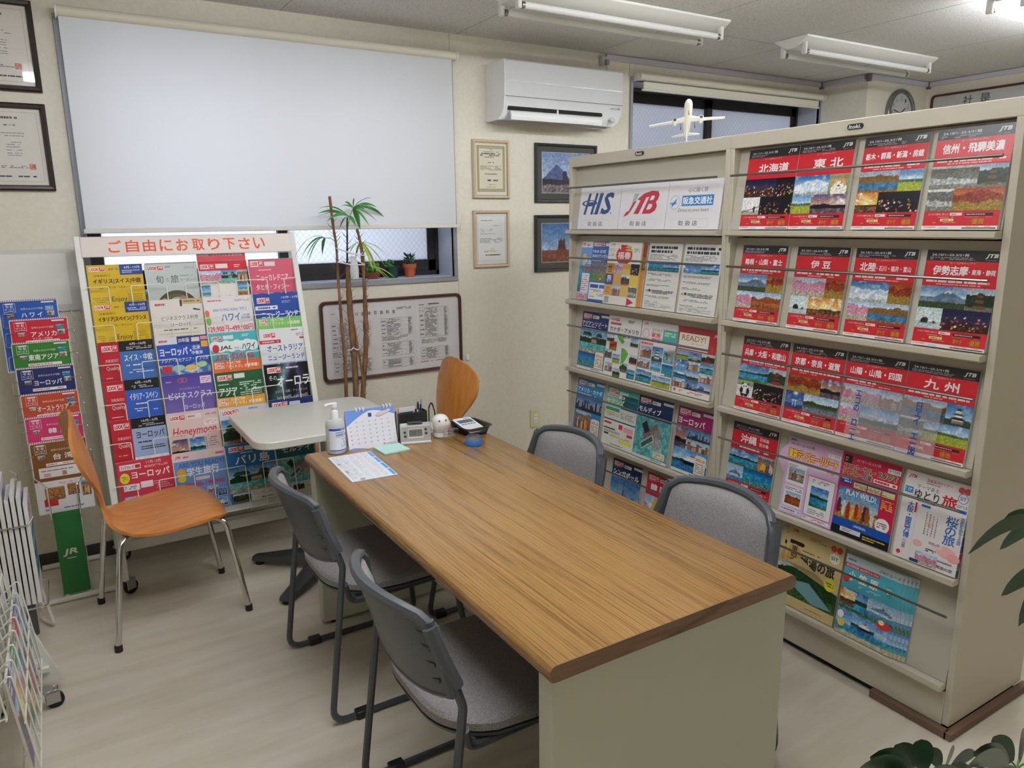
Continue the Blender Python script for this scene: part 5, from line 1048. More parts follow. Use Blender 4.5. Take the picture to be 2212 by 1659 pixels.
CA=[('R',0,0,1,1,'#e9e9e6'),]+look(.04,.03,.34,.085,'#e9e9e6')+[('R',.06,.11,.4,.145,'#c0505a'),('L',.6,.04,.96,.09,2,'#5a5a60',2,.6),('T','カナダ・アメリカ',.06,.175,.94,.255,'#2a2c30',.025),('T','中南米',.32,.275,.74,.345,'#2a2c30',.025),('Y',[(.3,.3),(.5,.33),(.56,.4),(.5,.44),(.42,.4),(.35,.36)],'#5fa84a'),('Y',[(.5,.5),(.62,.52),(.72,.58),(.66,.68),(.58,.76),(.53,.78),(.5,.62)],'#5fa84a')]
for cu,cv,kd,sd in ((.12,.36,'mount',1),(.22,.5,'leaves',2),(.1,.64,'river',3),(.36,.7,'field',4),(.86,.38,'mount',5),(.88,.66,'shrine',6),(.62,.82,'machu',7),(.86,.9,'bay',8),(.16,.86,'town',9),(.42,.93,'machu',10)):
    CA.append(('I',cu-.115,cv-.075,cu+.115,cv+.075,kd,sd))
L_(2,2.604,2.388,'white brochure titled カナダ・アメリカ with a green continent map',CA,th=.006)
FA=[('R',0,0,1,1,'#e9e4e6')]+jtb(.05,.03,.17,.07,'#c0303a')+[('R',.62,.1,1,.30,'#4ab0ac'),('L',.66,.13,.96,.2,2,'#cfe9a8',3,.7),('T','旅行券が',.3,.1,.6,.16,'#8ab04a',.01),('T','家族',.3,.165,.56,.24,'#d0485a',.03),('T','旅行！',.32,.25,.62,.32,'#d0485a',.03),('O',.14,.2,.1,.08,.2,'#e6b0b4'),('L',.04,.33,.5,.37,1,'#d04a5a',6,.8),('Y',[(0,.55),(.12,.4),(.2,.42),(.1,.62)],'#eba0aa'),('Y',[(.8,.4),(1,.38),(1,.6),(.88,.55)],'#eba0aa')]
for u0,v0,u1,v1,kd,sd in ((.04,.4,.36,.58,'town',1),(.38,.38,.68,.6,'castle',2),(.7,.42,.98,.6,'villa',3),(0,.6,.36,.75,'town',4),(.38,.6,.68,.78,'sea',5),(.7,.62,1,.8,'reef',6),(.0,.78,.45,.97,'bay',7),(.47,.82,.98,.99,'field',8)): FA.append(('I',u0,v0,u1,v1,kd,sd))
FA.append(('R',.25,.765,.8,.79,'#f0eef0')); L_(2,2.383,2.171,'white family travel brochure with pink triangles and turquoise corner',FA,th=.006)
RE=[('R',0,0,1,1,'#e6e2dc'),('R',0,0,1,.345,'#a82a2a'),('R',.02,.09,.8,.28,'#ece8de'),('T','READY!',.09,.115,.72,.2,'#a87a2a',.02),('T','ヨーロッパ',.36,.215,.66,.25,'#a87a2a',.0),('R',.02,.28,.8,.325,'#ece8de'),('L',.06,.29,.74,.315,1,'#3a3430',3,.7),('E',.88,.27,.07,.05,'#b8403a',16)]+jtb(.92,.06,1.0,.1,'#f0d8d8')
kk=['field','castle','shrine','sky','town','bay','ship','mount','town','town','city','pyramid']
for k,kd in enumerate(kk): u,v=(k%3)/3,.35+(k//3)*.14; RE.append(('I',u,v,u+1/3,v+.14,kd,50+k))
RE+=[('R',0,.91,1,1,'#e6e2dc'),('E',.08,.945,.035,.025,'#d05a3a',12),('L',.2,.93,.9,.97,2,'#b0585a',5,.5)]
L_(2,2.160,1.957,'brochure titled READY! with a deep red top and a photo grid',RE,th=.008)
L_(3,2.834,2.632,'bright blue brochure titled アメリカ・カナダ with a skyline picture',mag('#1f7fb8','アメリカ・カナダ',(.03,.15,.95,.235),[('I',0,.3,1,.57,'city',3),('R',0,.57,1,.955,'#1f7fb8'),('I',.06,.58,.64,.93,'people',4)],3,True,hv=.285),th=.006)
CN=[('G',0,0,1,1,'#3aa8a4','#e0e6dc')]+look(.06,.03,.36,.11)+[('R',.4,.05,.68,.11,'#cfe4e0'),('I',.5,.1,1,.34,'nile',6),('R',.02,.125,.58,.165,'#eef0ea'),('L',.04,.132,.56,.158,1,'#c0504a',3,.8),('T','ケアンズ',.02,.19,.58,.3,'#dfe88a',.04),('R',.0,.335,1,1,'#e4e8de'),('R',.02,.345,.46,.4,'#3aa888'),('R',.02,.42,.3,.44,'#e6dc3a'),('L',.04,.45,.44,.5,3,'#7a8a8a',4,.5),('L',.52,.4,.95,.5,4,'#7a8a8a',5,.45),('R',0,.545,1,.565,'#20386e'),('R',.02,.6,.26,.635,'#c8303a'),('R',.5,.6,.62,.68,'#c8303a'),('R',.66,.62,.95,.7,'#e6a8b8'),('R',.02,.7,.4,.72,'#2a2a2c'),('R',.78,.72,.95,.77,'#d03a44'),('R',.05,.79,.2,.82,'#2a2a2c'),('L',.04,.74,.75,.78,2,'#5a5a5e',6,.5),('L',.24,.8,.9,.84,2,'#c9a03a',7,.5),('R',.55,.85,.95,.9,'#e6dc3a'),('L',.3,.95,.7,.975,1,'#6a6a6e',8,.6)]
L_(3,2.606,2.391,'turquoise and white brochure titled ケアンズ crowded with small panels',CN,th=.008)
L_(3,2.384,2.174,'navy brochure titled モルディブ with an overwater villa seen from above',mag('#16284f','モルディブ',(.03,.165,.68,.26),[('T','タヒチ・フィジー・カンクン',.03,.275,.85,.315,'#dfe4ec',.01),('I',0,.33,1,.955,'villa',3)],4,hv=.3,box=False)+[('R',.6,.83,.93,.93,'#efe6cf'),('L',.62,.845,.9,.92,4,'#a0584a',4,.5)],th=.012)
L_(3,2.150,1.962,'magenta brochure titled ヨーロッパ with tower and gondola pictures',mag('#8f1f5a','ヨーロッパ',(.03,.155,.8,.26),[('I',.3,.30,1,.46,'city',2),('I',0,.30,.34,.62,'dusk',3),('I',.34,.46,1,.66,'town',4),('I',0,.62,1,.955,'ship',5),('T','ドバイ・トルコ・エジプト',.03,.27,.78,.295,'#e6c9d6',.0)],5),th=.007)
L_(4,2.56,2.36,'navy brochure titled シンガポール behind the rear grey chair',mag('#16284f','シンガポール',(.05,.16,.92,.26),[('I',0,.28,1,.955,'city',8)],6,True),th=.006,up=.0)
L_(4,2.325,2.125,'red brochure titled 韓国 half hidden behind the grey chair back',mag('#c01f3a','韓 国',(.14,.16,.6,.29),[('I',0,.36,1,.955,'flower',9),('E',.5,.5,.25,.14,'#e0b83a',20)],7),th=.006)

# ================================================================== leaflets on the white rack
AR=math.atan(.10)
def rack_leaf(ci,ri,label,ops,th=.007,group='overseas leaflets on the white sloping rack',dx=0,dz=0,w=.209,h=.268,back=0,name='travel_leaflet',roll=0):
    x=(.235,.455,.669,.887)[ci]+dx; zt=RL[ri]+dz
    y=rk(RL[ri])-h*math.sin(AR)+.010+back+dz*.1
    return leaflet(label,ops,w,h,th,(x,y,zt-h*math.cos(AR)),(-AR,0,0),group,name=name,roll=roll)
def tourY(title,sub,sd):
    return [('R',0,0,1,1,'#d9b41f')]+look(.04,.035,.32,.10)+[('L',.36,.05,.56,.09,1,'#8a7a3a',sd,.6),('R',.58,.0,1,.165,'#24408c'),('T','4月~10月',.66,.03,.95,.07,'#e9e9f0',.01),('L',.62,.085,.97,.14,2,'#c9d0e6',sd+1,.5),('T','添乗員同行',.1,.15,.4,.185,'#5a4a1a',.0),('T',title,.08,.215,.95,.305,'#2a2418',.025),('T',sub,.17,.335,.87,.375,'#4a3c16',.01),('R',.0,.42,.34,.72,'#e0bd3a'),('T','Enjoy',.38,.5,.66,.60,'#4a4020',.0),('L',.68,.46,.96,.66,6,'#9a8426',sd+2,.4),('L',.04,.5,.33,.66,5,'#9a8426',sd+3,.4),('R',0,.72,1,.86,'#24408c'),('L',.06,.76,.6,.79,1,'#e6e9f4',sd+4,.8),('L',.64,.75,.95,.8,1,'#e6e9f4',sd+5,.8),('I',0,.86,1,1,'sky',sd)]
def tourQ(title,sub,bgc,kind,sd,hdr='10月~3月',tc='#f4f4f6'):
    return [('R',0,0,1,1,bgc),('I',.37,.62,1,1,kind,sd),('R',0,0,.37,1,'#b81f30')]+look(.06,.06,.34,.15)+[('R',.37,0,1,.165,'#17181c'),('T',hdr,.56,.035,.86,.075,'#e6e6e6',.02),('L',.5,.09,.97,.145,2,'#c4c4c8',sd,.5),('T','添乗員同行',.1,.27,.34,.32,'#f0d6d6',.0),('T','Quality',.1,.38,.34,.46,'#f6e4e4',.0),('T',title,.44,.215,.96,.33,tc,.015),('L',.46,.37,.93,.41,1,tc,sd+1,.5),('L',.5,.45,.95,.52,2,tc,sd+2,.4),('L',.08,.55,.3,.58,1,'#f0c0c0',sd+3,.5),('T','SERATIVE',.1,.93,.34,.965,'#4a2a30',.01)]
def promo(bgc,tx='「アリトク」が新常識！'):
    return [('R',0,0,1,1,bgc)]+look(.05,.025,.24,.075)+[('R',.05,.085,.24,.125,'#e9e2e0'),('L',.07,.092,.23,.118,1,'#c0606a',3,.7),('T','早めのご予約',.29,.02,.58,.065,'#f4ecea',.01),('T',tx,.28,.075,.95,.135,'#f6f0ee',.02),('L',.68,.015,.95,.03,1,'#6a4a4a',4,.5)]
rack_leaf(0,0,'yellow leaflet titled イギリス|スイス|中欧, first in its column',tourY('イギリス|スイス|中欧','北欧・オランダ・ベルギー・ドイツ',11),th=.009)
rack_leaf(0,1,'yellow leaflet titled イタリア|スペイン|フランス, second in its column',tourY('イタリア|スペイン|フランス','ポルトガル・ギリシャ・トルコ',17),th=.009)
rack_leaf(0,2,'red edged blue leaflet titled スイス・中欧 with snowy peaks',tourQ('スイス・中欧','', '#3f6fb8','mount',21,'4月~10月'),th=.008)
rack_leaf(0,3,'red edged blue leaflet titled イタリア・スペイン',tourQ('イタリア・スペイン','', '#2f5fc0','mount',22,'4月~10月'),th=.008)
rack_leaf(0,4,'red edged pale leaflet titled ヨーロッパ with dark lettering',tourQ('ヨーロッパ','', '#9fb4dc','white',23,'10月~3月','#1f2440'),th=.006,dx=.004)
rack_leaf(0,5,'crimson leaflet titled ヨーロッパ with a yellow dot, lowest in the left column',[('R',0,0,1,1,'#c23048'),('R',.05,.05,.42,.135,'#efe6e6'),('T','ランドクルーズ',.07,.065,.3,.12,'#2a2a30',.02),('R',.32,.065,.41,.12,'#b03a44'),('T','11月~3月',.52,.03,.78,.08,'#f0dcdc',.01),('L',.48,.1,.9,.14,2,'#f0c8cc',3,.5),('E',.12,.265,.085,.085,'#dfd83a',20),('L',.07,.23,.17,.3,3,'#4a5a1a',4,.5),('T','ヨーロッパ',.24,.17,.92,.29,'#f6eeee',.03),('R',.08,.37,.36,.47,'#eee6e8'),('R',.38,.35,.6,.45,'#eee6e8'),('L',.1,.39,.34,.45,2,'#4a6ab0',5,.6),('L',.62,.36,.95,.5,4,'#e0a0aa',6,.5),('R',.05,.6,.35,.78,'#e9e4e6'),('I',.08,.56,.34,.72,'town',6)],th=.008,dx=.008,w=.216)
rack_leaf(1,0,'pale grey leaflet titled 旬の旅 with a round garden picture',[('R',0,0,1,1,'#c6cfcd')]+look(.04,.05,.34,.12,'#e6e4e2')+[('L',.38,.04,.56,.09,1,'#8a9494',2,.5),('L',.74,.07,.94,.11,2,'#8a9494',3,.4),('T','旬',.18,.2,.32,.33,'#4a4e50',.0),('T','の',.37,.25,.43,.31,'#6a6e70',.0),('T','旅',.46,.2,.62,.33,'#4a4e50',.0),('L',.64,.2,.9,.23,1,'#7a8284',4,.4),('T','ヨーロッパ',.64,.26,.95,.31,'#5a6264',.0),('E',.54,.8,.43,.35,'#5a4030',36),('E',.54,.82,.38,.31,'#4a6a3a',36),('E',.55,.72,.2,.16,'#c9b4bc',20),('E',.38,.74,.12,.12,'#a86a6a',16),('E',.78,.7,.1,.1,'#7f9a5a',16),('E',.3,.62,.06,.05,'#8ab060',12),('E',.66,.58,.06,.04,'#b07a8a',12)],th=.005)
rack_leaf(1,1,'white leaflet titled ビジネスクラス利用ヨーロッパ with a gold corner',[('R',0,0,1,1,'#e9e4de'),('L',.08,.06,.42,.1,1,'#b8505a',2,.8),('R',.56,0,1,.09,'#c9b48a'),('R',.56,.02,.6,.12,'#4a3020'),('L',.64,.03,.95,.06,1,'#8a6a3a',3,.7),('Y',[(.82,.16),(.95,.19),(.94,.205),(.8,.185)],'#2a3040'),('T','ビジネスクラス利用',.18,.27,.88,.345,'#3a3a40',.0),('T','ヨーロッパ',.34,.385,.72,.445,'#3a3a40',.0),('L',.2,.48,.85,.51,1,'#5a5a60',4,.6),('R',.1,.55,.9,.565,'#d9c98a'),('R',.3,.6,.7,.615,'#d9c98a'),('L',.1,.63,.9,.66,1,'#8a8a8e',5,.4),('I',.04,.72,.7,.88,'town',7),('I',.7,.72,.86,.88,'castle',8)],th=.009)
rack_leaf(1,2,'blue leaflet titled ヨーロッパ・北米 with coloured bubbles',[('R',0,0,1,1,'#2a4fb0'),('R',0,0,.4,.12,'#e6e6ee'),('L',.05,.04,.34,.09,1,'#d05a6a',2,.7),('R',.4,.0,1,.14,'#2a3f8a'),('T','25年版',.42,.03,.64,.1,'#e6e9f4',.02),('R',.68,.03,.84,.1,'#e0dcc8'),('R',.86,.02,1,.08,'#e69aa4'),('R',.86,.1,1,.2,'#e0a83a'),('T','ヨーロッパ・',.05,.175,.66,.31,'#eef0f6',.03),('T','北米',.68,.16,.84,.235,'#eef0f6',.02),('T','中南米',.66,.25,.88,.315,'#eef0f6',.02),('T','アジア・オセアニア・アフリカ',.06,.35,.97,.41,'#eef0f6',.02),('I',0,.45,1,1,'sky',9),('R',.06,.47,.24,.58,'#d0343c'),('E',.38,.51,.12,.05,'#a8d0c0',18),('E',.62,.52,.12,.05,'#e6c070',18),('E',.84,.48,.1,.05,'#b8d89a',18),('E',.86,.72,.13,.11,'#b8323c',20)],th=.009)
rack_leaf(1,3,'violet leaflet titled ビジネスクラス in the second column',[('G',0,0,1,1,'#4a3a94','#8a7ac0'),('L',.08,.09,.26,.13,1,'#b8a8e0',2,.5),('O',.36,.1,.06,.04,.25,'#d06a5a'),('O',.43,.1,.06,.04,.25,'#d06a5a'),('R',.74,.06,.96,.18,'#e6dcec'),('L',.76,.08,.94,.16,3,'#b06a9a',3,.5),('T','クリスタルハート',.32,.225,.72,.255,'#e0d6f0',.0),('T','ビジネスクラス',.1,.29,.94,.4,'#f0ecf6',.015),('T','ヨーロッパ',.38,.5,.78,.58,'#f0ecf6',.01),('L',.08,.61,.9,.645,1,'#c9bce6',4,.5),('R',.2,.66,.9,.69,'#b8aad8'),('I',0,.78,1,1,'dusk',5),('E',.16,.8,.12,.1,'#b8404a',20)],th=.008)
rack_leaf(1,4,'pale pink leaflet titled Honeymoon in red script',[('R',0,0,1,1,'#e6cfcc')]+look(.05,.05,.34,.13)+[('R',.38,.045,.66,.125,'#efe6e2'),('L',.4,.06,.64,.11,1,'#b08a8a',2,.6),('T','4月~3月',.74,.06,.95,.1,'#4a4044',.01),('R',.7,.16,.97,.26,'#efecea'),('L',.72,.175,.95,.245,3,'#d07a84',3,.4),('T','Honeymoon',.08,.25,.93,.43,'#c83a4a',.01,.15),('I',.02,.44,.34,.78,'dusk',4),('I',.35,.44,.68,.78,'bay',5),('L',.7,.45,.95,.62,5,'#8a7474',5,.4),('R',.7,.68,.9,.76,'#2f5fb0')],th=.01)
rack_leaf(1,5,'pink and blue leaflet titled 学生旅行 above the orange seat',[('R',0,0,1,1,'#6f94d0'),('R',0,0,1,.14,'#e9d6da')]+jtb(.06,.05,.15,.1,'#c8343c')+[('L',.2,.055,.38,.1,1,'#d05a7a',2,.6),('R',.7,.07,.8,.1,'#d9dc3a'),('R',.82,.06,.98,.1,'#e06a8a'),('T','ARE YOU READY?',.1,.17,.98,.25,'#3f5fa8',.03),('T','学生旅行',.24,.26,.86,.4,'#f0f2f6',.03),('E',.14,.33,.09,.07,'#e0a83a',18),('E',.14,.43,.08,.05,'#dfd23a',18),('R',.4,.43,.66,.48,'#eed6da'),('T','ヨーロッパ',.42,.437,.64,.473,'#b83a5a',.01),('T','79,900-199,900',.18,.51,.94,.59,'#c8283a',.03),('I',.6,.62,.8,.74,'town',3,.0032,'#f0f0f0'),('I',.74,.68,.96,.8,'city',4,.0032,'#f0f0f0'),('I',.58,.78,.78,.9,'sky',5,.0032,'#f0f0f0'),('I',.74,.84,.95,.97,'castle',6,.0032,'#f0f0f0'),('I',.2,.64,.5,.9,'people',7)],th=.009,w=.214)
rack_leaf(2,0,'white leaflet titled やっぱりハワイ旅！ with a red top band',[('R',0,0,1,1,'#e9e4dc'),('R',0,0,1,.16,'#c81f2c')]+look(.04,.055,.31,.13)+[('R',.35,.05,.6,.125,'#eedcdc'),('L',.73,.06,.96,.12,2,'#f0c8c8',2,.5),('I',0,.16,.45,.38,'flower',3),('I',.45,.16,.78,.38,'pool',4),('I',.78,.16,1,.38,'people',5),('I',.02,.4,.2,.6,'sea',6),('I',.04,.6,.22,.8,'leaves',7),('I',.76,.38,.97,.52,'sea',8),('I',.76,.52,.97,.7,'food',9),('R',.22,.4,.74,.98,'#f0ede6'),('T','やっぱり',.32,.58,.66,.68,'#5a5048',.01),('T','ハワイ旅！',.3,.74,.76,.84,'#6a5a40',.01)],th=.007)
rack_leaf(2,0,'rose promotional card with white lettering, sticking up under the header board',promo('#d0465a'),th=.002,dz=.058,back=.004,group='promotional cards behind leaflets',name='promotional_card')
rack_leaf(2,1,'white leaflet titled ハワイ6日間 with pink prices',[('R',0,0,1,1,'#ece8ea'),('L',.08,.055,.6,.085,1,'#c8505a',2,.6),('L',.64,.06,.95,.1,2,'#6a6a74',3,.4),('T','ANA FLYING HONU で行く',.17,.195,.87,.255,'#3f74b8',.01),('T','ハワイ',.33,.29,.72,.42,'#2a62b0',.02),('T','6日間',.74,.32,.92,.4,'#2a62b0',.01),('E',.05,.28,.05,.06,'#e0705a',14),('E',.07,.4,.05,.08,'#8ab85a',14),('T','129,900円~499,900円',.04,.49,.97,.6,'#d0343e',.02),('R',.06,.66,.46,.73,'#c83a48'),('R',.5,.66,.97,.73,'#c83a48'),('L',.08,.675,.95,.715,1,'#f0d9a0',4,.7),('I',.03,.78,.97,1,'bay',5)],th=.008)
rack_leaf(2,2,'turquoise leaflet with white clouds, a red round crest and pink script',[('R',0,0,1,1,'#4ab4bc')]+look(.05,.055,.26,.12)+[('R',.29,.05,.5,.115,'#dcecec'),('L',.68,.04,.95,.09,2,'#dff0f0',2,.5)]+[('E',.12+.11*k,.22+.02*(k%2),.12,.09,'#eef4f4',16) for k in range(8)]+[('E',.12,.26,.07,.07,'#c8303a',18),('T','JAL',.21,.22,.46,.3,'#2a2628',.04,.2),('T','で行く',.49,.25,.64,.3,'#2a2628',.0),('T','ハワイ',.66,.2,.94,.31,'#2a2628',.025),('T','スプリングスペシャル',.1,.34,.9,.47,'#d0385a',.04),('L',.08,.52,.9,.56,1,'#3f7f9a',4,.7),('R',.12,.64,.4,.8,'#d9c8d0'),('I',.45,.6,.95,.9,'sea',6)],th=.009)
rack_leaf(2,3,'dark green leaflet titled アジア in the third column',[('R',0,0,1,1,'#1f5a34')]+look(.06,.05,.36,.14)+[('R',.4,.04,.62,.12,'#dfe6de'),('L',.06,.19,.46,.22,1,'#cfe0d0',2,.5),('T','アジア',.07,.26,.44,.4,'#eef2ea',.02),('L',.5,.18,.96,.42,7,'#dfeadc',3,.45),('I',.0,.45,1,.8,'city',5)],th=.008,dz=-.012)
rack_leaf(2,3,'orange promotional card with white lettering, above the dark green leaflet',promo('#dc6a34'),th=.002,dz=.038,back=.004,group='promotional cards behind leaflets',name='promotional_card')
rack_leaf(2,4,'pale grey palm beach leaflet half behind the white table',[('R',0,0,1,1,'#cfd6e2')]+look(.05,.04,.4,.13)+[('L',.6,.03,.95,.07,1,'#8a90a0',2,.6),('I',0,.2,1,.8,'pool',11),('T','9,9800',.1,.55,.5,.63,'#c8343c',.02)],th=.009,dz=-.008)
rack_leaf(2,4,'amber promotional card with white lettering, above the white table edge',promo('#e0a030'),th=.002,dz=.036,back=.004,group='promotional cards behind leaflets',name='promotional_card',dx=-.004)
rack_leaf(2,5,'blue leaflet titled バリ島 with palms and a pool',[('R',0,0,1,1,'#1f6aa8')]+look(.05,.035,.34,.125)+[('R',.37,.04,.6,.115,'#dce4ea'),('L',.28,.14,.72,.165,1,'#d9e6f0',2,.6),('T','バリ島',.16,.19,.86,.35,'#f0f2f4',.015),('I',0,.4,1,.82,'pool',21),('I',.04,.83,.4,.99,'temple',22),('R',.4,.82,1,1,'#dcdcd8'),('L',.45,.84,.97,.9,3,'#8a8a88',5,.4),('L',.62,.95,.95,.97,1,'#4a4a4c',6,.7)],th=.01,w=.214,dx=.006)
rack_leaf(3,0,'rose leaflet titled ニューカレドニア タヒチ・フィジー in the right column',[('R',0,0,1,1,'#d05a74')]+look(.04,.03,.3,.125)+[('R',.34,.045,.57,.12,'#ecdce0'),('L',.2,.17,.7,.2,1,'#f0d0d6',2,.5),('T','ニューカレドニア',.14,.26,.84,.37,'#f6eaec',.015),('T','タヒチ・フィジー',.12,.43,.84,.53,'#f6eaec',.015),('I',0,.58,.5,.92,'bay',5),('I',.5,.58,1,.92,'dusk',6)],th=.007)
rack_leaf(3,1,'royal blue leaflet titled ニュージーランド in the right column',[('R',0,0,1,1,'#24489c')]+look(.07,.07,.34,.165)+[('T','10月~3月',.6,.06,.95,.1,'#e6e9f4',.01),('L',.6,.13,.95,.18,2,'#b8c4e0',2,.4),('R',.02,.21,.5,.28,'#e6e9f0'),('L',.08,.225,.46,.265,1,'#4a5a90',3,.7),('T','ニュージーランド',.14,.31,.93,.43,'#eef0f6',.025),('T','オーストラリア・アメリカ',.13,.5,.94,.6,'#eef0f6',.02),('I',0,.68,1,1,'mount',7)],th=.009,w=.212)
rack_leaf(3,2,'white leaflet titled オーストラリア with a red rock picture',[('R',0,0,1,1,'#e6e6ea')]+look(.08,.07,.34,.16,'#ecebea')+[('L',.68,.03,.95,.06,1,'#6a6a70',2,.6),('L',.78,.1,.93,.16,2,'#8a8a90',3,.5),('R',.85,.175,.95,.21,'#c03a44'),('R',.0,.195,.44,.255,'#c0303a'),('L',.05,.21,.4,.24,1,'#f0d6d6',4,.7),('T','オーストラリア',.14,.29,.9,.40,'#2a5aa0',.025),('T','ニュージーランド',.14,.46,.92,.55,'#2a5aa0',.025),('I',0,.6,1,1,'redrock',8)],th=.009,w=.216,dx=.004)
rack_leaf(3,2,'light green promotional card with white lettering in the right column',promo('#7cc262'),th=.002,dz=.05,back=.004,group='promotional cards behind leaflets',name='promotional_card')
rack_leaf(3,3,'dark leaflet titled オーロラ with purple and green polar lights',[('I',0,0,1,1,'aurora',3),('L',.45,.06,.92,.1,1,'#d9dce0',2,.6)]+look(.06,.05,.34,.15)+[('T','冬の',.08,.19,.24,.28,'#e6e9ec',.0),('T','オーロラ',.24,.22,.92,.40,'#f2f4f6',.02),('T','カナダ・北欧・アイスランド',.18,.46,.86,.51,'#c9d0d4',.0),('T','369,900円~649,900円',.2,.56,.86,.64,'#dce0e4',.0),('L',.04,.75,.3,.95,7,'#7a8a8a',5,.35)],th=.007,w=.220,dx=.006)
rack_leaf(3,4,'navy leaflet mostly hidden behind the far corner of the white table',[('R',0,0,1,1,'#1f2f66')]+look(.06,.05,.4,.15)+[('R',.44,.06,.68,.14,'#cfd6e6'),('T','グアム',.1,.3,.6,.42,'#eef0f6',.02),('I',0,.5,1,1,'sea',9)],th=.007)
rack_leaf(3,5,'dark teal leaflet titled モルディブ beside the end of the wooden table',[('R',0,0,1,1,'#1f5f68')]+look(.02,.01,.3,.08)+[('L',.3,.09,.7,.115,1,'#cfe0e0',2,.6),('T','モルディブ',.12,.15,.98,.28,'#eaf0ee',.02),('I',0,.36,1,.82,'villa',23),('R',.0,.82,1,1,'#dcdcd8'),('I',.3,.83,.55,.96,'temple',24),('L',.6,.85,.95,.93,3,'#8a8a88',5,.4)],th=.009,w=.205)

# ================================================================== pamphlets on the slim stand
AJ=math.atan(.075)
def jrp(i,label,bgc,title,tb,x,sub=None,kinds=('town','bay'),extra=(),h=.285,th=.006):
    o=[('R',0,0,1,1,'#e9e4e6'),('R',.012,.02,.988,.985,bgc)]
    for k in range(26): o.append(('Y',[(k/26,0),(k/26+.02,0),(k/26+.012,.014),(k/26-.008,.014)],('#c83a4a' if k%2 else '#3a5aa0')))
    o+=[('Y',[(.08,.045),(.28,.045),(.28,.17),(.18,.155),(.08,.17)],'#e6dcdc'),('Y',[(.085,.05),(.275,.05),(.275,.163),(.18,.149),(.085,.163)],bgc),('R',.11,.042,.25,.062,'#eee6e6'),('T','宅 配',.115,.07,.245,.105,'#f0eaea',.01),('T','サービス',.10,.112,.26,.145,'#f0eaea',.01),('T','世界のおみやげ宅配',.36,.115,.74,.145,'#eee2e2',.0),('T',title,*tb,'#f4f0f0',.02)]
    if sub: o.append(('T',sub,.36,.27,.7,.30,'#f0e6e6',.0))
    o+=[('I',.12,.185,.24,.24,kinds[0],i+1),('I',.78,.10,.92,.16,kinds[1],i+2),('I',.80,.17,.93,.24,'town',i+3),('R',.72,.035,.94,.055,'#efe6e6'),('R',.24,.305,.82,.345,'#eee8ea'),('L',.26,.315,.8,.335,1,'#c05a64',i+4,.6)]
    o+=list(extra)
    z=JZ[i]
    return leaflet(label,o,.2,h,th,(x,jy(z)-.012-h*math.sin(AJ)+th,z-h*math.cos(AJ)),(-AJ,0,0),'mail order souvenir pamphlets on the slim stand',cat='pamphlet',name='souvenir_pamphlet')
jrp(0,'blue souvenir pamphlet titled ハワイ, highest on the slim stand','#1f52a8','ハ ワ イ',(.36,.18,.72,.25),-.09,kinds=('food','sea'))
jrp(1,'red souvenir pamphlet titled アメリカ on the slim stand','#c01f34','アメリカ',(.34,.185,.78,.26),-.063,'カナダ・中南米')
jrp(2,'green souvenir pamphlet titled 東南アジア on the slim stand','#2f7a2c','東南アジア',(.26,.18,.78,.265),-.067)
jrp(3,'navy souvenir pamphlet titled ヨーロッパ on the slim stand','#1f2c66','ヨーロッパ',(.28,.19,.76,.27),-.064)
jrp(4,'rust orange souvenir pamphlet titled オーストラリア on the slim stand','#b8482a','オーストラリア',(.26,.19,.80,.265),-.062,'ニュージーランド')
jrp(5,'pink souvenir pamphlet titled 韓国 on the slim stand','#c8306a','韓 国',(.38,.18,.72,.26),-.060)
jrp(6,'brown souvenir pamphlet titled 台湾 with a white food page, lowest on the slim stand','#7a4f22','台 湾',(.38,.18,.74,.265),-.057,extra=[('R',.1,.36,.98,.5,'#e6e0e2'),('L',.14,.39,.95,.42,1,'#8a8088',3,.5),('R',.18,.44,.3,.49,'#d9a0a4'),('R',.5,.43,.58,.49,'#b08060'),('R',.82,.42,.92,.47,'#c88a90'),('R',0,.5,1,.55,'#7a4f22'),('R',0,.55,1,1,'#e6e2e4'),('T','PICK UP!',.42,.58,.66,.61,'#c8505a',.01),('I',.15,.64,.5,.82,'food',4),('I',.55,.62,.76,.78,'food',5),('I',.8,.6,.97,.82,'people',6),('R',.12,.8,.36,.9,'#c0262e'),('L',.12,.93,.9,.96,1,'#5a78b0',5,.6)],h=.30,th=.008)

# leaflets in the left wire rack
kinds=['bay','shrine','autumn','city','flower','sunset','river','field']; g='slim picture leaflets in the lower left wire rack'
words=['first','second','third','fourth','fifth','sixth','seventh']
for k in range(7):
    y=2.665-.085*(k+.5)
    o=[('R',0,0,1,1,('#dfe2e6','#3a6fb0','#c8505a','#e0d0b0','#4a8f5a','#dfe2e6','#5a4a8a')[k]),('I',.0,.28,1,.8,kinds[k],k+3),('L',.08,.05,.9,.2,2,'#f4f4f4' if k in(1,2,4,6) else '#3a4a7a',k,.6),('L',.08,.84,.9,.95,4,'#6a6a70',k+2,.4)]
    leaflet('%s slim picture leaflet from the far end of the front row, lower left wire rack'%words[k],o,.076,.26,.006,(wx(.135)-.020,y,.136),(-math.atan(.10),0,PI/2),g,name='picture_leaflet')
for k in range(5):
    y=2.665-.085*(k+.5)
    o=[('R',0,0,1,1,'#e6e4e6'),('R',0,0,1,.3,('#2f5fb0','#c83a4a','#e6e4e6','#2a8a9a','#dfc85a')[k]),('I',.0,.3,1,.7,kinds[k+2],k+9),('L',.1,.75,.9,.92,4,'#7a7a80',k,.4)]
    leaflet('%s white backed leaflet from the far end of the rear row, lower left wire rack'%words[k],o,.074,.25,.006,(wx(.31)-.060,y,.312),(-math.atan(.10),0,PI/2),'white backed leaflets in the lower left wire rack',name='picture_leaflet')
cv=['#e2e2e6','#cfd9ea','#e6e2e0','#9fb8d8','#e6e4e6','#dcdfe6','#e4e0dc','#b8c8de','#e2e2e2']
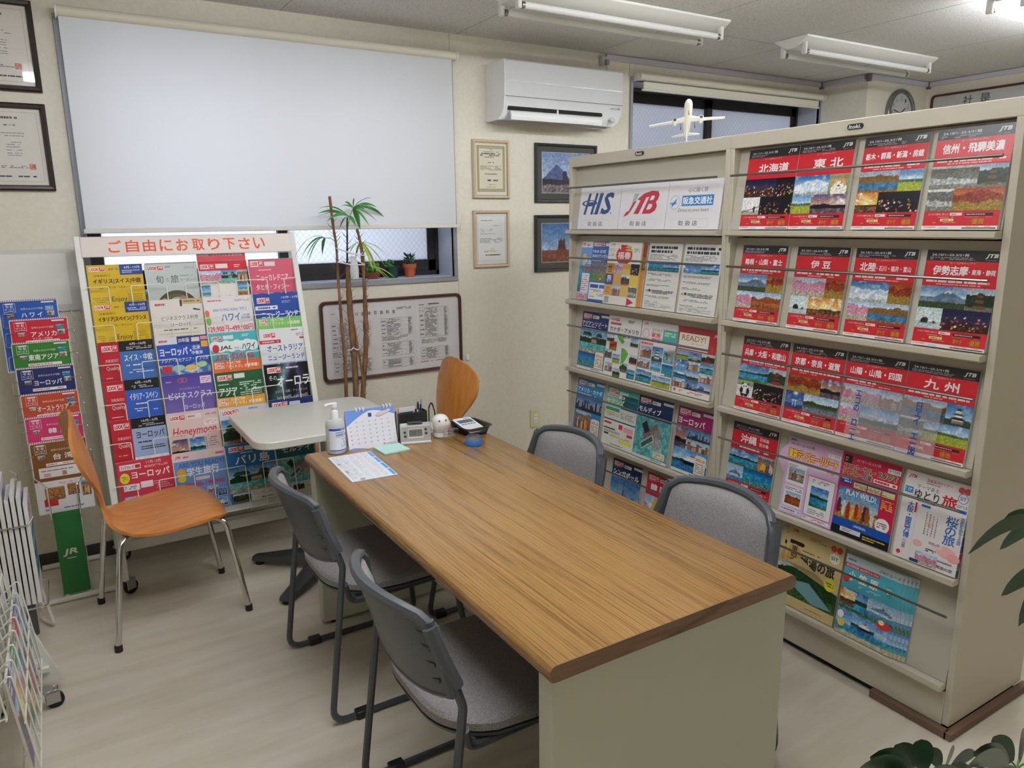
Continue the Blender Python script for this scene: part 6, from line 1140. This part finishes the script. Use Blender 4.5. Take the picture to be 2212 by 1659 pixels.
for k in range(9):
    x=-.166-.0165*k; hh=(.36,.385,.40,.38,.43,.36,.39,.37,.38)[k]
    o=[('R',0,0,1,1,cv[k]),('I',.05,.3,.95,.8,kinds[k%8],k+30),('L',.1,.06,.9,.2,2,'#2f4f94',k,.7)]
    leaflet(('outermost pale booklet in the chrome wire stand, nearest the room' if k==0 else '%s upright booklet in from the room side of the chrome wire stand'%(words+['eighth','ninth'])[k]),o,.19,hh,.012,(x-.006,2.94,.245),(0,0,PI/2),'upright booklets packed in the chrome wire stand',cat='booklet',name='tour_booklet',edge='#dcdad8')

# ================================================================== things on the wooden table
def onT(x,y): return (x,y,DZ)
class Cyl(Page):
    def P(s,u,v):
        a=(u-.5)*s.w/s.rad; r=s.rad+s.k*s.eps; return (r*math.sin(a),-r*math.cos(a),s.z0+(1-v)*s.h)
    def R(s,u0,v0,u1,v1,c):
        s.up(); n=max(1,int((u1-u0)*16)); 
        for i in range(n):
            a,b_=u0+(u1-u0)*i/n,u0+(u1-u0)*(i+1)/n; s.mb.add([s.P(a,v1),s.P(b_,v1),s.P(b_,v0),s.P(a,v0)],[(0,1,2,3)],0,lin(c))
t=thing('hand_gel_bottle','clear pump bottle of hand gel with a blue and white label, far left table corner','bottle',onT(.826,2.604),rad(12))
MB().lathe([(.030,0),(.0345,.004),(.0355,.012),(.0355,.105),(.034,.117),(.028,.126),(.0135,.130),(.013,.134)],28).build('bottle_body','milky_bottle',t)
MB().lathe([(.029,.003),(.0325,.006),(.0325,.112),(.027,.120)],24).build('gel_fill','milky_bottle',t)
b=MB(); pg=Cyl(b,.086,.088,0,None,.014); pg.rad=.0358
pg.R(0,0,1,1,'#e2e6ee'); pg.R(0,.02,1,.12,'#2a55b4'); pg.T('POINT CLEAN',.52,.04,.92,.10,'#e6ecf6',.01); pg.T('PREMIUM',.30,.17,.72,.235,'#2a4a9a',.03); pg.T('HAND GEL',.30,.25,.95,.36,'#2a4a9a',.04); pg.L(.3,.38,.9,.41,1,'#7a8ab0',3,.5); pg.L(.5,.46,.86,.54,2,'#6a86c0',4,.4); pg.E(.66,.62,.03,.03,'#2a55b4',10); pg.L(.5,.68,.85,.84,4,'#6a86c0',5,.4); pg.R(0,.94,1,.985,'#2a55b4')
b.build('bottle_label','print_gloss',t)
b=MB(); b.lathe([(.0145,.128),(.0145,.158),(.012,.162),(.0075,.163),(.0075,.172),(.012,.174),(.012,.188),(.008,.191)],18); b.tube(fillet([(0,0,.186),(-.03,0,.188),(-.036,0,.183)],.006,3),.0048,8); b.build('pump_head','white_plastic',t)
t=thing('desk_calendar','ring bound desk calendar showing month 1, blue waves and a white ferry','calendar',onT(.967,2.588),rad(-1.5))
w_,h_,dy=.192,.146,.036; sl=math.atan2(dy,h_)
b=MB(); b.loft([[(x,0,0),(x,.0015,0),(x,dy+.0015,h_),(x,dy,h_)] for x in (-w_/2,w_/2)]); b.loft([[(x,dy*2+.004,0),(x,dy*2+.006,0),(x,dy+.003,h_),(x,dy+.0015,h_)] for x in (-w_/2,w_/2)]); b.box(-w_/2,0,0,w_/2,dy*2+.004,.001); b.build('easel','paper_white',t)
b=MB(); pg=Page(b,w_,h_/math.cos(sl),0,None,0)
pg.R(0,0,1,1,'#e6e6ee'); n=14
pts=[(0,0),(1,0),(1,.22)]+[(1-k/n, .22-.16*math.sin(PI*min(1,(k/n)*1.0))*1.0 if k/n<.5 else .06+.34*((k/n-.5)/.5)**1.3) for k in range(1,n+1)]
pg.Y(pts,'#6f93de'); pg.Y([(0,.96),(.12,.945),(.3,.985),(.34,1),(0,1)],'#7f9fe0'); pg.Y([(.62,1),(.7,.985),(1,.97),(1,1)],'#5f86d8')
pg.T('1',.46,.12,.53,.22,'#2a4aa0',.02,0,False)
pg.Y([(.60,.20),(.66,.13),(.9,.075),(.94,.1),(.9,.15),(.68,.23)],'#d3cdd6'); pg.Y([(.60,.205),(.68,.235),(.9,.155),(.9,.165),(.68,.25),(.62,.23)],'#8a6a78'); pg.R(.74,.085,.84,.10,'#c8404a')
for r in range(6):
    pg.R(.04,.30+r*.105,.96,.302+r*.105,'#c9cdda')
    for k in range(7): pg.L(.06+.13*k,.31+r*.105,.09+.13*k,.335+r*.105,1,'#c05a64' if k==0 else '#7a80a0',r*7+k,.7,1)
pg.R(.7,.925,.725,.955,'#c8343c'); pg.L(.735,.93,.96,.95,1,'#c07a80',9,.6)
b.build('calendar_page','print_gloss',t,loc=(0,-.0006,0),rot=(-sl,0,0))
for k in (-.27,-.2,-.13,.29,.36,.43):
    b=MB(); b.tube([(k*w_,dy+.002+.0075*math.sin(a),h_-.002+.0075*math.cos(a)) for a in [2*PI*q/14 for q in range(15)]],.0026,6,cap=False); b.build('binding_ring','white_plastic',t)
t=thing('memo_pad','pale mint square memo pad lying in front of the desk calendar','memo pad',onT(1.012,2.524),rad(3))
b=MB().box(-.052,-.05,0,.052,.05,.006); b.build('pad','mint_paper',t,bevel=.0008)
t=thing('price_sheet','laminated sheet of small print with blue tabs at the near left table corner','paper sheet',onT(.848,2.402),rad(-3))
MB().box(-.086,-.160,0,.086,.160,.0006).build('laminate','clear_sheet',t)
b=MB(); pg=Page(b,.158,.302,-.0008,None,-.151)
pg.R(0,0,1,1,'#e4e6ea')
for k in range(4): pg.R(.91,.02+.245*k,.985,.235+.245*k,'#4a9ae0')
for k in range(5): pg.L(.05+.17*k,.03,.19+.17*k,.97,30,'#a9b1bd' if k!=3 else '#cfb0b4',k+3,.35,.7)
pg.L(.05,.05,.3,.9,30,'#a9afb9',12,.32,.55); pg.R(.05,.3,.12,.36,'#9a9ea6'); pg.R(.06,.6,.12,.68,'#9a9ea6'); pg.R(.2,.93,.3,.99,'#9a9ea6')
o=b.build('printed_sheet','print_matt',t,rot=(-PI/2,0,0))
t=thing('desk_clock','silver digital desk clock with an LCD, before the black pen holder','clock',onT(1.124,2.552),rad(-18))
b=MB(); b.loft([[(x,-.004,.004),(x,.034,0),(x,.038,.02),(x,.024,.074),(x,.014,.077),(x,.0098,.0755)] for x in (-.058,-.056,.056,.058)]); b.build('clock_case','light_silver',t,bevel=.002)
MB().box(-.058,-.016,0,.058,.03,.008).build('foot_bar','light_silver',t,bevel=.002)
sl2=math.atan2(.012,.062)
b=MB(); pg=Page(b,.112,.064,0,None,0); pg.R(0,0,1,1,'#a4a19c'); pg.R(0,.0,1,.1,'#c9c9cc'); pg.R(.25,.22,.76,.78,'#d6d7d8'); pg.R(.27,.26,.74,.7,'#6f736b'); pg.T('13:47',.30,.34,.52,.62,'#3a3f3a',.01); pg.L(.56,.34,.72,.62,3,'#4a4f4a',3,.5)
pg.E(.13,.42,.045,.085,'#34383c',16); pg.E(.14,.66,.045,.085,'#34383c',16); pg.E(.85,.3,.045,.085,'#34383c',16); pg.E(.86,.54,.045,.085,'#34383c',16); pg.L(.05,.14,.2,.17,1,'#7a7a7c',4,.6)
b.build('clock_face','print_gloss',t,loc=(0,-.0056,.007),rot=(-sl2,0,0))
MB().box(-.03,.004,.074,.028,.026,.082).build('snooze_bar','dark_button',t,bevel=.003)
t=thing('pen_holder','black mesh pen holder box behind the digital clock','pen holder',onT(1.138,2.622),rad(-3))
b=MB(); w_,d_,h_=.058,.026,.11; k=.002
b.box(-w_,-d_,0,w_,-d_+k,h_).box(-w_,d_-k,0,w_,d_,h_).box(-w_,-d_,0,-w_+k,d_,h_).box(w_-k,-d_,0,w_,d_,h_).box(-w_,-d_,0,w_,d_,k).box(.012,-d_,0,.014,d_,h_)
b.build('holder_box','black_plastic',t,bevel=.001)
b=MB(); pg=Page(b,.1,.05,-d_-.0002,None,.045)
for r in range(3):
    for q in range(8): pg.R(.1+.1*q,.15+.25*r,.15+.1*q,.25+.25*r,'#3a3d40')
b.build('slot_pattern','print_matt',t)
leaflet('small blue picture card standing in the black pen holder',[('R',0,0,1,1,'#ddd6d8'),('R',.05,.0,.1,1,'#b83a5a'),('I',.12,.15,.9,1,'nile',3),('Y',[(.12,.6),(.8,.25),(.85,.3),(.12,.75)],'#3a4a5a')],.075,.125,.004,(1.116,2.622,DZ+.004),(0,0,rad(-3)),'',cat='card',name='picture_card')
def pen(label,x,y,zt,mats,tilt,r=.0048):
    t=thing('pen',label,'pen',(x,y,DZ+.003)); t.rotation_euler=(0,tilt,0)
    MB().lathe([(.0015,0),(r*.8,.012),(r,.02),(r,zt-.03)],10).build('barrel',mats[0],t); MB().lathe([(r*.95,zt-.03),(r*.95,zt-.008),(r*.5,zt-.006),(r*.5,zt)],10).build('cap',mats[1],t)
    MB().box(-.0012,-r-.0022,zt-.045,.0012,-r+.0005,zt-.012).build('clip',mats[1],t)
pen('white ballpoint pen with a black button in the pen holder',1.163,2.615,.142,('white_plastic','black_plastic'),.03)
pen('navy and silver pen standing tallest in the pen holder',1.177,2.626,.158,('navy','silver_plastic'),.06)
pen('short silver pen beside the navy one in the pen holder',1.170,2.632,.148,('silver_plastic','silver_plastic'),.02)
t=thing('eyeglasses','smoky rimmed eyeglasses propped upright against the right side of the pen holder','eyeglasses',onT(1.212,2.606))
b=MB(); b.tube(fillet([(-.004,.002,.002),(-.002,.004,.11),(.008,.004,.142),(.022,.002,.10),(.024,0,.035),(.021,-.004,.002)],.02,5),.0022,8); b.build('rim','smoke_plastic',t)
b=MB(); b.tube(fillet([(.0,.014,.01),(.002,.012,.12),(.016,.010,.135),(.028,.008,.08),(.028,.006,.03)],.02,5),.002,8); b.build('temple','smoke_plastic',t)
t=thing('owl_figurine','round white ceramic owl with brown eyes between the clock and the tray','figurine',onT(1.243,2.578),rad(-8))
MB().lathe([(.024,0),(.029,.004),(.03,.014),(.027,.02),(.033,.034),(.0365,.05),(.0355,.064),(.030,.078),(.020,.0875),(.008,.0915),(.0005,.092)],28).build('body','ceramic',t)
for s in (-1,1): MB().ball((s*.0135,-.0295,.0715),.0042,8).build('eye','eye_brown',t)
b=MB(); b.loft([[(0,-.0335,.068),(-.003,-.0325,.066),(.003,-.0325,.066)],[(0,-.0372,.0635),(-.0005,-.0368,.0632),(.0005,-.0368,.0632)]]); b.build('beak','ceramic',t)
for s in (-1,1): MB().ball((s*.0335,0,.045),.009,8,sz=2.0).build('wing','ceramic',t)
t=thing('clip_tray','clear acrylic clip tray on legs in front of the white owl','tray',onT(1.240,2.502),rad(-4))
b=MB(); k=.0016; sec=[(-.021,.052),(-.022,.03),(-.014,.018),(.0,.016),(.014,.018),(.022,.03),(.021,.058)]
b.loft([[(x,p[0],p[1]) for p in sec]+[(x,p[0]*(1-.08),p[1]+k) for p in reversed(sec)] for x in (-.032,.032)])
b.build('tray_body','clear_plastic',t)
for x in (-.02,.018):
    MB().box(x,-.016,0,x+.0025,.016,.018).build('leg','clear_plastic',t)
rg=random.Random(5)
t2=thing('paper_clips','small heap of steel paper clips inside the clear acrylic tray','paper clips',onT(1.240,2.502)); t2['kind']='stuff'
b=MB()
for i in range(16):
    T=Matrix.Translation((rg.uniform(-.018,.018),rg.uniform(-.008,.008),.021+.0008*i))@Matrix.Rotation(rg.uniform(0,6.28),4,'Z')@Matrix.Rotation(rg.uniform(-.3,.3),4,'X')
    b.tube([(-.008,-.002,0),(.008,-.002,0),(.009,.0,0),(.008,.002,0),(-.006,.002,0),(-.007,.0005,0),(-.006,-.001,0),(.006,-.001,0)],.0004,4,T=T)
b.build('clip_heap','steel',t2)
t=thing('desk_tray','smoky brown plastic tray at the far right table corner, holding the calculator','tray',onT(1.372,2.572),rad(6))
b=MB(); o1=rrect(-.048,-.062,.048,.062,.018,5); o2=rrect(-.058,-.072,.058,.072,.022,5); o3=rrect(-.066,-.080,.066,.080,.026,5); o4=rrect(-.056,-.07,.056,.07,.021,5); o5=rrect(-.046,-.06,.046,.06,.017,5)
b.loft([[(x,y,z) for x,y in o_] for o_,z in ((o1,0),(o2,.028),(o3,.033),(o3,.035),(o4,.0335),(o5,.003))]); b.build('tray_shell','smoke_plastic',t,smooth=50)
t=thing('calculator','white desk calculator with a dark screen resting tilted in the smoky tray','calculator',(1.366,2.566,DZ+.026),rad(8)); t.rotation_euler=(rad(13),rad(2),rad(8))
b=MB(); b.prism(rrect(-.044,-.064,.044,.064,.008),-.006,.004); b.build('case','navy',t,bevel=.002)
b=MB(); b.prism(rrect(-.0435,-.0635,.0435,.0635,.008),.004,.0075); b.build('front_plate','white_plastic',t,bevel=.001)
b=MB(); pg=Page(b,.084,.124,-.0078,None,-.062); pg.R(.08,.14,.92,.36,'#2a4a86'); pg.R(.13,.2,.87,.34,'#5a625a'); pg.R(.55,.04,.9,.09,'#8a8a86'); pg.L(.08,.05,.3,.08,1,'#8a8a8a',2,.6)
for r in range(6):
    for q in range(5):
        u,v=.09+q*.17,.42+r*.092; pg.R(u,v,u+.13,v+.066,'#2f4a86' if r==0 or (q==0 and r>4) else '#e6e6e8'); 
        if r: pg.L(u+.05,v+.02,u+.08,v+.045,1,'#8a8a94',r*5+q,.7,1)
b.build('key_panel','print_gloss',t,rot=(-PI/2,0,0))
t=thing('moistener_case','blue round moistener case with a clear lid and orange sponge','moistener',onT(1.299,2.407))
MB().lathe([(.030,0),(.0325,.002),(.0325,.022),(.0315,.0235),(.029,.0235),(.029,.012)],28).build('base','blue_plastic',t)
MB().lathe([(.0285,.0115),(.028,.019),(.02,.022),(.0005,.0225)],24).build('sponge','sponge',t)
MB().lathe([(.0308,.0236),(.0305,.033),(.028,.0345),(.0005,.0345),(.0005,.0337),(.0275,.0337),(.0297,.0325),(.030,.0236)],28).build('lid','lid_plastic',t)

# ================================================================== plants
def at(px,py,ax,val):
    d=_f+_r2*((px-1106)/F_PX)-_u2*((py-829.5)/F_PX); c=Vector((0,0,CAM_H)); return c+d*((val-c[ax])/d[ax])
def blade(b,p0,p1,w,sag=.15,n=8,up=Vector((0,0,1)),mi=0,fold=.25,shape=1.0,side=None):
    p0,p1=Vector(p0),Vector(p1); L=(p1-p0).length; side=side or (p1-p0).cross(up)
    if side.length<1e-5: side=Vector((1,0,0))
    side.normalize(); rows=[]
    for i in range(n+1):
        t=i/n; c=p0.lerp(p1,t)+up*(sag*L*4*t*(1-t)); ww=w*.5*(math.sin(PI*min(1,(t*.93+.05)))**shape)
        if i==n: ww=w*.02
        rows.append([c-side*ww+up*(ww*fold),c-up*(ww*fold*.2),c+side*ww+up*(ww*fold)])
    vs=[p for r in rows for p in r]; th=Vector((0,0,-.0008)); m_=len(vs); vs=vs+[Vector(p)+th for p in vs]; fs=[]
    for i in range(n):
        for j in (0,1): a=i*3+j; fs+= [(a,a+1,a+4,a+3),(m_+a+3,m_+a+4,m_+a+1,m_+a)]
    for i in range(n): a=i*3; fs+=[(a,a+3,m_+a+3,m_+a),(a+2+3,a+2,m_+a+2,m_+a+2+3)]
    b.add(vs,fs,mi)
YP=3.60
t=thing('lady_palm','tall potted palm with bare tied stems and a few fan leaves, before the window','potted plant',(1.235,YP,0))
o0=Vector((1.235,YP,0)); A=lambda x,y,yy=YP: at(x,y,1,yy)-o0
MB().lathe([(.085,0),(.09,.005),(.115,.2),(.122,.205),(.122,.225),(.112,.225),(.108,.2),(.02,.198)],24).build('pot','brown_bowl',t)
MB().lathe([(.108,.195),(.06,.205),(.0005,.207)],20).build('soil','soil',t)
def stem(pts,r,mname,yy,foot):
    P=[A(x,y,yy) for x,y in pts]+[Vector(foot)]; P=[Vector(p) for p in P]
    Q=[];R_2=[]
    for i in range(len(P)-1):
        for k in range(4): Q.append(P[i].lerp(P[i+1],k/4)); q=(i+k/4)/(len(P)-1); R_2.append(np.interp(q,[k2/(len(r)-1) for k2 in range(len(r))],r)*(1+.12*math.sin(9*(i*4+k))))
    Q.append(P[-1]); R_2.append(r[-1])
    # soften corners
    for _ in range(2): Q=[Q[0]]+[(Q[i-1]+Q[i]*2+Q[i+1])/4 for i in range(1,len(Q)-1)]+[Q[-1]]
    b=MB(); b.tube(Q,[float(x) for x in R_2],10); rg=random.Random(len(pts))
    for i in range(2,len(Q)-1):
        for k in range(2):
            a=rg.uniform(0,6.28); d=Vector((math.cos(a),math.sin(a)*.5,.8)); p=Q[i]+d*R_2[i]*.6; b.tube([p,p+d*.018,p+d*.03+Vector((0,0,.004))],[.0016,.001,.0003],4)
    b.build('stem',mname,t)
stem([(712,424),(721,500),(727,530),(730,600),(738,700),(746,780),(748,860)],[.007,.006,.006,.008,.009,.009],'palm_stem',YP,(-.03,0,.19))
stem([(750,470),(750,530),(750,575)],[.004,.005,.006],'palm_stem_dark',YP,tuple(A(750,578)))
stem([(750,572),(753,620),(757,680),(765,760),(770,860)],[.008,.014,.017,.015,.014],'palm_stem',YP,(0,0,.19))
stem([(771,494),(778,520),(783,560),(787,610),(790,690),(791,750),(783,860)],[.006,.007,.008,.013,.013,.011],'palm_stem',YP-.01,(.02,-.01,.19))
stem([(765,700),(775,760),(783,810),(789,870)],[.004,.006,.006],'palm_stem',YP-.02,(.05,-.01,.19))
rg=random.Random(3)
def frond(hub,tips,widths,mname,dep=.10,sag=.18,stalk=None):
    b=MB(); h=A(*hub)
    for k,(x,y) in enumerate(tips):
        tip=at(x,y,1,YP-dep*math.cos(k*2.3))-o0; blade(b,h,tip,widths[k%len(widths)],sag,side=Vector((.25,.35,1)) if abs(tip.x-h.x)>abs(tip.z-h.z) and k%2 else Vector((.9,.3,.35)))
    b.build('fan_leaf',mname,t)
    if stalk: MB().tube([A(*stalk),(A(*stalk)+h)/2+Vector((0,0,.01)),h],.0018,6).build('leaf_stalk','leaf_stalk',t)
frond((752,466),[(689,450),(687,461),(686,468),(705,479),(733,494),(769,488)],[.011,.012,.012,.017,.014,.02],'palm_leaf',.08,.12,(750,500))
frond((763,449),[(801,427),(813,447),(737,444),(788,453),(829,468),(814,477),(798,488),(778,495),(765,428),(745,436)],[.013,.014,.012,.014,.026,.008,.012,.034,.01],'palm_leaf',.10,.1,(751,490))
frond((703,514),[(634,560),(647,565),(661,558),(665,569),(696,551)],[.006,.010,.012,.012,.022],'palm_leaf',.06,.22,(727,524))
frond((779,522),[(755,548),(767,563),(789,580),(807,587),(816,589),(832,575),(840,555)],[.02,.016,.016,.014,.014,.006,.005],'palm_leaf_yellow',.08,.12,(775,505))
frond((800,575),[(853,600),(855,618),(843,612)],[.007,.005,.004],'palm_leaf_yellow',.05,.1,(788,570))
b=MB()
for (a,c,r) in (((726,536),(786,552),.004),((728,566),(788,572),.004),((752,556),(784,546),.003),((756,552),(786,570),.003),((764,575),(767,588),.003),((752,756),(764,750),.004),((764,752),(776,754),.004)):
    p,q=A(*a,YP-.02),A(*c,YP-.03); b.tube([p,p.lerp(q,.5)+Vector((0,-.006,-.006)),q],[r*.6,r,r*.6],6)
b.build('twine_tie','twine',t)
# small pots on the window sill
def sillpot(name,label,cat,x,prof,mats,y=3.86):
    t=thing(name,label,cat,(x,y,1.209)); MB().lathe(prof,24).build('pot',mats,t); return t
t=sillpot('potted_cactus','spiky green cactus in a terracotta pot on the window sill','potted plant',1.706,[(.026,0),(.033,.05),(.037,.05),(.038,.072),(.033,.072),(.031,.06),(.001,.058)],'terracotta')
b=MB(); rg=random.Random(2); b.lathe([(.012,.058),(.018,.075),(.018,.105),(.010,.122),(.001,.126)],14)
for i in range(46):
    a=rg.uniform(0,6.28); z=rg.uniform(.068,.122); d=Vector((math.cos(a),math.sin(a),.75)); p=Vector((math.cos(a)*.015,math.sin(a)*.015,z)); b.tube([p,p+d*.010,p+d*.02],[.0035,.0025,.0003],5)
b.build('cactus','dark_leaf',t)
t=sillpot('potted_succulent','small succulent in a dark green pot on the window sill, left of the cactus','potted plant',1.601,[(.030,0),(.036,.055),(.039,.057),(.039,.063),(.034,.063),(.032,.052),(.001,.05)],'green_pot')
b=MB()
for i in range(22):
    a=rg.uniform(0,6.28); r=rg.uniform(.002,.022); b.ball((math.cos(a)*r-.012,math.sin(a)*r,.062+rg.uniform(0,.032)-r*.3),.009,6,sz=1.4)
b.build('succulent','leaf',t)
t=sillpot('potted_succulent','green and yellow succulents in a brown bowl on the sill behind the palm leaves','potted plant',1.487,[(.030,0),(.040,.02),(.043,.036),(.039,.036),(.036,.026),(.001,.025)],'brown_bowl')
b=MB()
for i in range(26):
    a=rg.uniform(0,6.28); r=rg.uniform(.0,.03); b.ball((math.cos(a)*r,math.sin(a)*r,.04+rg.uniform(0,.045)),.009,6,sz=1.5)
b.build('succulent','palm_leaf',t)
t=thing('sill_vase','white figure shaped vase on a cream saucer behind the palm stems on the sill','vase',(1.385,3.86,1.209))
MB().lathe([(.045,0),(.05,.004),(.05,.007),(.02,.005)],24).build('saucer','frame_cream',t)
MB().lathe([(.022,.006),(.024,.05),(.02,.085),(.014,.11),(.016,.122),(.012,.122),(.010,.11)],20).build('vase_body','ceramic',t)

# model airplane on the far cabinet
t=thing('model_airplane','white model airliner climbing on a thin stand on top of the far cabinet','model',(2.302,2.357,1.786),0)
base=MB().lathe([(.03,0),(.03,.004),(.01,.008)],20).build('stand_base','ceramic',t)
MB().tube([(0,0,.006),(-.012,-.012,.1)],.0022,8).build('stand_rod','white_metal',t)
hd_=math.atan2(-2.2,-2.25)   # heading towards the room
T=Matrix.Translation((-.014,-.014,.112))@Matrix.Rotation(hd_+rad(3),4,'Z')@Matrix.Rotation(rad(-22),4,'Y')@Matrix.Rotation(rad(5),4,'X')
b=MB(); pr=[(.0008,.150),(.007,.146),(.0115,.138),(.0150,.125),(.0165,.10),(.0165,-.03),(.015,-.07),(.010,-.115),(.004,-.150),(.0008,-.153)]
b.lathe(pr,18,T=T@Matrix.Rotation(PI/2,4,'Y')); b.build('fuselage','ceramic',t)
def foil(pts,th,name):
    b=MB(); b.loft([[(p[0],p[1],p[2]+th) for p in pts],[(p[0],p[1],p[2]-th) for p in pts]],True,True,T=T); b.build(name,'white_plastic',t,bevel=.0006)
for s in (-1,1):
    foil([(.045,s*.012,-.009),(.0,s*.012,-.009),(-.038,s*.152,.008),(-.026,s*.152,.008),(.008,s*.06,-.003)],.0018,'wing')
    foil([(-.115,s*.006,.004),(-.14,s*.006,.004),(-.158,s*.058,.012),(-.148,s*.058,.012)],.001,'tailplane')
    b=MB(); b.lathe([(.0085,.0),(.0092,.006),(.0088,.03),(.005,.044),(.003,.044)],14,T=T@Matrix.Translation((.022,s*.052,-.017))@Matrix.Rotation(-PI/2,4,'Y')@Matrix.Translation((0,0,-.02))); e=b.build('engine','ceramic',t)
    MB().lathe([(.0072,.0),(.0005,.001)],14,T=T@Matrix.Translation((.0425,s*.052,-.017))@Matrix.Rotation(-PI/2,4,'Y')).build('engine_intake','slot_black',e)
    b=MB(); b.tube([(-.004,s*.028,-.012),(-.006,s*.028,-.03)],.0012,6,T=T)
    for q in (-.004,.004): b.lathe([(.005,-.0015),(.005,.0015)],12,T=T@Matrix.Translation((-.006+q,s*.028,-.031))@Matrix.Rotation(PI/2,4,'X'))
    b.build('landing_gear','dark_button',t)
b=MB(); b.loft([[(-.10,y,.012),(-.142,y,.008),(-.168,y,.056),(-.150,y,.056)] for y in (-.0012,.0012)],True,True,T=T); b.build('tail_fin','navy',t)
b=MB(); b.tube([(.10,0,-.014),(.10,0,-.03)],.0012,6,T=T); b.lathe([(.0042,-.0015),(.0042,.0015)],12,T=T@Matrix.Translation((.10,0,-.031))@Matrix.Rotation(PI/2,4,'X')); b.build('nose_gear','dark_button',t)

# house plants in front, low at the right picture edge
def leafset(parent,hub,tips,w,mname='dark_leaf',name='leaflet_leaf',sag=.08,yy=.62,stalkr=.002,start=.22,fold=.12):
    for k,(x,y,dy_) in enumerate(tips):
        tip=at(x,y,1,yy+dy_)-Vector(parent.location); d=tip-hub; s0=hub+d*start
        b=MB(); blade(b,s0,tip,w,sag,10,mi=0,fold=fold,shape=.62,side=Vector((_r2.x,_r2.y,_r2.z))*d.normalized().z*-1+Vector((_u2.x,_u2.y,_u2.z))*d.normalized().dot(_r2) if True else None)
        o=b.build('leaf',mname,parent); MB().tube([hub,(hub+s0)/2+Vector((0,0,.003)),s0+d*.03],stalkr,6).build('petiole','leaf_stalk',o)
t=thing('umbrella_plant','potted umbrella plant with rounded dark leaves at the lower right picture corner','potted plant',(1.36,.60,0))
oP=Vector(t.location)
MB().lathe([(.075,0),(.08,.004),(.1,.17),(.106,.172),(.106,.19),(.097,.19),(.094,.17),(.001,.168)],24).build('pot','ceramic',t)
MB().lathe([(.094,.165),(.05,.174),(.0005,.175)],20).build('soil','soil',t)
h1=at(1992,1690,1,.62)-oP; h2=at(2196,1662,1,.58)-oP; h3=at(2036,1668,1,.66)-oP; h4=at(2100,1760,1,.56)-oP
for h_ in (h1,h2,h3,h4):
    P=[Vector((0,0,.17)),Vector((h_.x*.3,h_.y*.3,.17+(h_.z-.17)*.55)),h_]; MB().tube(P,[.006,.005,.0028],8).build('stem','palm_stem',t)
leafset(t,h1,[(1880,1634,0),(1934,1609,.02),(1990,1597,.01),(1846,1668,-.03),(1930,1700,-.05)],.044)
leafset(t,h2,[(2102,1626,0),(2146,1591,.03),(2214,1583,.04),(2088,1656,-.03),(2280,1610,.02)],.042,yy=.58)
leafset(t,h3,[(2008,1616,.02),(2062,1618,.03),(2108,1629,.0)],.03,yy=.66)
leafset(t,h4,[(2058,1648,.02),(2120,1656,.0),(2010,1662,0),(2200,1690,0)],.05,yy=.56)
t=thing('money_tree','potted plant with long pointed leaves reaching in from the right picture edge','potted plant',(1.62,.42,0))
oP=Vector(t.location)
MB().lathe([(.09,0),(.095,.004),(.12,.2),(.126,.202),(.126,.22),(.116,.22),(.112,.2),(.001,.198)],24).build('pot','ceramic',t)
MB().lathe([(.112,.195),(.06,.204),(.0005,.205)],20).build('soil','soil',t)
hA=at(2262,1128,1,.60)-oP; hB=at(2275,1235,1,.57)-oP
MB().tube([(0,0,.2),(-.02,.02,.5),(-.03,.05,.85),(-.03,.06,1.02)],[.016,.014,.010,.006],10).build('trunk','palm_stem',t)
for h_ in (hA,hB): MB().tube([Vector((-.03,.05,.9)),(Vector((-.03,.05,.9))+h_)/2+Vector((0,0,.04)),h_],.0035,8).build('leaf_stem','leaf_stalk',t)
leafset(t,hA,[(2092,1196,0),(2160,1186,.03),(2170,1120,.05),(2330,1150,.0),(2290,1060,.0)],.026,sag=.1,yy=.60,start=.08,fold=.2)
leafset(t,hB,[(2163,1286,.02),(2200,1352,.0),(2340,1300,0)],.032,sag=.1,yy=.57,start=.08,fold=.2)
